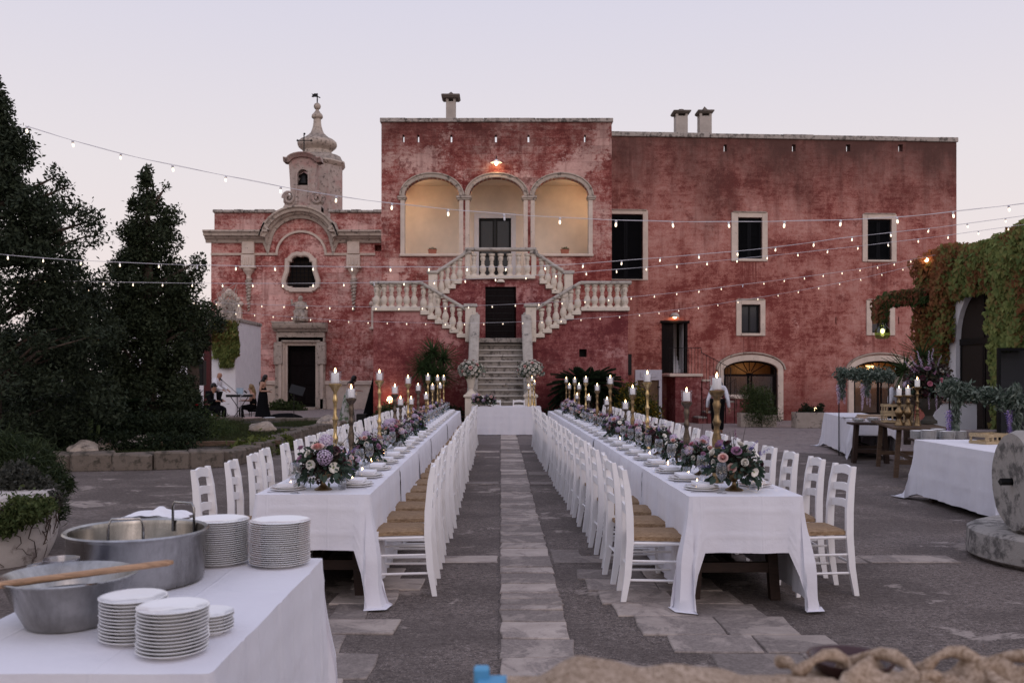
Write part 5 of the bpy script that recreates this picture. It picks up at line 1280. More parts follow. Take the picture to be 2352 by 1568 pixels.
W_ = pm('ivory_petal', (.74, .71, .64)); BL = pm('blush_petal', (.70, .50, .45)); BLd = pm('deep_blush_petal', (.58, .27, .25)); LI = pm('lilac_petal', (.50, .38, .54)); LI2 = pm('pale_lilac_petal', (.60, .50, .62))
BU = pm('burgundy_petal', (.055, .008, .018)); PU = pm('violet_petal', (.20, .14, .42)); MV = pm('mauve_petal', (.36, .18, .30)); PK = pm('pink_petal', (.55, .20, .28)); CE = pm('dark_centre', (.02, .02, .015)); GRc = pm('green_centre', (.25, .30, .12))
M['euc'] = leaf_mat('eucalyptus_leaf', (.028, .050, .034), (.075, .105, .080)); M['dusky'] = leaf_mat('dusky_leaf', (.035, .020, .022), (.055, .050, .030)); M['garland'] = leaf_mat('olive_leaf', (.075, .11, .08), (.24, .28, .235))
FL = {}
for k, (fm, nm) in {'blush_rose': (petal_rose(.042, BL, BLd, 'a'), 'rose'), 'white_rose': (petal_rose(.034, W_, W_, 'bb'), 'rose'), 'burgundy_rose': (petal_rose(.036, BU, BU, 'ccc'), 'rose'), 'pink_rose': (petal_rose(.032, PK, PK, 'dddd'), 'rose'), 'mauve_rose': (petal_rose(.034, MV, MV, 'ddddd'), 'rose'),
                  'hydrangea': (hydrangea(.052, [LI, LI2]), 'hydrangea'), 'pink_hydrangea': (hydrangea(.048, [LI2, BL]), 'hydrangea'), 'anemone': (anemone(.034, [W_, GRc]), 'anemone'), 'violet_spray': (plume(.035, [PU, PU], 50, 2.4), 'violet_spray'), 'mauve_spray': (plume(.04, [MV, BU], 70, 2.8), 'plume')}.items():
    o = fm[0].build(nm, fm[1], smooth=k not in ('violet_spray', 'mauve_spray')); FL[k] = (o, nm)
compote = MB().lathe([(.062, 0), (.064, .006), (.055, .012), (.040, .020), (.022, .034), (.014, .048), (.013, .060), (.022, .066), (.016, .072), (.045, .085), (.066, .110), (.074, .140), (.070, .140), (.060, .112), (.001, .100)], n=24, capt=False)
comp_gold = compote.build('compote_bowl', M['brass'], smooth=True, auto=50)
def leaf_ring(name, n, rx, rz_, size, mat, parent, z0, seed, asp=.5, droop=.4):
    """leaves standing out of a mound: oriented outwards, folded along the midrib"""
    rs = np.random.RandomState(seed); V = []; Fq = []
    for i in range(n):
        th = rs.uniform(0, 2*PI); ph = math.asin(rs.uniform(-.45, .98)); s = rs.uniform(.55, 1.0)
        d = Vector((math.cos(th)*math.cos(ph), math.sin(th)*math.cos(ph), math.sin(ph)))
        c = Vector((d.x*rx*s, d.y*rx*s, z0+d.z*rz_*s)); ax = (d+Vector((rs.normal()*.5, rs.normal()*.5, rs.normal()*.4-droop))).normalized()
        t2 = ax.cross(Vector((rs.normal(), rs.normal(), rs.normal()))).normalized(); nn_ = ax.cross(t2); L = size*rs.uniform(.6, 1.25)
        b = len(V); w_ = L*asp
        V += [c, c+ax*L*.35+t2*w_*.5+nn_*w_*.12, c+ax*L*.75+t2*w_*.38+nn_*w_*.10, c+ax*L, c+ax*L*.75-t2*w_*.38+nn_*w_*.10, c+ax*L*.35-t2*w_*.5+nn_*w_*.12]
        Fq += [(b, b+1, b+2, b+3), (b, b+3, b+4, b+5)]
    return fast_mesh(name, np.array([tuple(v) for v in V]), np.array(Fq), mat, parent)
def bouquet(kind, seed, nfl=23, R_=.175, H_=.155, lab='', bowl=None, loc=(0, 0, 0), group=None):
    rs = random.Random(seed); t = thing('flower_arrangement', lab, 'flowers', loc, 0, group)
    inst(comp_gold, 'compote_bowl', t)
    zc = .185
    leaf_ring('foliage', 260, R_*1.08, H_*.85, .050, M['euc'], t, zc, seed); leaf_ring('foliage', 120, R_*.95, H_*.8, .032, M['dusky'], t, zc-.01, seed+50, .6)
    leafcloud('fine_foliage', [(0, 0, zc, R_*.75)], R_, 420, .022, M['dusky'], t, kind=None, flat_=.7)
    # trailing leaves over the rim
    leaf_ring('trailing_foliage', 95, R_*1.15, .11, .062, M['euc'], t, zc-.075, seed+9, .55, 1.0)
    pal = {'soft': ['hydrangea', 'white_rose', 'anemone', 'blush_rose', 'burgundy_rose', 'mauve_rose', 'anemone', 'blush_rose', 'white_rose', 'violet_spray', 'burgundy_rose'], 'dark': ['burgundy_rose', 'white_rose', 'mauve_spray', 'violet_spray', 'anemone', 'blush_rose', 'burgundy_rose', 'mauve_rose', 'white_rose', 'mauve_spray'],
           'pink': ['pink_hydrangea', 'blush_rose', 'hydrangea', 'pink_rose', 'white_rose', 'burgundy_rose', 'mauve_spray', 'blush_rose', 'white_rose', 'violet_spray', 'mauve_rose'], 'white': ['white_rose']*8+['anemone', 'blush_rose']}[kind]
    for i in range(nfl):
        zz = 1-1.25*(i+.5)/nfl; a = i*2.39996+seed; s_ = math.sqrt(max(0, 1-zz*zz))
        d = Vector((s_*math.cos(a), s_*math.sin(a), zz)); k = pal[rs.randrange(len(pal))] if i > 3 else pal[i % len(pal)]
        o, nm = FL[k]; q = rs.uniform(.88, 1.08); loc_ = (d.x*R_*q*(1+.14*rs.random()), d.y*R_*q, zc+d.z*H_*q*rs.uniform(.9, 1.22))
        e = (d+Vector((rs.uniform(-.3, .3), rs.uniform(-.3, .3), rs.uniform(-.1, .3)))).to_track_quat('Z', 'Y').to_euler()
        inst(o, nm, t, loc_, e, rs.uniform(.75, 1.15))
    for j in range(3):      # whippy stems
        a = rs.uniform(0, 6.28); m = MB(); m.tube([(0, 0, zc), (math.cos(a)*R_*.9, math.sin(a)*R_*.9, zc+.16), (math.cos(a)*R_*1.35, math.sin(a)*R_*1.35, zc+.26+rs.uniform(-.05, .08))], [.002, .002, .001], 4)
        o = m.build('stem', M['dusky'], t)
    return t
b_types = {'soft': None, 'dark': None, 'pink': None}
def put_b(kind, seed, loc, rz, lab, grp, scale=1):
    key = (kind, seed)
    if b_types.get(key) is None:
        t = bouquet(kind, seed, loc=loc, lab=lab, group=grp); t.rotation_euler = (0, 0, rz); t.scale = (scale,)*3; b_types[key] = t; return t
    return dup(b_types[key], loc, rz, lab, grp, scale)
random.seed(31)
GB_ = 'flower arrangements along the left table'; GBR = 'flower arrangements along the right table'
pL = P(740, 1123, 6.6)
put_b('soft', 1, (-1.285, 6.62, TT), .3, 'large blush rose and lilac hydrangea arrangement at the front of the left table', GB_, 1.02)
put_b('dark', 2, (1.68, 6.58, TT), .8, 'large dark arrangement with violet sprays at the front of the right table', GBR, 1.02)
kinds = ['pink', 'soft', 'dark']
def spot_free(x, y): return min([math.hypot(x-a, y-b) for a, b in CAND_XY] or [9])
ys = [7.35, 8.35, 9.3, 10.3, 11.3, 12.3, 13.3, 14.3, 15.4, 16.6, 17.8, 19.0, 20.2, 21.2]
for side, fx_, s, W_0, grp in (('left', Lx, -1, LW, GB_), ('right', Rx, 1, RW, GBR)):
    lst = ys if side == 'left' else [7.75, 8.75, 9.7, 10.9, 12.0, 13.1, 14.2, 15.4, 16.6, 17.8, 19.0, 20.2, 21.2]
    for i, y in enumerate(lst):
        best = max([(fx_(y)+s*W_0/2+dx, y+dy) for dx in (-.10, -.05, 0, .05, .10) for dy in (-.12, 0, .12)], key=lambda q: min(.25, spot_free(*q))-abs(q[0]-fx_(y)-s*W_0/2)*.2)
        kd = kinds[i % 3]; sd = {'pink': 3, 'soft': 1 if i % 2 else 4, 'dark': 2 if i % 2 else 5}[kd]
        w = {'pink': 'pink and lilac hydrangea', 'soft': 'blush, white and lilac', 'dark': 'burgundy and violet'}[kd]
        put_b(kd, sd, (best[0], best[1], TT), random.uniform(0, 6), f'{w} flowers on the {side} table, {ORD[i+1]} from camera', grp, random.uniform(.66, .88))
for i, (x, kd) in enumerate(((-.62, 'soft'), (-.30, 'dark'))):
    put_b(kd, 4 if kd == 'soft' else 5, (x, 25.25, TT), i*2.0, ['pale rose and lilac arrangement at the left end of the small table', 'darker rose arrangement left of the place settings on the small table'][i], None, .95)
# votive lights near the camera
random.seed(41); votives = [(-1.52, 6.62), (-1.12, 6.9), (-1.45, 7.25), (-1.15, 7.6), (-1.5, 8.1), (-1.2, 8.5), (1.45, 6.75), (1.9, 6.7), (1.5, 7.3), (1.8, 7.5), (1.5, 8.2), (1.82, 8.4), (1.5, 9.2), (-1.2, 9.4), (-1.5, 10.3), (1.8, 10.2), (-1.18, 11.2), (1.5, 11.5)]
vl = [0, 0]
for i, (x, y) in enumerate(votives):
    sd = 'left' if x < 0 else 'right'; k = vl[x > 0]; vl[x > 0] += 1
    t = thing('votive_candle', f'small lit votive glass on the {sd} table, {ORD[k]} from camera', 'candle', (x, y, TT), 0, 'small votive candles on the long tables')
    inst(tl0, 'glass_cup', t); inst(can_mesh, 'candle', t, (0, 0, .006), (0, 0, 0), (.6, .6, .28)); inst(fl_mesh, 'flame', t, (0, 0, .034), (0, 0, 0), .8)
bpy.data.objects.remove(tl0); bpy.data.objects.remove(cup_mesh); bpy.data.objects.remove(can_mesh); bpy.data.objects.remove(fl_mesh)
# urns with white flowers on the stair pedestals
def urn_profile(s): return [(r*s, z*s) for r, z in [(.17, 0), (.17, .03), (.13, .05), (.11, .09), (.07, .13), (.055, .17), (.08, .20), (.09, .24), (.12, .36), (.155, .50), (.165, .58), (.19, .60), (.19, .62), (.14, .60), (.001, .56)]]
u0_ = thing('stone_urn', 'pale stone urn on the pedestal left of the stairs', 'urn', (-.86, 26.41, 1.09), 0, 'two stone urns at the foot of the stairs')
MB().lathe(urn_profile(.95), n=20, capt=False).build('body', M['baluster'], u0_, smooth=True, auto=45)
dup(u0_, (.86, 26.41, 1.09), .5, 'pale stone urn on the pedestal right of the stairs')
wb_ = thing('white_flowers', 'round bouquet of white roses in the urn left of the stairs', 'flowers', (-.86, 26.41, 1.72), 0, 'white rose bouquets in the two urns')
leaf_ring('foliage', 420, .36, .26, .075, M['garland'], wb_, .05, 77); leafcloud('fine_foliage', [(0, 0, .05, .30)], .3, 700, .035, M['bush'], wb_, kind=None, flat_=.75)
rs = random.Random(5)
for i in range(74):
    zz = 1-1.5*(i+.5)/74; a = i*2.39996; s_ = math.sqrt(max(0, 1-zz*zz)); d = Vector((s_*math.cos(a), s_*math.sin(a), zz)); q = rs.uniform(.85, 1.12)
    o, nm = FL['white_rose' if i % 9 else 'blush_rose']; inst(o, nm, wb_, (d.x*.37*q, d.y*.37*q, .05+d.z*.30*q), d.to_track_quat('Z', 'Y').to_euler(), rs.uniform(1.15, 1.6))
dup(wb_, (.86, 26.41, 1.72), 2.2, 'round bouquet of white roses in the urn right of the stairs')
# ================================================================ foreground buffet table
Q = 'white tablecloth of the near buffet'
fb_w, fb_l = .87, 1.60; fbc = (-1.245, 3.325)
fbt = make_table(fb_w, fb_l, lab='dark wooden buffet table under the nearest white cloth'); fbt.location = (fbc[0], fbc[1], 0)
end_cloth(fb_w+.01, fb_l, (.72, .70, .70, .70), 1.2, 'nearest white tablecloth, under the pot and plate stacks', (fbc[0], fbc[1], 0), 0)
def pot():
    t = thing('stock_pot', 'big wide aluminium pot with two wire handles on the near buffet', 'pot', (-1.455, 3.66, TT))
    m = MB().lathe([(.235, 0), (.252, .008), (.258, .03), (.262, .19), (.272, .198), (.276, .205), (.270, .211), (.256, .205), (.253, .19), (.249, .03), (.24, .012), (.001, .010)], n=56, capt=False)
    m.build('body', M['steel'], t, smooth=True, auto=50)
    for a in (-78, 62):
        ca, sa = math.cos(R(a)), math.sin(R(a)); tx_, ty_ = -sa, ca; r = .262; pts = []
        for u, z in ((-.062, .16), (-.062, .265), (-.050, .285), (.050, .285), (.062, .265), (.062, .16)): pts.append((ca*(r-.024)+tx_*u, sa*(r-.024)+ty_*u, z))
        MB().tube(pts, .0055, 8).build('handle', M['steel'], t, smooth=True)
    return t
pot()
bwl = thing('metal_bowl', 'wide aluminium mixing bowl with dark liquid on the near buffet', 'bowl', (-1.43, 3.03, TT))
MB().lathe([(.120, 0), (.132, .006), (.165, .07), (.202, .155), (.214, .160), (.216, .164), (.208, .167), (.196, .155), (.160, .07), (.128, .012), (.001, .010)], n=48, capt=False).build('body', M['steel'], bwl, smooth=True, auto=50)
MB().lathe([(.001, .095), (.168, .095), (.168, .093)], n=40, capb=False, capt=False).build('liquid', flat('dark_stock', (.03, .03, .035), .06, spec=.6), bwl)
mj = thing('measuring_jug', 'translucent plastic measuring jug behind the aluminium bowl', 'jug', (-1.585, 3.30, TT+.0))
M['plastic'] = glass('milky_plastic', (.80, .80, .84), .16, .25)
MB().lathe([(.045, 0), (.050, .003), (.060, .15), (.064, .162), (.062, .163), (.057, .15), (.047, .006), (.001, .006)], n=24, capt=False).build('body', M['plastic'], mj, smooth=True, auto=50)
MB().tube([(-.058, -.02, .145), (-.10, -.03, .14), (-.105, -.03, .06), (-.052, -.02, .04)], [.010, .011, .010, .009], 8).build('handle', M['plastic'], mj, smooth=True)
sp_ = thing('wooden_spoon', 'long wooden spoon laid across the aluminium bowl', 'spoon', tuple(P(398, 1290, 2.93)))
v0 = P(398, 1290, 2.93); v1 = P(-70, 1352, 2.86)-v0
MB().tube([(0, 0, 0), tuple(v1*.03), tuple(v1*.5), tuple(v1*.8), tuple(v1)], [.006, .0105, .0110, .012, .012], 12).ball(tuple(v1*1.06), .035, 14, 8, .35).build('handle', wood('pale_spoon_wood', (.42, .26, .16), .6, (2, 30, 30)), sp_, smooth=True)
# plate stacks: every plate is a thing
def plate_mesh(r):
    return MB().lathe([(r*.58, 0), (r*.62, 0), (r*.64, .007), (r*.95, .0138), (r*.995, .0155), (r*1.0, .0172), (r*.985, .0182), (r*.93, .0160), (r*.68, .0100), (r*.60, .006), (.001, .006)], n=48, capb=True, capt=False)
def plate_stack(x, y, z, r, n, step, lab, grp, seed=0):
    rs = random.Random(seed); base = None
    for k in range(n):
        if base is None: base = plate_mesh(r).build('plate', M['china'], smooth=True, auto=55); o = base
        else: o = base.copy(); COL.objects.link(o)
        dx, dy = rs.uniform(-.0022, .0022), rs.uniform(-.0022, .0022)
        o.location = (x+dx, y+dy, z+k*step); w = ORD[k]+' from the bottom' if k < n-1 else 'topmost'
        tag(o, f'white plate in {lab}, {w}', 'plate', grp)
ps = 'stacked plates on the near buffet'
plate_stack(-.962, 3.985, TT, .131, 21, .0089, 'the right rear near stack', ps, 1)
plate_stack(-1.238, 4.01, TT, .131, 21, .0089, 'the stack right of the pot', ps, 2)
plate_stack(-1.14, 2.84, TT, .102, 13, .0101, 'the low stack beside the bowl', ps, 3)
plate_stack(-.972, 2.71, TT, .104, 13, .0103, 'the nearest stack', ps, 4)
plate_stack(-.935, 2.925, TT, .078, 6, .0102, 'the smallest near stack', ps, 5)
plate_stack(-1.53, 4.055, TT, .110, 20, .0095, 'the stack behind the pot', ps, 6)
nk = thing('napkin_pile', 'loose white napkin lying on plates behind the pot', 'napkin', (-1.53, 4.05, TT+.202))
m = MB(); n = 14; V = []
for i in range(n+1):
    for j in range(n+1):
        u, v = i/n-.5, j/n-.5; V.append((u*.27+.01*math.sin(v*14), v*.2, .010+.028*max(0, math.sin(u*9+1)*.7+.5*math.sin(u*17+v*5))*(1-abs(v)*1.2)-.02*max(0, abs(u)-.35)*6))
m.add(V, [(i*(n+1)+j, (i+1)*(n+1)+j, (i+1)*(n+1)+j+1, i*(n+1)+j+1) for i in range(n) for j in range(n)]); m.build('cloth', M['napkin'], nk, smooth=True)

# ---- blue stand with burlap, right under the camera
M['blue'] = flat('sky_blue_paint', (.10, .32, .52), .55, var=.06)
def burlap():
    t = NT('burlap'); a = t.noise(1, 3, .6, t.co(scale=(300, 60, 300))); b_ = t.noise(1, 3, .6, t.co(scale=(60, 300, 60))); n = t.noise(9, 5, .6)
    t.col(t.mix(t.ramp(t.math('MULTIPLY', a, b_), [(.18, .0), (.32, 1.0)]), (.22, .155, .10), t.ramp(n, [(.3, (.40, .30, .22)), (.7, (.55, .43, .33))]))); t.bump(t.math('ADD', a, b_), .5, .002); return t.fin(.95, 0, .1)
M['burlap'] = burlap()
bs = thing('blue_stand', 'sky blue wooden stand draped with burlap in the near foreground', 'table', (.43, 1.25, 0))
MB().box(-.47, .75, -.33, .30, 1.066, 1.096, .004).build('top', M['blue'], bs)
for x_, y_ in ((-.462, .29), (-.462, -.3), (.72, .29), (.72, -.3)): MB().box(x_-.013, x_+.013, y_-.013, y_+.013, 0, 1.112 if y_ > 0 and x_ < 0 else 1.065, .003).build('leg', M['blue'], bs)
MB().box(-.447, .70, .28, .30, .97, 1.06, .003).build('rail', M['blue'], bs)
def cloth_heap(name, lab, x0, x1, y0, y1, z0, hf, cat='cloth', nx=60, ny=26):
    t = thing(name, lab, cat, ((x0+x1)/2, (y0+y1)/2, z0)); V = []
    for i in range(nx+1):
        for j in range(ny+1):
            u, v = i/nx, j/ny; x = x0+(x1-x0)*u; y = y0+(y1-y0)*v
            V.append((x-(x0+x1)/2, y-(y0+y1)/2, hf(u, v, x, y)))
    m = MB(); m.add(V, [(i*(ny+1)+j, (i+1)*(ny+1)+j, (i+1)*(ny+1)+j+1, i*(ny+1)+j+1) for i in range(nx) for j in range(ny)]); m.build('folds', M['burlap'], t, smooth=True); return t
def h1(u, v, x, y):
    s = min(1, u*4.5)**.8*(1-.55*u); e = min(1, v*4, (1-v)*3.2)
    return .004+ (.092*s+.005*math.sin(u*16+v*7)+.002*math.sin(u*37+3*v))*max(0, e)*min(1, u*9)
def h2(u, v, x, y):
    n_ = mnoise.noise(Vector((x*11, y*14, .3))); r_ = 1-abs(mnoise.noise(Vector((x*9+7, y*9, 1.2)))*2.2); e = max(0, min(1, v*5, (1-v)*5))*min(1, u*10)
    return .002+max(0, (.012+.040*max(0, r_)**2+.030*n_))*e
cloth_heap('burlap_sheet', 'smooth rumpled burlap cloth in the very near foreground', .01, .50, 1.02, 1.53, 1.097, h1)
cloth_heap('burlap_sheet', 'crumpled twisted burlap at the lower right corner of the view', .46, 1.02, 1.30, 1.54, 1.098, h2, nx=90, ny=40)
random.seed(3)
for k in range(5):
    x_ = .50+.11*k; t = thing('burlap_strip', f'twisted burlap strip, {ORD[k]} from the left along the blue stand', 'cloth', (x_, 1.46, 1.107), 0, 'twisted burlap strips')
    pts = []; a0 = random.uniform(0, 6)
    for j in range(14):
        u = j/13; pts.append((-.05+.13*u+.012*math.sin(a0+u*9), .05-.09*u+.02*math.sin(a0*2+u*7), .012+.026*math.sin(PI*u)+.010*math.sin(u*11+a0)))
    MB().tube(pts, [.0055+.006*abs(math.sin(a0+j*.8)) for j in range(14)], 9).build('strip', M['burlap'], t, smooth=True)
db = thing('dark_bowl', 'dark rimmed bowl half hidden by burlap at lower right', 'bowl', (.575, 1.50, 1.098))
MB().lathe([(.035, 0), (.055, .02), (.068, .040), (.070, .043), (.066, .042), (.052, .022), (.001, .010)], n=32, capt=False).build('body', flat('dark_glaze', (.05, .022, .022), .25), db, smooth=True)

# ================================================================ right side: buffet line
def seg_rz(a, b): return -math.atan2(b[0]-a[0], b[1]-a[1])
def side_table(a, b, w, lab, mat='old_wood', h=HT, over=.0):
    rz = seg_rz(a, b); L = math.hypot(b[0]-a[0], b[1]-a[1]); c = ((a[0]+b[0])/2+math.cos(rz)*w/2, (a[1]+b[1])/2+math.sin(rz)*w/2)
    t = make_table(w, L, 'buffet_table', lab, 'table', mat); t.location = (*c, h-HT); t.rotation_euler = (0, 0, rz)
    if h != HT: t.scale = (1, 1, h/HT); t.location.z = 0
    return c, rz, L
c, rz, L = side_table((6.72, 17.5), (7.40, 20.9), .80, 'dark table under the far white buffet cloth', 'table_wood')
end_cloth(.81, L+.02, (.30, .70, .72, .70), 4.4, 'white cloth on the far buffet table, before the right arch door', (*c, 0), rz, corner_scale=.3)
side_table((6.42, 16.75), (6.50, 17.25), .78, 'small dark brown side table holding white plates beside the far cloth', 'table_wood', .76)
c2, rz2, L2 = side_table((6.10, 14.25), (6.72, 16.65), .86, 'old rough wooden buffet table carrying crates and brass candlesticks', 'old_wood', .82)
side_table((5.90, 12.75), (6.05, 13.65), 1.0, 'red-brown wooden table carrying white plate stacks', 'table_wood', .70)
c4, rz4, L4 = side_table((5.33, 9.62), (5.42, 11.95), .76, 'dark table under the nearer white buffet cloth', 'table_wood')
end_cloth(.77, L4+.02, (.70, .70, .70, .70), 7.1, 'white cloth on the nearer buffet table beside the millstone', (*c4, 0), rz4, corner_scale=.22)
random.seed(17)
for k, (x_, y_, n_, nm) in enumerate(((2108, 13.15, 12, 'leftmost'), (2133, 12.95, 14, 'second from left'), (2155, 13.25, 14, 'third from left'), (2176, 13.0, 12, 'fourth from left'), (2202, 13.1, 12, 'rightmost'))):
    plate_stack((x_-1150)*y_/F, y_, .706, .105, n_, .0095, f'the {nm} stack, red-brown table', 'stacked plates on the red-brown table', k)
for k, (x_, y_, n_, nm) in enumerate(((1972, 17.0, 5, 'left stack'), (2006, 17.05, 7, 'right stack'))):
    plate_stack((x_-1150)*y_/F, y_, .768, .12, n_, .0095, f'the {nm} beside the far buffet', 'stacked plates beside the far buffet', 20+k)
def crate(loc, rz, w, d, h, lab, grp=None):
    t = thing('wooden_crate', lab, 'crate', loc, rz, grp); m_ = M['crate']
    for sx in (-1, 1):
        for sy in (-1, 1): MB().box(sx*(w/2-.012)-.010, sx*(w/2-.012)+.010, sy*(d/2-.012)-.010, sy*(d/2-.012)+.010, 0, h).build('corner_post', m_, t)
    for z0, z1 in ((.0, .035), (h-.045, h-.004)):
        MB().box(-w/2-.004, w/2+.004, -d/2-.006, -d/2, z0, z1).build('slat', m_, t); MB().box(-w/2-.004, w/2+.004, d/2, d/2+.006, z0, z1).build('slat', m_, t)
        MB().box(-w/2-.010, -w/2-.004, -d/2, d/2, z0, z1).build('slat', m_, t); MB().box(w/2+.004, w/2+.010, -d/2, d/2, z0, z1).build('slat', m_, t)
    for k in range(5): MB().box(-w/2+w*(k+.5)/5-.012, -w/2+w*(k+.5)/5+.012, -d/2-.001, -d/2+.004, .03, h-.04).build('slat', m_, t)
    MB().box(-w/2, w/2, -d/2, d/2, .001, .008).build('crate_floor', m_, t)
    return t
M['crate'] = wood('pale_crate_wood', (.42, .32, .19), .7, (2, 18, 18))
crate((6.78, 15.65, .822), rz2, .46, .30, .155, 'lower slatted wooden crate on the rough buffet table'); crate((6.78, 15.65, .979), rz2, .46, .30, .155, 'upper slatted wooden crate on the rough buffet table')
crate((5.98, 11.2, HT+.008), .3, .34, .26, .13, 'slatted wooden crate on the near white buffet cloth beside the millstone')
for i, (x_, y_, pl_, st_, w_, lab) in enumerate(((2065, 14.55, 907.9, 2, .072, 'bulbous aged brass candlestick, left one on the rough buffet table'), (2085.6, 14.5, 907, 2, .072, 'bulbous aged brass candlestick, right one on the rough buffet table'), (2107, 14.4, 888, 0, .058, 'tall slender brass candlestick right of the two bulbous ones'))):
    candlestick_xy = ((x_-1150)*y_/F, y_); p = P(x_, pl_, y_)
    t = thing('candlestick', lab, 'candlestick', (p.x, y_, .826)); h = p.z-.826
    MB().lathe(stick_profile(h, w_, st_), n=20).build('stick', M['brass'], t, smooth=True, auto=35)
    MB().lathe([(.038, .0), (.038, .11), (.034, .115), (.001, .108)], (0, 0, h+.001), 16, capt=False).build('candle', M['wax'], t, smooth=True, auto=40)
    MB().lathe([(.001, -.004), (.006, .004), (.0085, .014), (.006, .026), (.001, .040)], (0, 0, h+.115), 8, capb=False, capt=False).build('flame', M['flame'], t, smooth=True)
# menu board and paper bag on the far cloth
mb_ = thing('menu_folder', 'black folder with white papers lying on the far buffet cloth', 'folder', (6.98, 18.2, HT+.010), -.4)
MB().box(-.17, .17, -.12, .12, 0, .008, .002).build('folder', M['black'], mb_); MB().box(-.14, .12, -.10, .09, .009, .016, .002).build('papers', M['napkin'], mb_)
pb_ = thing('burlap_cloth', 'folded burlap cloth on the far buffet table', 'cloth', (7.2, 17.9, HT+.010), -.2)
MB().box(-.22, .30, -.16, .16, 0, .045, .018).box(-.20, .27, -.14, .15, .046, .075, .014).build('folded_cloth', M['burlap'], pb_)
# tall flower urn
fu = thing('flower_urn', 'dark stone urn with a tall burgundy and lilac arrangement on the buffet', 'flowers', (7.12, 15.2, .822))
M['dark_stone'] = stone('dark_urn_stone', (.07, .065, .055), amt=.4)
MB().lathe([(.13, 0), (.13, .05), (.09, .08), (.06, .13), (.09, .20), (.16, .27), (.19, .36), (.20, .42), (.17, .42), (.001, .38)], n=22, capt=False).build('urn', M['dark_stone'], fu, smooth=True, auto=45)
leafcloud('foliage', [(0, 0, .62, .30), (.1, 0, .8, .24), (-.15, 0, .75, .22), (.12, .05, .5, .2)], .3, 1500, .035, M['dusky'], fu, kind=None); leaf_ring('foliage', 260, .36, .38, .09, M['euc'], fu, .62, 91)
rs = random.Random(8)
for i in range(46):
    zz = 1-1.5*(i+.5)/46; a = i*2.39996; s_ = math.sqrt(max(0, 1-zz*zz)); d = Vector((s_*math.cos(a), s_*math.sin(a), zz)); k = rs.choice(['burgundy_rose', 'burgundy_rose', 'blush_rose', 'mauve_rose', 'white_rose', 'hydrangea', 'mauve_spray', 'pink_rose'])
    o, nm = FL[k]; inst(o, nm, fu, (d.x*.34, d.y*.30, .64+d.z*.36), d.to_track_quat('Z', 'Y').to_euler(), rs.uniform(1.1, 1.6))
lil = plume(.05, [LI, LI2], 130, 5.5)[0].build('lilac_spike', [LI, LI2])
for (a, t_, s_) in ((-.5, .6, 1.1), (-.3, .9, 1.2), (.1, .95, 1.3), (-.7, .35, 1.0), (.35, .8, 1.0), (0, 1.1, 1.1)): inst(lil, 'lilac_spike', fu, (a*.3, 0, .80+.1*t_), (0, a*1.1, 0), s_)
for (x_, z_) in ((-.1, .42), (.02, .38)): inst(lil, 'hanging_spike', fu, (x_, -.22, z_+.1), (PI, 0, 0), 1.0)
# garlands on thin rods with hanging wisteria
def garland(name, lab, pa, pb, rad, hangs, n, posts, seed=0):
    pa, pb = Vector(pa), Vector(pb); t = thing(name, lab, 'garland', tuple(pa)); d = pb-pa; np.random.seed(seed)
    MB().tube([(0, 0, 0), tuple(d)], .012, 8).build('rod', M['black'], t)
    C = []
    for k in range(26):
        u = k/25; C.append(tuple(d*u+Vector((0, 0, .02*math.sin(u*19)+random.uniform(-.02, .02))))+(rad*random.uniform(.75, 1.2),))
    leafcloud('leaves', C, rad, n, .045, M['garland'], t, kind=None, asp=.28); leafcloud('small_leaves', C, rad, n//2, .028, M['euc'], t, kind=None, asp=.5)
    for u, g_len, f_len, col_ in hangs:
        b = d*u
        C = [(b.x+random.uniform(-.04, .04), b.y, -g_len*k/9, .075*(1-.3*k/9)) for k in range(10)]
        leafcloud('trailing_leaves', C, .07, int(650*g_len/.5), .045, M['garland'], t, kind=None, asp=.22, up=-2.5)
        for q in range(4):
            o = lil2[col_]; inst(o, 'wisteria', t, (b.x+(-.11+.055*q if col_ == 0 else -.13+.03*q), b.y-.05+.02*q, -g_len*.45-.05*(q % 2)), (PI, random.uniform(-.1, .1), 0), (1.7, 1.7, f_len/.30*random.uniform(1.0, 1.4)))
    for (u, zg) in posts:
        b = d*u; MB().tube([tuple(b), (b.x, b.y, zg-pa.z)], .012, 8).build('post', M['black'], t)
    return t
lil2 = [plume(.045, [LI, LI2], 170, 6.6)[0].build('wisteria_pale', [LI2, LI]), plume(.045, [PU, LI], 170, 6.6)[0].build('wisteria_violet', [PU, LI])]
garland('olive_garland', 'olive garland with pale lilac wisteria over the far buffet table', P(1927, 858, 18.6), P(2045, 862, 17.6), .11, [(.06, .48, .30, 0), (.55, .42, .40, 0)], 1900, [(.0, .0), (.97, .0)], 2)
garland('olive_garland', 'long olive garland with violet wisteria over the plate stacks at right', P(2168, 893, 13.2), P(2440, 938, 12.4), .12, [(.10, .66, .30, 1), (.62, .62, .30, 1)], 3000, [(.05, .70), (.98, .0)], 3)
for o in [lil]+lil2: bpy.data.objects.remove(o)
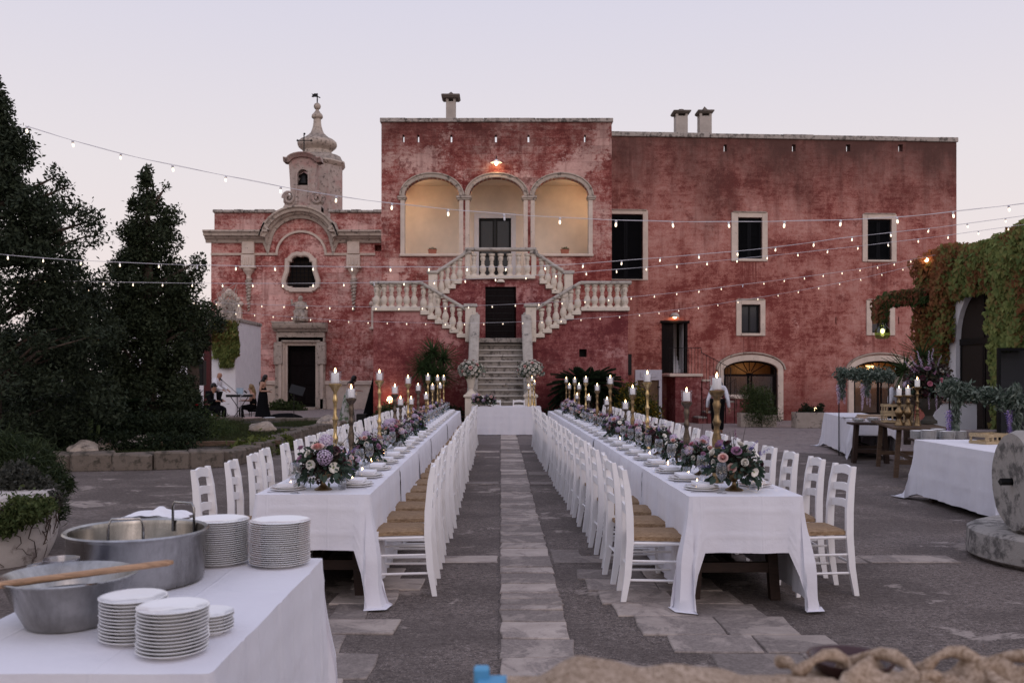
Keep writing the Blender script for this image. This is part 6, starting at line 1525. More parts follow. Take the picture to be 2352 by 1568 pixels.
# ---- old olive millstones
def rough_disc(name, lab, loc, rot, r, th, cat, mat, seed, hole=0):
    t = thing(name, lab, cat, loc); m = MB(); n = 56; rr = []
    prof = [(r*.93, 0), (r, .05*th/.3), (r*1.0, th*.5), (r*.985, th*.9), (r*.93, th), (r*.5, th*1.01), (hole or .001, th*1.0)]
    if hole: prof = [(hole, 0)]+prof+[(hole, 0)]
    m.lathe(prof, n=n, capb=not hole, capt=False)
    vs = []
    for x, y, z in m.v:
        v = Vector((x, y, z)); q = mnoise.noise(v*3.1+Vector((seed, 0, 0)))*.018+mnoise.noise(v*9+Vector((seed, 3, 0)))*.007
        L = math.hypot(x, y); k = 1+q/max(L, .2) if L > r*.6 else 1
        vs.append((x*k, y*k, z+q*.5 if z > th*.6 else z))
    m.v = vs; o = m.build('stone', mat, t, smooth=True, auto=50); o.rotation_euler = rot; return t, o
M['millstone'] = stone('millstone', (.36, .335, .305), (.09, .085, .08), amt=.62, sc=2.5)
rough_disc('round_stone', 'low round stone base under the upright millstone at right edge', (5.10, 7.95, 0), (0, 0, 0), .95, .27, 'millstone', M['millstone'], 1.0)
t, o = rough_disc('millstone', 'upright thick millstone with a square hole at the right edge', (4.36, 7.80, .705), (R(90), 0, R(90-7)), .44, .36, 'millstone', M['millstone'], 4.0, .035)
MB().tube([(-.10, 0, 0), (.5, .05, 0)], .030, 4).build('iron_axle', M['black'], t)

# ================================================================ right: white building with creeper
ib = thing('white_building', 'white lime-washed building with pointed arched doors under creeper', 'building', (11.6, 20.0, 0))
def wall_x(x, poly, holes, th, name, mat):     # wall standing in the plane x = const, facing -x; polygon given in (y, z)
    m = MB(); m.wall(poly, holes, 0, th); m.v = [(x+y, yy, z) for yy, y, z in m.v]; m.f = [f[::-1] for f in m.f]
    return m.build(name, M[mat], ib, world=True)
def pointed(y0, y1, zs, zt, z0=.02):
    c = (y0+y1)/2; w = (y1-y0)/2; L = [(y0, z0), (y1, z0)]
    for k in range(0, 9):
        u = k/8; L.append((y1-w*(u**1.6), zs+(zt-zs)*math.sin(u*PI/2)**.85))
    for k in range(7, -1, -1):
        u = k/8; L.append((y0+w*(u**1.6), zs+(zt-zs)*math.sin(u*PI/2)**.85))
    return L
ap1 = pointed(21.0, 23.3, 2.5, 3.75); ap2 = pointed(18.2, 19.8, 2.5, 3.75)
wall_x(11.6, [(8, 0), (24.3, 0), (24.3, 4.55), (8, 4.55)], [ap1[::-1], ap2[::-1]], .45, 'side_wall', 'white_wall')
MB().box(12.05, 18, 23.9, 24.3, 0, 4.55).box(12.05, 18, 8, 8.3, 0, 4.55).build('end_walls', M['white_wall'], ib, world=True)
MB().box(11.9, 18, 8.3, 23.9, 4.3, 4.45).build('roof', M['coping'], ib, world=True)
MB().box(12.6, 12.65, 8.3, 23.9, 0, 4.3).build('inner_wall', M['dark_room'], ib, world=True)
for y0, y1 in ((21.0, 23.3), (18.2, 19.8)):
    m = MB(); c = (y0+y1)/2
    for yy in (y0, c-.06, c+.01, y1-.07): m.box(11.70, 11.76, yy, yy+.06, .02, 2.45)
    m.box(11.69, 11.77, y0, y1, 2.4, 2.55); m.box(11.70, 11.76, c-.03, c+.03, 2.55, 3.7); m.box(11.701, 11.759, y0, y1, .02, .35)
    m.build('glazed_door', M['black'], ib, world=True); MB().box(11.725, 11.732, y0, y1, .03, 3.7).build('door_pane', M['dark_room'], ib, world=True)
lw_ = thing('low_wall', 'low white wall with brick capping beside the creeper door', 'wall', (10.6, 21.6, 0))
MB().box(-.45, .58, -.15, .15, 0, .98, .01).build('body', M['white_wall'], lw_)
for k in range(7): MB().box(-.47+.155*k, -.33+.155*k, -.19, .19, .985, 1.05, .006).build('brick', M['brickc'] if 'brickc' in M else M.setdefault('brickc', flat('capping_brick', (.30, .19, .15), .9, var=.3)), lw_)
tr_ = thing('stone_trough', 'low concrete trough wall at the foot of the creeper', 'planter', (10.35, 19.4, 0)); MB().box(-.55, .9, -.25, .25, 0, .47, .02).build('body', M['pale_paving'], tr_)
gs = thing('glazed_screen', 'dark steel-framed glazed screen at the right edge before the creeper', 'screen', (10.35, 19.0, 0))
for x_ in (0, .9, 1.8): MB().box(x_-.03, x_+.03, -.03, .03, 0, 2.2).build('post', M['black'], gs)
MB().box(.03, 1.8, -.025, .025, 2.14, 2.2).box(.03, 1.8, -.025, .025, .0, .08).build('rail', M['black'], gs)
for x_ in (.03, .93): MB().box(x_, x_+.84, -.004, .004, .08, 2.14).build('pane', glass('smoked_glass%d' % int(x_*10), (.10, .10, .10), .08), gs)
# creeper: hanging leaves over a shell
M['ivy'] = leaf_mat('creeper_leaf', (.10, .14, .04), (.27, .30, .095), .5, c=(.30, .12, .05), csc=.6, cthr=.60, turn=(-.5, 2.2))
M['ivy_red'] = leaf_mat('red_creeper_leaf', (.20, .055, .035), (.15, .13, .045), .5, c=(.06, .10, .03), csc=1.2, cthr=.5)
def creeper(name, lab, cells, n, mat, size=.085, seed=1, loc=(0, 0, 0), stems=None):
    """cells = list of (x0,x1,y0,y1,z0,z1) boxes that get pendulous three-pointed leaves"""
    rs = np.random.RandomState(seed); t = thing(name, lab, 'climbing plant', loc)
    vol = np.array([max((c[1]-c[0])*(c[5]-c[4]), .02)+max((c[3]-c[2])*(c[5]-c[4]), .02) for c in cells]); vol /= vol.sum(); idx = rs.choice(len(cells), n, p=vol)
    A = np.array(cells)[idx]; u = rs.random_sample((n, 3)); p = np.stack([A[:, 0]+(A[:, 1]-A[:, 0])*u[:, 0], A[:, 2]+(A[:, 3]-A[:, 2])*u[:, 1], A[:, 4]+(A[:, 5]-A[:, 4])*u[:, 2]], 1)
    nz = np.sin(p[:, 1]*4.1+p[:, 2]*3.0)*.05+np.sin(p[:, 1]*9+p[:, 2]*7+p[:, 0]*8)*.035; p[:, 0] -= nz; p[:, 1] -= nz*.5
    out = np.stack([-np.ones(n)*.8+rs.normal(size=n)*.35, -np.ones(n)*.7+rs.normal(size=n)*.4, np.ones(n)*.35+rs.normal(size=n)*.3], 1); out /= np.linalg.norm(out, axis=1)[:, None]
    dn = np.stack([rs.normal(size=n)*.25, rs.normal(size=n)*.25, -np.ones(n)], 1); dn -= out*(dn*out).sum(1)[:, None]; dn /= np.linalg.norm(dn, axis=1)[:, None]
    sd = np.cross(out, dn); s = size*(.55+.8*rs.random_sample(n))[:, None]
    L = [(0, -.25, 0), (.55, -.30, -.1), (.42, .12, -.04), (0, 1.0, -.22), (-.42, .12, -.04), (-.55, -.30, -.1)]
    V = np.stack([p+sd*s*a+dn*s*b+out*s*c for a, b, c in L], 1)
    Fq = (np.arange(n)[:, None]*6+np.array([[0, 1, 2, 3]])).astype(int); F2 = (np.arange(n)[:, None]*6+np.array([[0, 3, 4, 5]])).astype(int)
    V2 = V.reshape(-1, 3)-np.array(loc); fast_mesh('leaves', V2, np.vstack([Fq, F2]), mat, t, 'stuff')
    m = MB()
    for st_ in (stems or []): m.tube([tuple(Vector(q)-Vector(loc)) for q in st_], .02, 5)
    if stems: m.build('stems', M['table_wood'], t)
    return t
cells = []
X_ = 11.25
for k in range(34):      # along the top of the wall
    y = 24.5-.5*k; cells.append((X_-.05, X_+.5, y-.5, y, 4.0+.25*math.sin(k*1.7), 4.86+.10*math.sin(k*.9)))
cells += [(11.0, 11.9, 24.0, 24.55, 3.2, 4.75), (11.02, 11.75, 24.0, 24.5, 2.2, 3.4), (11.05, 11.6, 23.9, 24.4, 1.1, 2.4), (11.1, 11.5, 23.85, 24.3, .7, 1.3), (11.2, 11.6, 23.25, 24.2, 2.5, 4.3), (11.3, 11.6, 21.2, 23.3, 3.6, 4.3), (11.25, 11.6, 23.6, 24.2, 1.9, 2.8),
          (11.3, 11.6, 22.6, 23.6, 3.55, 4.3), (11.3, 11.6, 19.9, 21.35, 2.6, 4.3), (11.3, 11.58, 20.0, 21.3, 1.7, 2.9), (11.3, 11.58, 20.2, 21.2, .9, 1.9), (11.32, 11.58, 20.3, 21.2, .1, 1.0), (11.3, 11.6, 19.9, 20.6, 3.0, 4.2), (11.3, 11.6, 17.5, 20.2, 3.75, 4.3), (11.3, 11.6, 14, 17.6, 2.2, 4.3)]
creeper('wall_creeper', 'dense creeper turning red and green over the white building', cells, 46000, M['ivy'], .085, 4, (11.6, 22, 0), [[(11.55, 24.2, 0), (11.5, 24.25, 2), (11.4, 24.2, 4.4)], [(11.57, 21.3, 0), (11.55, 21.4, 2.2), (11.5, 21.2, 4.4)]])
arm = []
for k in range(10):
    u = k/9; x = 11.15-1.22*u; zt = 3.92-.10*u-.35*max(0, u-.75)*4*.6; arm.append((x-.12, x+.12, 23.9, 24.2, zt-.38-.1*(k == 9), zt))
arm += [(9.84, 10.18, 23.88, 24.2, 3.05, 3.62)]
creeper('arm_creeper', 'red creeper trained along the bracket arm that carries the green lamp', arm, 3600, M['ivy_red'], .075, 9, (11.15, 24.05, 3.6))
br = thing('iron_bracket', 'wrought iron bracket arm with a spiral scroll reaching out from the creeper', 'bracket', (11.4, 24.05, 3.6))
m = MB().tube([(.1, 0, .12), (-1.38, 0, .02)], .018, 6); pts = []
for k in range(30): a = k*.45; r = .19*(1-k/33); pts.append((-.28+r*math.cos(a), 0, -.30+r*math.sin(a)))
m.tube(pts, .012, 5); m.tube([(-.12, 0, -.42), (-.5, 0, -.30), (-.75, 0, .03)], .012, 5); m.build('arm', M['black'], br)
p = P(2027, 762, 24.05)
gl_ = thing('demijohn_lamp', 'green glass demijohn hung as a lit lamp from the creeper arm', 'lamp', tuple(p))
gg = glass('green_bottle_glass', (.55, .68, .30), .10)
MB().lathe([(.10, -.185), (.17, -.16), (.195, -.05), (.185, .05), (.13, .13), (.075, .18), (.065, .26), (.085, .27)], n=26, capt=False).build('glass_body', gg, gl_, smooth=True)
MB().ball((0, 0, .02), .05, 12, 8, 1.3).build('bulb', emit('demijohn_bulb', (1, .82, .45), 9), gl_, smooth=True); MB().tube([(0, 0, .07), (0, 0, .75)], .012, 6).lathe([(.07, .27), (.07, .32), (.02, .34)], n=12).build('hanger', M['black'], gl_)
# spotlight glinting in the creeper
# ================================================================ plants
def yucca(name, lab, base, heads, n_leaf, L, mat, width=.045, trunk_r=.07):
    t = thing(name, lab, 'palm', base); rs = random.Random(int(base[0]*100) % 97)
    m = MB(); me = None
    for hx_, hy_, hz_ in heads:
        m.tube([(0, 0, 0), (hx_*.4, hy_*.4, hz_*.5), (hx_, hy_, hz_)], [trunk_r*1.2, trunk_r, trunk_r*.8], 8)
    m.build('trunk', M['bark'], t, smooth=True)
    leaf = MB(); pts = []
    for k in range(6):
        u = k/5; w = width*(1-u**1.8)*.5+.002; z = L*u; y = -.10*L*u*u
        pts += [(-w, y, z), (0, y-.012, z), (w, y, z)]
    leaf.add(pts, [(k*3+a, k*3+a+1, (k+1)*3+a+1, (k+1)*3+a) for k in range(5) for a in (0, 1)])
    l0 = leaf.build('leaf', mat); first_ = True
    for hx_, hy_, hz_ in heads:
        for i in range(n_leaf):
            zz = .98-1.75*(i+.5)/n_leaf; a = i*2.39996+rs.uniform(-.2, .2); s_ = math.sqrt(max(0, 1-zz*zz)); d = Vector((s_*math.cos(a), s_*math.sin(a), zz))
            e = d.to_track_quat('Z', 'Y').to_euler(); inst(l0, 'leaf', t, (hx_, hy_, hz_), e, rs.uniform(.75, 1.1))
    bpy.data.objects.remove(l0); return t
M['bark'] = flat('rough_bark', (.07, .05, .038), .95, var=.4, sc=10, bump=.8)
M['yucca'] = leaf_mat('yucca_leaf', (.025, .05, .020), (.06, .095, .035)); M['cycas'] = leaf_mat('cycas_leaf', (.010, .020, .010), (.022, .035, .016))
yucca('yucca_palm', 'bushy yucca with several spiky heads left of the stairs', (-2.05, 27.6, 0), [(0, 0, 2.35), (.33, -.1, 2.15), (-.33, 0, 1.85), (.05, -.25, 1.65), (-.12, .1, 2.05), (.30, -.2, 1.6)], 90, .56, M['yucca'], .05)
yucca('yucca_palm', 'spiky yucca growing behind the buffet flower urn', (9.6, 21.6, 0), [(-.05, 0, 1.75), (.5, .3, 2.1)], 60, .62, M['yucca'], .04)
# cycas with feathered fronds
def cycas(lab, base, n, L, sc=1):
    t = thing('cycas_palm', lab, 'palm', base); MB().lathe([(.16, -.6), (.2, .2), (.17, .5), (.08, .62)], n=12).build('trunk', M['bark'], t, smooth=True)
    fr_ = MB(); K = 40; ax = [(0, -.55*L*(k/K)**2.2, L*.95*(k/K)) for k in range(K+1)]
    fr_.tube(ax, [.012*(1-k/K)+.002 for k in range(K+1)], 4)
    for k in range(2, K):
        p_ = Vector(ax[k]); w = .20*L*math.sin(PI*min(1, .12+k/K*.9))**.7
        for s in (-1, 1): fr_.add([tuple(p_), tuple(p_+Vector((s*w, -.02, .10*w+.03))), tuple(p_+Vector((s*w*.6, .012, .13*w+.075))), ], [(0, 1, 2)])
        for s in (-1, 1): fr_.add([tuple(p_+Vector((0, 0, .012*L))), tuple(p_+Vector((s*w*.96, -.03, .10*w+.05))), tuple(p_+Vector((s*w*.6, .0, .13*w+.09)))], [(0, 1, 2)])
    f0 = fr_.build('frond', M['cycas']); rs = random.Random(4)
    for i in range(n):
        zz = .97-1.15*(i+.5)/n; a = i*2.39996; s_ = math.sqrt(max(0, 1-zz*zz)); d = Vector((s_*math.cos(a), s_*math.sin(a), zz))
        rot_ = (Matrix.Rotation(a+PI/2, 3, 'Z') @ Matrix.Rotation(math.acos(max(-1, min(1, zz))), 3, 'X')).to_euler()
        inst(f0, 'frond', t, (0, 0, .6), rot_, rs.uniform(.8, 1.1)*sc)
    bpy.data.objects.remove(f0); return t
cycas('big dark cycas palm right of the stairs', (2.56, 27.2, .58), 120, 1.02)
cycas('dark cycas palm in the shade under the left trees', (-8.3, 19.8, .1), 36, 1.0)
# shrubs
def shrub(name, lab, balls, n, size, mat, cat='shrub', stems=True, asp=.5, grp=None):
    b0 = Vector(balls[0][:3]); t = thing(name, lab, cat, (b0.x, b0.y, 0), 0, grp)
    leafcloud('foliage', [(b[0]-b0.x, b[1]-b0.y, b[2], b[3]) for b in balls], .3, n, size, mat, t, 'stuff', asp)
    if stems:
        m = MB()
        for b in balls: m.tube([(0, 0, 0), ((b[0]-b0.x)*.6, (b[1]-b0.y)*.6, b[2]*.5), (b[0]-b0.x, b[1]-b0.y, b[2])], [.03, .02, .008], 5)
        m.build('stems', M['bark'], t)
    return t
def PB(x, y, Y, r): p = P(x, y, Y); return (p.x, Y, p.z, r)
M['shrub_dark'] = leaf_mat('dark_shrub_leaf', (.010, .018, .009), (.030, .042, .020)); M['yellow_fl'] = leaf_mat('yellow_flowering_leaf', (.03, .045, .015), (.07, .075, .02), c=(.45, .30, .03), csc=9, cthr=.60)
M['grassm'] = leaf_mat('lawn_blade', (.025, .038, .014), (.06, .068, .028)); M['lime_leaf'] = leaf_mat('lime_leaf', (.06, .08, .02), (.13, .15, .045))
random.seed(5); np.random.seed(12)
shrub('flowering_bush', 'bush with small yellow flowers below the garden door', [PB(1430, 935, 27, .40), PB(1465, 925, 27.2, .42), PB(1492, 945, 27, .32), PB(1445, 905, 27.5, .35), PB(1415, 955, 26.6, .3), PB(1505, 958, 26.8, .22)], 5200, .045, M['yellow_fl'])
shrub('pot_shrub', 'feathery green shrub in the stone trough before the left arch door', [PB(1737, 925, 29.3, .50), PB(1720, 905, 29.3, .32), PB(1752, 915, 29.3, .36), PB(1765, 955, 29, .36), PB(1735, 950, 29, .4)], 6500, .045, M['bush'], asp=.22)
for nm, x0, x1, y0, y1, Y, lab in (('stone_planter', 1702, 1749, 948, 975, 29.0, 'pale stone trough planter left half, before the left arch door'), ('stone_planter', 1751, 1784, 953, 976, 28.9, 'smaller rough stone trough beside the pale one at the left arch door'), ('stone_planter', 1829, 1893, 947, 984, 28.4, 'long low stone trough with dark plants between the arch doors')):
    a, b = P(x0, y1, Y), P(x1, y0, Y); t = thing('stone_planter', lab, 'planter', ((a.x+b.x)/2, Y+.25, 0)); w = (b.x-a.x)/2
    m = MB().box(-w, w, -.25, -.19, 0, b.z, .012).box(-w, w, .19, .25, 0, b.z, .012).box(-w, -w+.06, -.189, .189, 0, b.z, .012).box(w-.06, w, -.189, .189, 0, b.z, .012).box(-w+.06, w-.06, -.19, .19, 0, b.z-.06); m.build('trough', M['trim_old'], t)
shrub('planter_plants', 'dark low plants with seed heads lit by a small spotlight', [PB(1845, 946, 28.6, .16), PB(1862, 944, 28.6, .16), PB(1880, 945, 28.6, .15), PB(1850, 932, 28.7, .10), PB(1885, 934, 28.7, .12)], 1500, .03, M['shrub_dark'])
for i, (x, y, Y, lab, pw, o) in enumerate(((895, 918, 28.1, 'round garden spotlight glowing at the wall left of the yucca', 7, -.1), (1873, 940, 29.2, 'small garden spotlight glowing in the trough between the arch doors', 5, -.05))):
    p = P(x, y, Y); t = thing('garden_light', lab, 'lamp', tuple(p)); MB().ball((0, 0, 0), .085 if i == 0 else .05, 14, 10, 1.25).build('globe', emit('garden_globe%d' % i, (1, .62, .32), 9), t, smooth=True)
    MB().tube([(0, 0, -.1), (0, 0, -p.z)], .02, 8).build('spike', M['black'], t); child(lamp_light('lamp_light', (0, .12, .05), (1, .60, .36), pw), t)
shrub('ground_shrub', 'low green plant beside the spotlight at the left stair wall', [PB(900, 940, 27.6, .3), PB(925, 948, 27.5, .3), PB(880, 950, 27.6, .25)], 1800, .04, M['bush'])
shrub('ground_shrub', 'dark low planting at the right foot of the stairs', [PB(1260, 950, 27.4, .2), PB(1290, 950, 27.4, .3), PB(1380, 945, 27.3, .35), PB(1340, 950, 27.2, .35)], 2200, .04, M['shrub_dark'])
shrub('ground_shrub', 'dark low planting between yucca and stair pedestal', [PB(1045, 955, 27.3, .3), PB(1020, 950, 27.2, .3), PB(985, 950, 27.3, .3)], 2200, .04, M['shrub_dark'])
shrub('ground_shrub', 'low green shrub against the chapel plinth', [PB(650, 938, 43.5, .38), PB(672, 940, 43.5, .42), PB(690, 944, 43.3, .30), PB(632, 935, 43.6, .3)], 2600, .06, M['bush'])
# ---- raised garden bed at left
bed_pts = [(-12, 15.9), (-7.9, 15.95), (-7.3, 15.6), (-6.0, 15.8), (-4.95, 16.3), (-4.75, 17.6), (-4.8, 19.4), (-5.05, 21.8), (-5.05, 24.2), (-4.7, 27.0), (-5.4, 28.6), (-9, 29.6), (-14, 30)]
m = MB(); m.add([(x, y, .20) for x, y in bed_pts]+[(x, y, .0) for x, y in bed_pts], [tuple(range(len(bed_pts)))]); m.build('garden_bed', M['soil'], kind='structure')
kerb = thing('kerb_wall', 'low rough stone kerb wall round the left garden bed', 'wall', (-6.5, 16, 0))
random.seed(9)
cum = []
for a, b in zip(bed_pts[:-1], bed_pts[1:]):
    a, b = Vector((*a, 0)), Vector((*b, 0)); L = (b-a).length; n = max(1, round(L/.75))
    for k in range(n): cum.append((a.lerp(b, k/n), a.lerp(b, (k+1)/n)))
for a, b in cum:
    if a.x < -12.5: continue
    L = (b-a).length; hgt = .30+random.uniform(-.02, .02); mm = MB(); mm.box(-L/2-.002, L/2+.002, -.16, .16, -.02, hgt, .03)
    vs = []
    for x, y, z in mm.v: q = mnoise.noise(Vector((x*5+a.x, y*5+a.y, z*5)))*.045; vs.append((x, y+q, z+(q if z > .1 else 0)))
    mm.v = vs; o = mm.build('kerb_stone', M['kerb'] if 'kerb' in M else M.setdefault('kerb', stone('kerb_stone', (.17, .14, .115), (.05, .045, .035), amt=.6, sc=3)), kerb)
    c = (a+b)/2; o.location = (c.x+6.5, c.y-16, 0); o.rotation_euler = (0, 0, math.atan2(b.y-a.y, b.x-a.x))
def grass(n, seed, size=.05):
    rs = np.random.RandomState(seed); N = n*3; P_ = np.stack([rs.uniform(-11, -4.9, N), rs.uniform(16.2, 28.3, N)], 1)
    keep = (P_[:, 0] < -5.15-.15*np.sin(P_[:, 1])) & ((np.sin(P_[:, 0]*2.3+P_[:, 1])+np.sin(P_[:, 1]*1.7-P_[:, 0]*1.1)+rs.normal(size=N)*.5) > -.5); P_ = P_[keep][:n]; n = len(P_)
    h = size*(.5+rs.random_sample(n)); a = rs.uniform(0, 6.28, n); w = .006
    V = np.zeros((n, 3, 3)); V[:, :, 2] = .20
    V[:, 0, 0] = P_[:, 0]-w*np.cos(a); V[:, 0, 1] = P_[:, 1]-w*np.sin(a); V[:, 1, 0] = P_[:, 0]+w*np.cos(a); V[:, 1, 1] = P_[:, 1]+w*np.sin(a)
    V[:, 2, 0] = P_[:, 0]+rs.normal(size=n)*h*.5; V[:, 2, 1] = P_[:, 1]+rs.normal(size=n)*h*.5; V[:, 2, 2] = .20+h
    o = fast_mesh('lawn_grass', V.reshape(-1, 3), np.arange(n*3).reshape(-1, 3), M['grassm'], None, 'stuff'); tag(o, 'thin short grass growing in the left garden bed', 'grass')
grass(60000, 2, .07)
def rock(x, y, Y, r, lab, mat='trim_old', sz=.7):
    p = P(x, y, Y); t = thing('rock', lab, 'rock', (p.x, Y, .18)); m = MB().ball((0, 0, r*sz*.6), r, 14, 9, sz); s = random.uniform(0, 50)
    m.v = [tuple(Vector(v)*(1+.35*mnoise.noise(Vector(v)*2.2/r*.6+Vector((s, s, 0))))) for v in m.v]; m.build('stone', M[mat], t, smooth=False)
for i, a in enumerate(((250, 1008, 17.2, .36, 'long pale boulder at the centre of the dark garden bed'), (300, 1000, 17.6, .24, 'round pinkish boulder right of the long pale boulder'), (195, 1005, 17.6, .22, 'small jagged white rock left of the cactus'), (328, 985, 18.2, .26, 'jagged grey rock at the back of the garden bed'), (190, 1030, 16.5, .26, 'flat stone slab near the kerb at far left'), (753, 1000, 25.8, .34, 'grey boulder at the garden edge beside the music stand'), (605, 1025, 23, .32, 'flat pinkish stone by the musicians'))): rock(*a, sz=.6 if i else .45)
cac = thing('cactus', 'small branched cactus among the rocks under the trees', 'cactus', (*P(208, 1010, 17.4).xy, .18)); MB().tube([(0, 0, 0), (0, 0, .62)], [.045, .05], 8).tube([(0, 0, .25), (.14, 0, .28), (.15, 0, .5)], .035, 8).build('stem', M['bush'], cac, smooth=True)
M['coral'] = flat('coral_petal', (.60, .16, .12), .7); M['red_p'] = flat('red_petal', (.30, .012, .02), .7)
# roses and low shrubs in the bed
shrub('rose_bush', 'tall dark rose bush before the seated musician', [PB(420, 940, 24, .5), PB(400, 960, 23.5, .5), PB(452, 968, 24, .4), PB(415, 905, 24.5, .36), PB(440, 915, 24.5, .26)], 6000, .05, M['shrub_dark'], grp=None)
shrub('low_shrub', 'rounded dark green shrub at the front of the musicians', [PB(480, 1005, 21, .45), PB(515, 998, 22, .38), PB(440, 1010, 20.5, .45), PB(545, 1008, 22, .25), PB(492, 978, 22.5, .3), PB(400, 1005, 20.5, .36)], 8000, .045, M['bush'], asp=.2)
shrub('low_shrub', 'dark feathery shrub between the pointed tree and the musicians', [PB(395, 900, 24.8, .35), PB(425, 880, 25, .3), PB(445, 935, 24.6, .3), PB(380, 950, 24, .35), PB(420, 965, 23.2, .3), PB(470, 985, 22.6, .28)], 7000, .05, M['shrub_dark'], asp=.25)
shrub('low_shrub', 'leafy lime-green plant spilling over the kerb behind the chairs', [PB(560, 1045, 17.6, .28), PB(590, 1040, 18.3, .30), PB(620, 1035, 19, .28), PB(650, 1022, 19.8, .24), PB(575, 1065, 17.4, .2)], 3600, .05, M['lime_leaf'])
shrub('low_shrub', 'yellow-green ground cover at the garden edge behind the first candlestick', [PB(790, 993, 26.6, .2), PB(760, 996, 26, .22), PB(812, 993, 27, .2), PB(735, 1000, 25.5, .15), PB(835, 996, 27.3, .15)], 2200, .045, M['lime_leaf'])
rx_ = [409, 452, 497, 628, 570, 626, 395, 430, 350]
for k, (x, y, Y) in enumerate(((409, 940, 22.8), (452, 930, 23.2), (497, 955, 23), (628, 1022, 22), (570, 1012, 21.5), (626, 1035, 21), (395, 925, 23), (430, 905, 23.6), (350, 1012, 18))):
    p = P(x, y, Y); t = thing('garden_rose', f'red or coral garden rose bloom, {ORD[k]} of those dotted through the left bed', 'flower', tuple(p), 0, 'garden roses')
    t['label'] = f'{"coral" if k in (3, 5) else "red"} rose bloom in the left garden bed, {ORD[sorted(rx_).index(x)]} from the left'
    petal_rose(.055, M['coral'] if k in (3, 5) else M['red_p'], M['coral'] if k in (3, 5) else M['red_p'], 'x')[0].build('bloom', [M['coral'] if k in (3, 5) else M['red_p']]*2, t)
    MB().tube([(0, 0, -.02), (.02, .02, -.5)], .006, 5).build('stem', M['bush'], t)
# dark plank edging
lg = thing('wooden_edging', 'long weathered timber edging in the garden bed', 'log', (*P(480, 1028, 18.5).xy, .2), R(14)); MB().box(-1.3, 1.4, -.06, .06, 0, .10, .01).build('beam', M['old_wood'], lg)
# ---- trees at left
M['oak'] = leaf_mat('holm_oak_leaf', (.013, .020, .011), (.042, .054, .031), .5, trans=.1); M['oak2'] = leaf_mat('cypress_leaf', (.014, .022, .011), (.046, .058, .029), .5, trans=.1)
def tree(lab, x, Y, prof, n, mat, seed, squash=1.0, extra=(), size=.05, nclump=420, cat='tree'):
    """prof: [(picture y, half-width in picture px)] outline; clumps of leaves fill it, trunk and limbs inside"""
    rs = random.Random(seed); np.random.seed(seed); k = Y/F; base = P(x, 865, Y); t = thing('garden_tree', lab, cat, (base.x, Y, .15)); cl = []
    y0, y1 = prof[0][0], prof[-1][0]
    def hw(y):
        for (a, wa), (b, wb_) in zip(prof[:-1], prof[1:]):
            if a <= y <= b: return wa+(wb_-wa)*(y-a)/(b-a)
        return prof[-1][1]
    limbs = MB(); limbs.tube([(0, 0, -.2), (.05, 0, 1.5), (0, .05, (1.6-(y0+(y1-y0)*.35-865)*k)), (0, 0, 1.6-(y0-865)*k-.3)], [.22, .17, .09, .02], 8)
    for i in range(nclump):
        y = y0+(y1-y0)*(rs.random()**.75); w = hw(y)*(1+.22*math.sin(y*.045+seed)+.10*math.sin(y*.13)); a = rs.uniform(0, 2*PI); q = (.35+.65*rs.random()**.5)
        if rs.random() < .10: q *= 1.18
        r = (.12+.20*rs.random())*(.5+.5*min(1, w/60)); cx_, cy_, cz_ = w*k*q*math.cos(a), w*k*q*math.sin(a)*squash, 1.6-(y-865)*k-.15
        cl.append((cx_, cy_, cz_, r))
        if i % 9 == 0: limbs.tube([(0, 0, max(.3, cz_-.5-abs(cx_)*.3)), (cx_*.5, cy_*.5, cz_-.25), (cx_, cy_, cz_)], [.04, .025, .008], 5)
    for (ex, ey, er) in extra: cl.append(((ex-x)*k, 0, 1.6-(ey-865)*k-.15, er)); limbs.tube([(0, 0, 1.6-(ey-865)*k-.8), ((ex-x)*k*.6, 0, 1.6-(ey-865)*k-.4), ((ex-x)*k, 0, 1.6-(ey-865)*k-.15)], [.06, .04, .01], 5)
    limbs.build('trunk', M['bark'], t, smooth=True)
    leafcloud('crown', cl, .3, n, size, mat, t, 'stuff', .42)
    return t
tree('tall dark tree at the left edge of the view', -25, 17.0, [(170, 2), (215, 18), (270, 40), (330, 68), (400, 95), (450, 130), (510, 175), (560, 190), (640, 200), (720, 235), (850, 270), (950, 270), (1010, 230)], 88000, M['oak'], 11, .8, [(215, 505, .22), (208, 540, .28), (130, 405, .2), (150, 430, .18)], size=.045, nclump=470)
tree('pointed dark tree between the edge tree and the chapel', 338, 20.5, [(385, 1), (425, 14), (455, 24), (500, 40), (560, 58), (620, 76), (690, 88), (760, 90), (850, 96), (940, 100), (1000, 90)], 66000, M['oak2'], 23, .8, [(455, 600, .20), (462, 615, .16), (448, 625, .2), (440, 650, .26), (430, 690, .3), (450, 745, .3), (468, 720, .3), (380, 430, .12)], size=.045, nclump=330)
tree('low dark tree filling the gap behind the two taller ones', 185, 23.5, [(640, 8), (690, 60), (760, 100), (850, 130), (960, 140), (1005, 120)], 30000, M['oak'], 37, .7, size=.055, nclump=260)
tree('low dark tree right of the pointed one, before the white outhouse', 440, 25.5, [(695, 8), (720, 26), (760, 34), (800, 24), (830, 14)], 9000, M['oak'], 41, .8, [(490, 722, .26), (500, 745, .24), (470, 705, .22)], size=.05, nclump=70)
tree('distant dark thicket under the trees at far left', 60, 26.0, [(760, 60), (850, 160), (960, 190), (1000, 180)], 22000, M['oak'], 43, .6, size=.07, nclump=200)
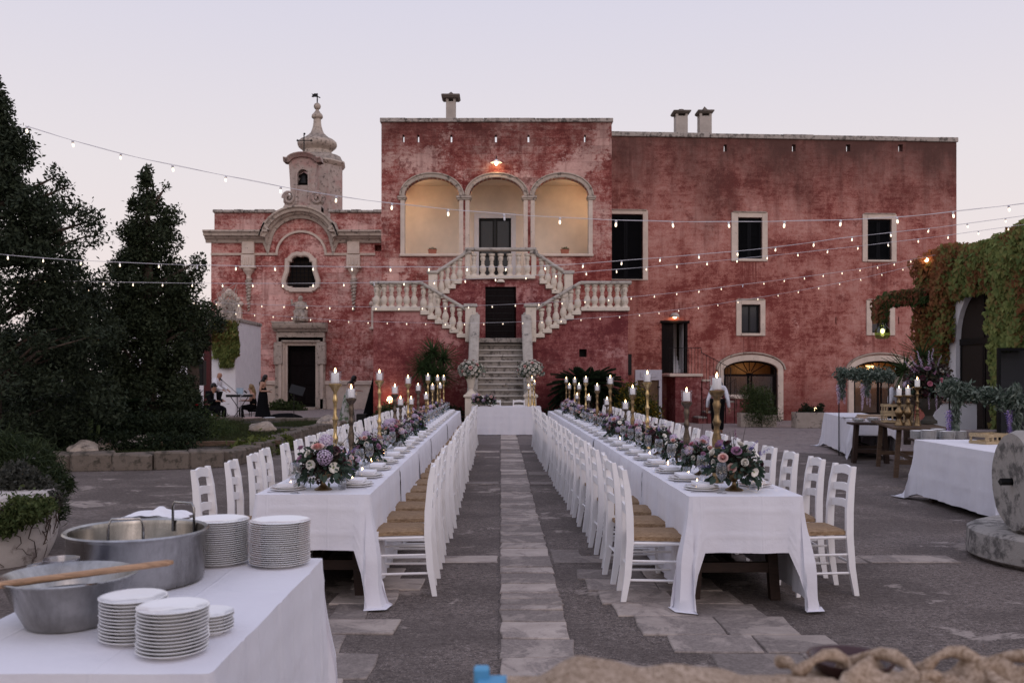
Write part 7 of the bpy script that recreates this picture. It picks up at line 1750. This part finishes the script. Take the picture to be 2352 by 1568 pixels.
# ---- corner planter at near left
cp = thing('boulder_planter', 'whitewashed stone planter wrapped in bare creeper stems at lower left', 'planter', (-4.75, 7.95, 0))
m = MB(); n = 26; V = []; K = 12
for i in range(n):
    a = 2*PI*i/n; ex = 2.6; c_, s_ = math.cos(a), math.sin(a); rr = (abs(c_)**ex+abs(s_)**ex)**(-1/ex)
    for k in range(K+1):
        z = .60*k/K; f_ = .86+.16*(k/K)**.7-(.08 if k == K else 0); q = 1+.05*mnoise.noise(Vector((c_*2, s_*2, z*3)))
        V.append((c_*rr*.86*f_*q, s_*rr*.55*f_*q, z+.04*mnoise.noise(Vector((c_*3, s_*3, 5)))*(k/K)))
m.add(V, [(i*(K+1)+k, ((i+1) % n)*(K+1)+k, ((i+1) % n)*(K+1)+k+1, i*(K+1)+k+1) for i in range(n) for k in range(K)]+[tuple(i*(K+1)+K for i in range(n))])
m.build('stone', stone('whitewashed_stone', (.50, .46, .43), (.16, .13, .12), amt=.45, sc=3), cp, smooth=True, auto=60)
m = MB(); rs = random.Random(6)
for s in range(26):
    a = rs.uniform(PI*1.0, PI*2.05); z = rs.uniform(.3, .6); pts = []
    for k in range(12):
        c_, s_ = math.cos(a), math.sin(a); rr = (abs(c_)**2.6+abs(s_)**2.6)**(-1/2.6); f_ = (.86+.16*(max(0, z)/.6)**.7)*1.015; pts.append((c_*rr*.86*f_, s_*rr*.55*f_, z)); a += rs.uniform(-.10, .13); z = min(.6, max(.02, z-rs.uniform(-.02, .09)))
    m.tube(pts, [.007*(1-k/16) for k in range(12)], 4)
m.build('bare_stems', M['bark'], cp, kind='stuff')
M['succ'] = leaf_mat('succulent_leaf', (.035, .055, .018), (.09, .11, .04)); M['juni'] = leaf_mat('juniper_needle', (.016, .028, .013), (.045, .060, .025)); M['grey_lf'] = leaf_mat('grey_leaf', (.025, .028, .022), (.075, .075, .062))
shrub('planter_foliage', 'bright green succulents on top of the whitewashed planter', [PB(5, 1178, 7.65, .13), PB(45, 1172, 7.55, .12), PB(85, 1165, 7.65, .10), PB(15, 1205, 7.5, .10), PB(70, 1180, 7.45, .08), PB(115, 1160, 7.75, .06)], 5200, .020, M['succ'], stems=False)
shrub('planter_foliage', 'greyish leafy stems behind the succulents in the planter', [PB(15, 1125, 8.1, .18), PB(60, 1120, 8.1, .16), PB(95, 1135, 8.1, .13), PB(40, 1100, 8.3, .16), PB(120, 1148, 8.0, .09)], 6000, .022, M['grey_lf'], stems=False)
jn = [PB(20, 1065, 9.2, .26), PB(70, 1070, 9.2, .24), PB(-30, 1070, 9.2, .34), PB(115, 1095, 9.0, .15), PB(140, 1118, 8.9, .10), PB(60, 1100, 9.0, .24), PB(90, 1040, 9.6, .12), PB(130, 1170, 8.6, .11), PB(155, 1110, 8.9, .07), PB(25, 1025, 9.4, .1), PB(-10, 1030, 9.4, .14)]
t = shrub('juniper', 'spreading juniper bush behind the whitewashed planter', jn, 17000, .06, M['juni'], asp=.09)
shrub('low_shrub', 'dark low shrubs under the trees behind the kerb wall', [PB(x_, 1018, 16.9+.02*(x_ % 7), .20+.03*(x_ % 5)) for x_ in (125, 150, 172, 225, 262, 300, 335, 365, 400, 430)]+[PB(x_, 985, 18.6, .36) for x_ in (140, 200, 265, 330, 390, 440)], 13000, .035, M['shrub_dark'], stems=False)
# ================================================================ outhouse and musicians
oh = thing('white_outhouse', 'white lime-washed outbuilding wall left of the chapel', 'building', (*P(470, 865, 38).xy, 0))
pa, pb = P(300, 865, 38), P(541, 865, 38)
MB().box(pa.x-oh.location.x, pb.x-oh.location.x, 0, 4, 0, 3.9).build('wall', M['white_wall'], oh); MB().box(pa.x-oh.location.x-.05, pb.x-oh.location.x+.05, -.05, 4.05, 3.9, 4.05, .02).build('coping', M['coping'], oh)
def PV(x0, x1, y0, y1, Y0, Y1): a, b = P(x0, y1, Y0), P(x1, y0, Y0); return (a.x, b.x, Y0, Y1, a.z, b.z)
creeper('wall_creeper', 'green creeper with reddish right edge hanging down the white outhouse', [PV(478, 545, 735, 775, 37.6, 37.9), PV(484, 538, 770, 820, 37.7, 37.9), PV(498, 532, 815, 842, 37.75, 37.9), PV(530, 548, 760, 815, 37.7, 37.9)], 6500, M['ivy'], .10, 8, (P(510, 0, 37.8).x, 37.8, 0))
m = MB(); rs = random.Random(2); o0 = P(528, 0, 37.7)
for k in range(60):
    p_ = P(rs.uniform(512, 545), rs.uniform(690, 760), 37.8); m.tube([(p_.x-o0.x, 0, p_.z), (p_.x-o0.x+rs.uniform(-.3, .3), rs.uniform(-.2, .1), p_.z+rs.uniform(.2, .7)), (p_.x-o0.x+rs.uniform(-.5, .5), rs.uniform(-.2, .1), p_.z+rs.uniform(-.2, .9))], .012, 4)
t = thing('dry_creeper', 'tangle of bare grey creeper twigs above the outhouse wall', 'climbing plant', (o0.x, 37.7, 0)); m.build('twigs', M['chim'], t, kind='stuff')
pp = thing('red_post', 'dark red wooden post beside the loudspeaker', 'post', (*P(477, 865, 36).xy, 0)); MB().box(-.12, .12, -.12, .12, 0, 3.3).build('post', flat('dark_red_wood', (.07, .014, .014), .7), pp)
sk = thing('loudspeaker', 'black loudspeaker on a stand under the left tree', 'speaker', (*P(457, 865, 34).xy, 0))
MB().box(-.22, .22, -.2, .2, 1.28, 2.2, .03).build('cabinet', M['black'], sk); MB().tube([(0, 0, 1.28), (0, 0, .1)], .02, 8).tube([(0, 0, .5), (.4, -.1, .0)], .014, 6).tube([(0, 0, .5), (-.4, -.1, .0)], .014, 6).tube([(0, 0, .5), (0, .4, .0)], .014, 6).build('tripod', M['black'], sk)
# ---- people: one skinned body each, clothes as children
def skin_mesh(name, pts, edges, rad, mat, parent, sub=1, root=0):
    me = bpy.data.meshes.new(name); me.from_pydata([tuple(p) for p in pts], edges, []); me.materials.append(mat); me.update()
    o = bpy.data.objects.new(name, me); COL.objects.link(o); child(o, parent); md = o.modifiers.new('Skin', 'SKIN'); md.use_smooth_shade = True
    for i, r in enumerate(rad):
        sv = me.skin_vertices[0].data[i]; sv.radius = r if hasattr(r, '__len__') else (r, r); sv.use_root = (i == root)
    s = o.modifiers.new('Subdivision', 'SUBSURF'); s.levels = sub; s.render_levels = sub
    return o
ST = dict(pel=(0, 0, .95), waist=(0, 0, 1.10), chest=(0, 0, 1.30), neck=(0, 0, 1.45), jaw=(.025, 0, 1.53), head=(.02, 0, 1.61), crown=(.0, 0, 1.67), nose=(.115, 0, 1.575),
          shL=(0, .17, 1.40), elL=(-.02, .23, 1.12), wrL=(.08, .22, .88), shR=(0, -.17, 1.40), elR=(-.02, -.23, 1.12), wrR=(.08, -.22, .88),
          hipL=(0, .09, .90), knL=(.03, .1, .50), anL=(-.01, .1, .09), toL=(.15, .1, .035), hipR=(0, -.09, .90), knR=(.03, -.1, .50), anR=(-.01, -.1, .09), toR=(.15, -.1, .035))
def person(lab, loc, rz, pose, skin, scale=1.0, clothes=(), hair=None, lean=0, nod=0, dress=None):
    t = thing('person', lab, 'person', loc, rz); t.scale = (scale,)*3; J = {k: Vector(v) for k, v in ST.items()}
    for k in pose: J[k] = Vector(pose[k])
    pv = J['pel'].copy(); up = ['waist', 'chest', 'neck', 'jaw', 'head', 'crown', 'nose', 'shL', 'elL', 'wrL', 'shR', 'elR', 'wrR']
    if lean:
        Mx = Matrix.Rotation(lean, 3, 'Y')
        for k in up:
            if k not in pose: J[k] = pv+Mx @ (J[k]-pv)
    if nod:
        Mx = Matrix.Rotation(nod, 3, 'Y'); nk_ = J['neck'].copy()
        for k in ('jaw', 'head', 'crown', 'nose'): J[k] = nk_+Mx @ (J[k]-nk_)
    names = list(J); P_ = [J[k] for k in names]; ix = {k: i for i, k in enumerate(names)}
    RD = dict(pel=(.13, .10), waist=(.115, .09), chest=(.14, .10), neck=.052, jaw=(.060, .068), head=(.082, .094), crown=(.062, .075), nose=.014, shL=.058, elL=.040, wrL=.027, shR=.058, elR=.040, wrR=.027, hipL=.088, knL=.055, anL=.038, toL=.032, hipR=.088, knR=.055, anR=.038, toR=.032)
    E = [('pel', 'waist'), ('waist', 'chest'), ('chest', 'neck'), ('neck', 'jaw'), ('jaw', 'head'), ('head', 'crown'), ('jaw', 'nose'), ('chest', 'shL'), ('shL', 'elL'), ('elL', 'wrL'), ('chest', 'shR'), ('shR', 'elR'), ('elR', 'wrR'),
         ('pel', 'hipL'), ('hipL', 'knL'), ('knL', 'anL'), ('anL', 'toL'), ('pel', 'hipR'), ('hipR', 'knR'), ('knR', 'anR'), ('anR', 'toR')]
    pts = list(P_); rad = [RD[k] for k in names]; edges = [(ix[a], ix[b]) for a, b in E]
    for s in ('L', 'R'):
        w = J['wr'+s]; d = (w-J['el'+s]).normalized(); sd_ = Vector((0, 0, 1)).cross(d); sd_ = sd_.normalized() if sd_.length > .1 else Vector((0, 1, 0)); dn = d.cross(sd_)
        pts.append(w+d*.055); rad.append((.036, .018)); pi = len(pts)-1; edges.append((ix['wr'+s], pi))
        for q, L in ((-.028, .062), (-.009, .078), (.010, .074), (.028, .058)):
            a = w+d*.085+sd_*q; pts += [a, a+d*L*.5-dn*.008, a+d*L*.9-dn*.028]; rad += [.010, .009, .007]; n_ = len(pts); edges += [(pi, n_-3), (n_-3, n_-2), (n_-2, n_-1)]
        a = w+d*.035-sd_*.035; pts += [a, a+d*.045-sd_*.012]; rad += [.011, .009]; n_ = len(pts); edges += [(pi, n_-2), (n_-2, n_-1)]
    skin_mesh('body', pts, edges, rad, skin, t, 1, ix['pel'])
    for (nm, keys, mat, grow) in clothes:
        kk = [k for k in names if k in keys]; i2 = {k: i for i, k in enumerate(kk)}; ed = [(i2[a], i2[b]) for a, b in E if a in i2 and b in i2]
        r_ = [tuple((q+grow) for q in (RD[k] if hasattr(RD[k], '__len__') else (RD[k], RD[k]))) for k in kk]
        skin_mesh(nm, [J[k] for k in kk], ed, r_, mat, t, 1, i2.get('chest', i2.get('pel', 0)))
    if dress:
        m = MB(); n = 20; prof = dress['prof']; vs = []
        for i, (z, rx, ry, ox) in enumerate(prof):
            for k in range(n):
                a = 2*PI*k/n; w_ = 1+(.05*math.sin(a*6+1) if z < .6 else 0); vs.append((ox+rx*w_*math.cos(a), ry*w_*math.sin(a), z))
        m.add(vs, [(i*n+k, i*n+(k+1) % n, (i+1)*n+(k+1) % n, (i+1)*n+k) for i in range(len(prof)-1) for k in range(n)]); m.build('skirt', dress['mat'], t, smooth=True)
    if hair:
        h = J['head']; m = MB(); sx = hair.get('s', 1); q = [(h.x-.015, h.y, h.z+.018)]
        m.ball(q[0], .104*sx, 14, 10, 1.05)
        m.v = [(x if x < h.x+.05 else h.x+.05+(x-h.x-.05)*.3, y, z) for x, y, z in m.v]
        if hair.get('long'):
            nb = J['neck']; m.tube([(h.x-.04, h.y, h.z+.02), (h.x-.085, h.y, h.z-.10), (nb.x-.09, nb.y, nb.z-.05), (nb.x-.10, nb.y, nb.z-hair['long'])], [.09, .085, .075, .03], 12)
        m.build('hair', hair['mat'], t, smooth=True)
    return t, J
sk1 = flat('skin_tone', (.42, .24, .17), .55, var=.05); sk2 = flat('tanned_skin', (.34, .18, .12), .55, var=.05)
suit = flat('black_suit_cloth', (.006, .006, .007), .9, spec=.05); shirt = flat('white_shirt', (.62, .62, .66), .85, bump=.3, sc=14); dk_hair = flat('dark_hair', (.012, .009, .008), .5, bump=.5, sc=60); bl_hair = flat('blonde_hair', (.20, .13, .06), .6, bump=.5, sc=60)
patt = NT('patterned_dress_cloth'); pn_ = patt.ramp(patt.noise(7, 4, .6), [(.45, (.42, .40, .38)), (.55, (.10, .14, .08))]); patt.col(pn_); patt = patt.fin(.85)
U_ = ('chest', 'waist', 'pel', 'shL', 'shR'); AR_ = U_+('elL', 'elR', 'wrL', 'wrR'); LG = ('pel', 'hipL', 'hipR', 'knL', 'knR', 'anL', 'anR')
p = P(604, 865, 32.0)
person('woman in a long sleeveless black dress looking at her phone', (p.x, 32, 0), R(-4), dict(elL=(-.05, .2, 1.12), wrL=(.17, .10, 1.10), elR=(-.05, -.2, 1.12), wrR=(.17, -.10, 1.12)), sk1, .985, [('bodice', ('chest', 'waist', 'pel'), suit, .045)], dict(mat=dk_hair, long=.26), 0.03, .45,
       dict(prof=[(1.12, .125, .15, 0), (.95, .16, .19, 0), (.6, .20, .22, -.01), (.25, .27, .27, -.0), (.015, .42, .36, .06)], mat=suit))
ph = thing('phone', 'phone held by the woman in the black dress', 'phone', (p.x+.27, 31.98, 1.12), 0); m = MB().box(-.05, .05, -.035, .035, 0, .01, .002); m.build('phone', M['black'], ph).rotation_euler = (0, R(-25), 0)
tr2 = thing('black_cloth', 'black cloth train and covers piled on the ground behind the woman in black', 'cloth', (p.x+.75, 32.1, 0)); m = MB().ball((0, 0, .12), .45, 16, 9, .45); m.v = [(x*1.5, y*.7, max(.0, z+.05*mnoise.noise(Vector((x*6, y*6, z*4))))) for x, y, z in m.v]; m.build('folds', suit, tr2, smooth=True)
p = P(496, 865, 34.0)
person('bald man in a white shirt playing the keyboard', (p.x, 34, 0), R(-12), dict(elL=(.12, .24, 1.18), wrL=(.36, .16, 1.05), elR=(.12, -.24, 1.18), wrR=(.36, -.16, 1.05)), sk2, 1.06, [('shirt', AR_, shirt, .030), ('trousers', LG, suit, .035)], None, .16, .15)
p = P(486, 865, 31.5)
seat_pose = dict(pel=(0, 0, .52), waist=(0.02, 0, .68), chest=(.05, 0, .90), neck=(.08, 0, 1.05), jaw=(.11, 0, 1.13), head=(.11, 0, 1.21), crown=(.095, 0, 1.27), nose=(.205, 0, 1.175), shL=(.05, .18, .99), elL=(.13, .23, .74), wrL=(.38, .14, .74), shR=(.05, -.18, .99), elR=(.13, -.23, .74), wrR=(.38, -.14, .74), hipL=(.05, .1, .48), knL=(.45, .12, .50), anL=(.42, .12, .09), toL=(.58, .12, .035), hipR=(.05, -.1, .48), knR=(.45, -.12, .50), anR=(.42, -.12, .09), toR=(.58, -.12, .035))
tp, J = person('seated man in black suit, bow tie and sunglasses by the keyboard', (p.x, 31.5, 0), R(-30), seat_pose, sk2, 1.05, [('jacket', AR_, suit, .035), ('trousers', LG, suit, .045)], dict(mat=dk_hair, s=.95))
MB().prism([(-.05, 0), (.05, 0), (.03, .28), (-.03, .28)], -.01, .01).build('shirt_front', shirt, tp).location = (.19, -.02, .72); CH[tp.name][-1].rotation_euler = (0, 0, R(80))
MB().box(-.01, .03, -.07, .07, -.018, .018, .008).build('sunglasses', M['black'], tp).location = (.185, 0, 1.215); MB().box(-.01, .01, -.045, .045, -.018, .018, .006).build('bow_tie', M['black'], tp).location = (.20, 0, 1.03)
stl = thing('stool', 'black stool under the seated musician', 'stool', (p.x, 31.5, 0)); MB().lathe([(.18, .40), (.18, .45)], n=16).build('seat', M['black'], stl)
for a in (45, 135, 225, 315): MB().tube([(.1*math.cos(R(a)), .1*math.sin(R(a)), .4), (.19*math.cos(R(a)), .19*math.sin(R(a)), 0)], .014, 6).build('leg', M['black'], stl)
p = P(583, 865, 33.2)
person('seated woman with long wavy blonde hair behind the woman in black', (p.x, 33.2, 0), R(200), seat_pose, sk1, 1.0, [('dress_top', ('chest', 'waist', 'pel'), suit, .045), ('trousers', LG, suit, .045)], dict(mat=bl_hair, long=.32, s=1.05))
stl2 = thing('stool', 'dark stool under the seated blonde woman', 'stool', (p.x, 33.2, 0)); MB().box(-.2, .2, -.2, .2, .38, .43, .01).build('seat', M['black'], stl2)
for a in (45, 135, 225, 315): MB().tube([(.17*math.cos(R(a)), .17*math.sin(R(a)), .38), (.2*math.cos(R(a)), .2*math.sin(R(a)), 0)], .014, 6).build('leg', M['black'], stl2)
p = P(800, 865, 30.5)
person('dark-haired woman in a pale patterned halter dress leaning over beside the chapel', (p.x, 30.5, 0), R(-10), dict(elL=(.16, .2, 1.18), wrL=(.36, .14, 1.16), elR=(.14, -.2, 1.15), wrR=(.34, -.14, 1.16)), sk1, .98, [('halter', ('chest', 'waist', 'pel'), patt, .040)], dict(mat=dk_hair, long=.10, s=1.05), .22, .45,
       dict(prof=[(1.10, .12, .14, .03), (.95, .16, .18, 0), (.6, .20, .22, -.03), (.2, .27, .27, -.05), (.02, .31, .30, -.05)], mat=patt))
p = P(1648, 865, 25.6)
person('waiter in black waistcoat and white sleeves bending forward by the side stair', (p.x, 25.6, 0), R(70), dict(elL=(.12, .27, .95), wrL=(.15, .30, .72), elR=(.12, -.27, .95), wrR=(.15, -.30, .72)), sk2, 1.0, [('shirt', ('shL', 'elL', 'wrL', 'shR', 'elR', 'wrR', 'chest'), shirt, .020), ('waistcoat', ('chest', 'waist', 'pel'), suit, .045), ('trousers', LG, suit, .035)], dict(mat=dk_hair, s=.98), .72, .5)
p = P(2049, 865, 23.5)
person('waiter in white shirt standing behind the buffet flower urn', (p.x, 23.5, 0), R(150), {}, sk2, .92, [('shirt', AR_, shirt, .020), ('trousers', LG, suit, .035)], dict(mat=dk_hair, s=.98), 0, .2)
# instruments
kb = thing('keyboard', 'electronic keyboard on a stand among the musicians', 'keyboard', (*P(550, 865, 32.6).xy, 0), R(8))
MB().box(-.45, .45, -.15, .15, .88, .97, .01).build('body', M['black'], kb); MB().box(-.42, .42, -.145, -.02, .971, .982).build('keys', M['china'], kb); MB().tube([(-.3, 0, .88), (.3, 0, 0)], .015, 6).tube([(.3, .0, .88), (-.3, 0, 0)], .015, 6).build('stand', M['black'], kb); MB().box(-.12, .12, .1, .12, .98, 1.20).build('music_sheet', flat('sheet_paper', (.30, .38, .45), .8), kb)
for i, (x0, y0, x1, y1, yb, Y, lab) in enumerate(((512, 873, 545, 903, 965, 31.8, 'microphone on a black boom stand before the bald man'), (569, 902, 553, 909, 968, 31.0, 'second microphone boom stand in front of the keyboard'))):
    a, b, c = P(x0, y0, Y), P(x1, y1, Y), P(x1, yb, Y); t = thing('microphone_stand', lab, 'microphone', (c.x, Y, 0)); MB().tube([(0, 0, 0), (0, 0, b.z)], .012, 6).tube([(0, 0, b.z), (a.x-c.x, -.1, a.z)], .010, 6).tube([(-.25, -.1, 0), (0, 0, .25), (.25, -.1, 0)], .010, 5).tube([(0, 0, .25), (0, .28, 0)], .010, 5).build('stand', M['silver'] if i else M['black'], t); MB().tube([(a.x-c.x, -.1, a.z), (a.x-c.x-.08, -.14, a.z+.07)], [.02, .03], 8).build('microphone', M['black'], t)
ms = thing('music_stand', 'black music stand standing alone before the chapel door', 'stand', (*P(675, 865, 31.3).xy, 0)); MB().tube([(0, 0, .05), (0, 0, 1.05)], .012, 6).tube([(-.25, -.1, 0), (0, 0, .2), (.25, -.1, 0)], .01, 5).tube([(0, 0, .2), (0, .28, 0)], .01, 5).build('pole', M['black'], ms); o = MB().box(-.25, .25, -.01, .01, 0, .34).build('desk', M['black'], ms); o.location = (.05, 0, 1.0); o.rotation_euler = (R(-30), R(15), 0)
bn = thing('low_bench', 'low bench with bowls beside the musicians', 'bench', (*P(603, 865, 29.5).xy, 0)); MB().box(-.75, .75, -.2, .2, .12, .17, .01).box(-.7, -.6, -.18, .18, 0, .12).box(.6, .7, -.18, .18, 0, .12).build('seat', M['chim'], bn)
for i, (dx, r, mt) in enumerate(((-.32, .30, 'terracotta_pale'), (.22, .20, 'china'))):
    M.setdefault('terracotta_pale', flat('pale_pink_glaze', (.45, .30, .26), .5)); t = thing('serving_bowl', ['large shallow pink bowl on the low bench', 'smaller white bowl right of the pink one'][i], 'bowl', (bn.location.x+dx, 29.5, .172)); MB().lathe([(r*.5, 0), (r*.85, .05), (r, .11), (r*.97, .12), (r*.8, .06), (.001, .03)], n=24, capt=False).build('body', M[mt], t, smooth=True)
hc = thing('harp_case', 'tall black triangular case leaning at the corner of the stair wall', 'case', (*P(850, 865, 29.8).xy, 0)); MB().prism([(-.30, 0), (.28, 0), (.28, .6), (.26, 1.78), (.18, 1.80)], -.2, .2).build('cover', suit, hc)
bb = thing('black_box', 'low black box beside the tall black case', 'box', (*P(832, 865, 29.2).xy, 0)); MB().box(-.16, .16, -.2, .2, 0, .42, .01).build('box', M['black'], bb)
# ================================================================ string lights
M['cable'] = flat('white_cable', (.60, .59, .62), .6, var=.02); M['socket'] = flat('white_socket', (.66, .65, .68), .5, var=.02); M['bulb'] = emit('string_bulb', (1, .78, .52), 2.2, False, (.9, .9, .9)); M['bulb_off'] = flat('unlit_bulb', (.75, .75, .78), .15, var=.01)
def string(lab, poly, spacing, phase, off=(), back=0):
    """poly: [(x, y, Y)] picture points of the cable with their distance"""
    pts = [P(*q) for q in poly]; fine = []
    for i in range(len(pts)-1):
        p0 = pts[max(0, i-1)]; p1 = pts[i]; p2 = pts[i+1]; p3 = pts[min(len(pts)-1, i+2)]
        for k in range(10):
            t_ = k/10; fine.append(.5*((2*p1)+(p2-p0)*t_+(2*p0-5*p1+4*p2-p3)*t_**2+(3*p1-p0-3*p2+p3)*t_**3))
    fine.append(pts[-1]); o0 = fine[0]; t = thing('string_light', lab, 'string lights', tuple(o0)); L = [tuple(q-o0) for q in fine]
    MB().tube(L, .0024, 5).tube([(x, y, z+.004+.003*math.sin(i*.9)) for i, (x, y, z) in enumerate(L)], .0016, 4).build('cable', M['cable'], t)
    sm = MB().lathe([(.010, 0), (.0165, -.005), (.0165, -.036), (.013, -.040)], n=10).build('socket', M['socket'], smooth=True, auto=50)
    bm_ = MB().lathe([(.009, -.038), (.0125, -.046), (.0150, -.062), (.0145, -.080), (.008, -.092), (.001, -.095)], n=10, capb=False, capt=False).build('bulb', M['bulb'], smooth=True)
    d = 0; nxt = phase; k = 0; rs = random.Random(len(poly)*7+int(spacing*100))
    for a, b in zip(fine[:-1], fine[1:]):
        l = (b-a).length
        while nxt <= d+l:
            q = a.lerp(b, (nxt-d)/l)-o0; rot_ = (rs.uniform(-.16, .16), rs.uniform(-.16, .16), 0); sc = rs.uniform(.62, .72)
            bb_ = inst(bm_, 'bulb', t, tuple(q), rot_, sc)
            if k in off: bb_.data = bb_.data.copy(); bb_.data.materials[0] = M['bulb_off']
            inst(sm, 'socket', bb_, (0, 0, 0)); nxt += spacing; k += 1
        d += l
    bpy.data.objects.remove(sm); bpy.data.objects.remove(bm_); return t
string('nearest string of bulbs, sagging from the left tree across the loggia', [(58, 290, 9.3), (270, 351, 9.1), (520, 404, 9), (770, 450, 9), (1032, 481, 9), (1290, 500, 9), (1550, 509, 9), (1812, 508, 9), (2060, 499, 9), (2315, 472, 9), (2500, 452, 9)], .553, .02, (9,))
string('second nearest string of bulbs, crossing above the balustrades', [(-80, 575, 13.2), (115, 594, 13), (420, 608, 13), (720, 612, 13), (1030, 613, 13), (1240, 611, 13), (1500, 593, 13), (1760, 570, 13), (1950, 545, 13), (2180, 519, 13), (2480, 478, 13)], .549, .15, (6,))
string('third string of bulbs from the camera', [(-40, 636, 17), (68, 642, 16.8), (270, 648, 16.7), (560, 651, 16.6), (900, 648, 16.6), (1174, 636, 16.6), (1450, 616, 16.6), (1700, 594, 16.6), (1921, 571, 16.6), (2180, 540, 16.6), (2480, 497, 16.6)], .551, .2, (13,))
string('fourth string of bulbs, ending in the creeper corner', [(150, 655, 22.4), (350, 684, 22), (560, 698, 21.8), (880, 705, 21.6), (1143, 700, 21.5), (1460, 681, 21.6), (1750, 648, 22), (1984, 616, 22.8), (2180, 580, 23.8), (2300, 560, 24)], .550, .1, (30,))
string('farthest string of bulbs, lowest over the stairs', [(400, 704, 26.2), (560, 719, 26), (820, 737, 25.8), (1128, 741, 25.7), (1437, 724, 25.6), (1700, 690, 25.3), (1950, 645, 24.8), (2122, 604, 24.3)], .545, .2)
# warm spot lamp glinting in the creeper
p = P(2128, 597, 24.1); t = thing('spot_lamp', 'small warm spot lamp at the top corner of the creeper', 'lamp', tuple(p)); MB().ball((0, 0, 0), .05, 10, 7).build('bulb', M['glow'], t, smooth=True); child(lamp_light('lamp_light', (-.1, -.15, 0), (1, .6, .35), 2.2), t)
# remove the pattern objects that were only copied from
for o, nm in FL.values(): bpy.data.objects.remove(o)
bpy.data.objects.remove(comp_gold)
for o in list(S.objects):
    if 'category' in o and o['category'] == 'chair' and not o.get('label'): bpy.data.objects.remove(o)
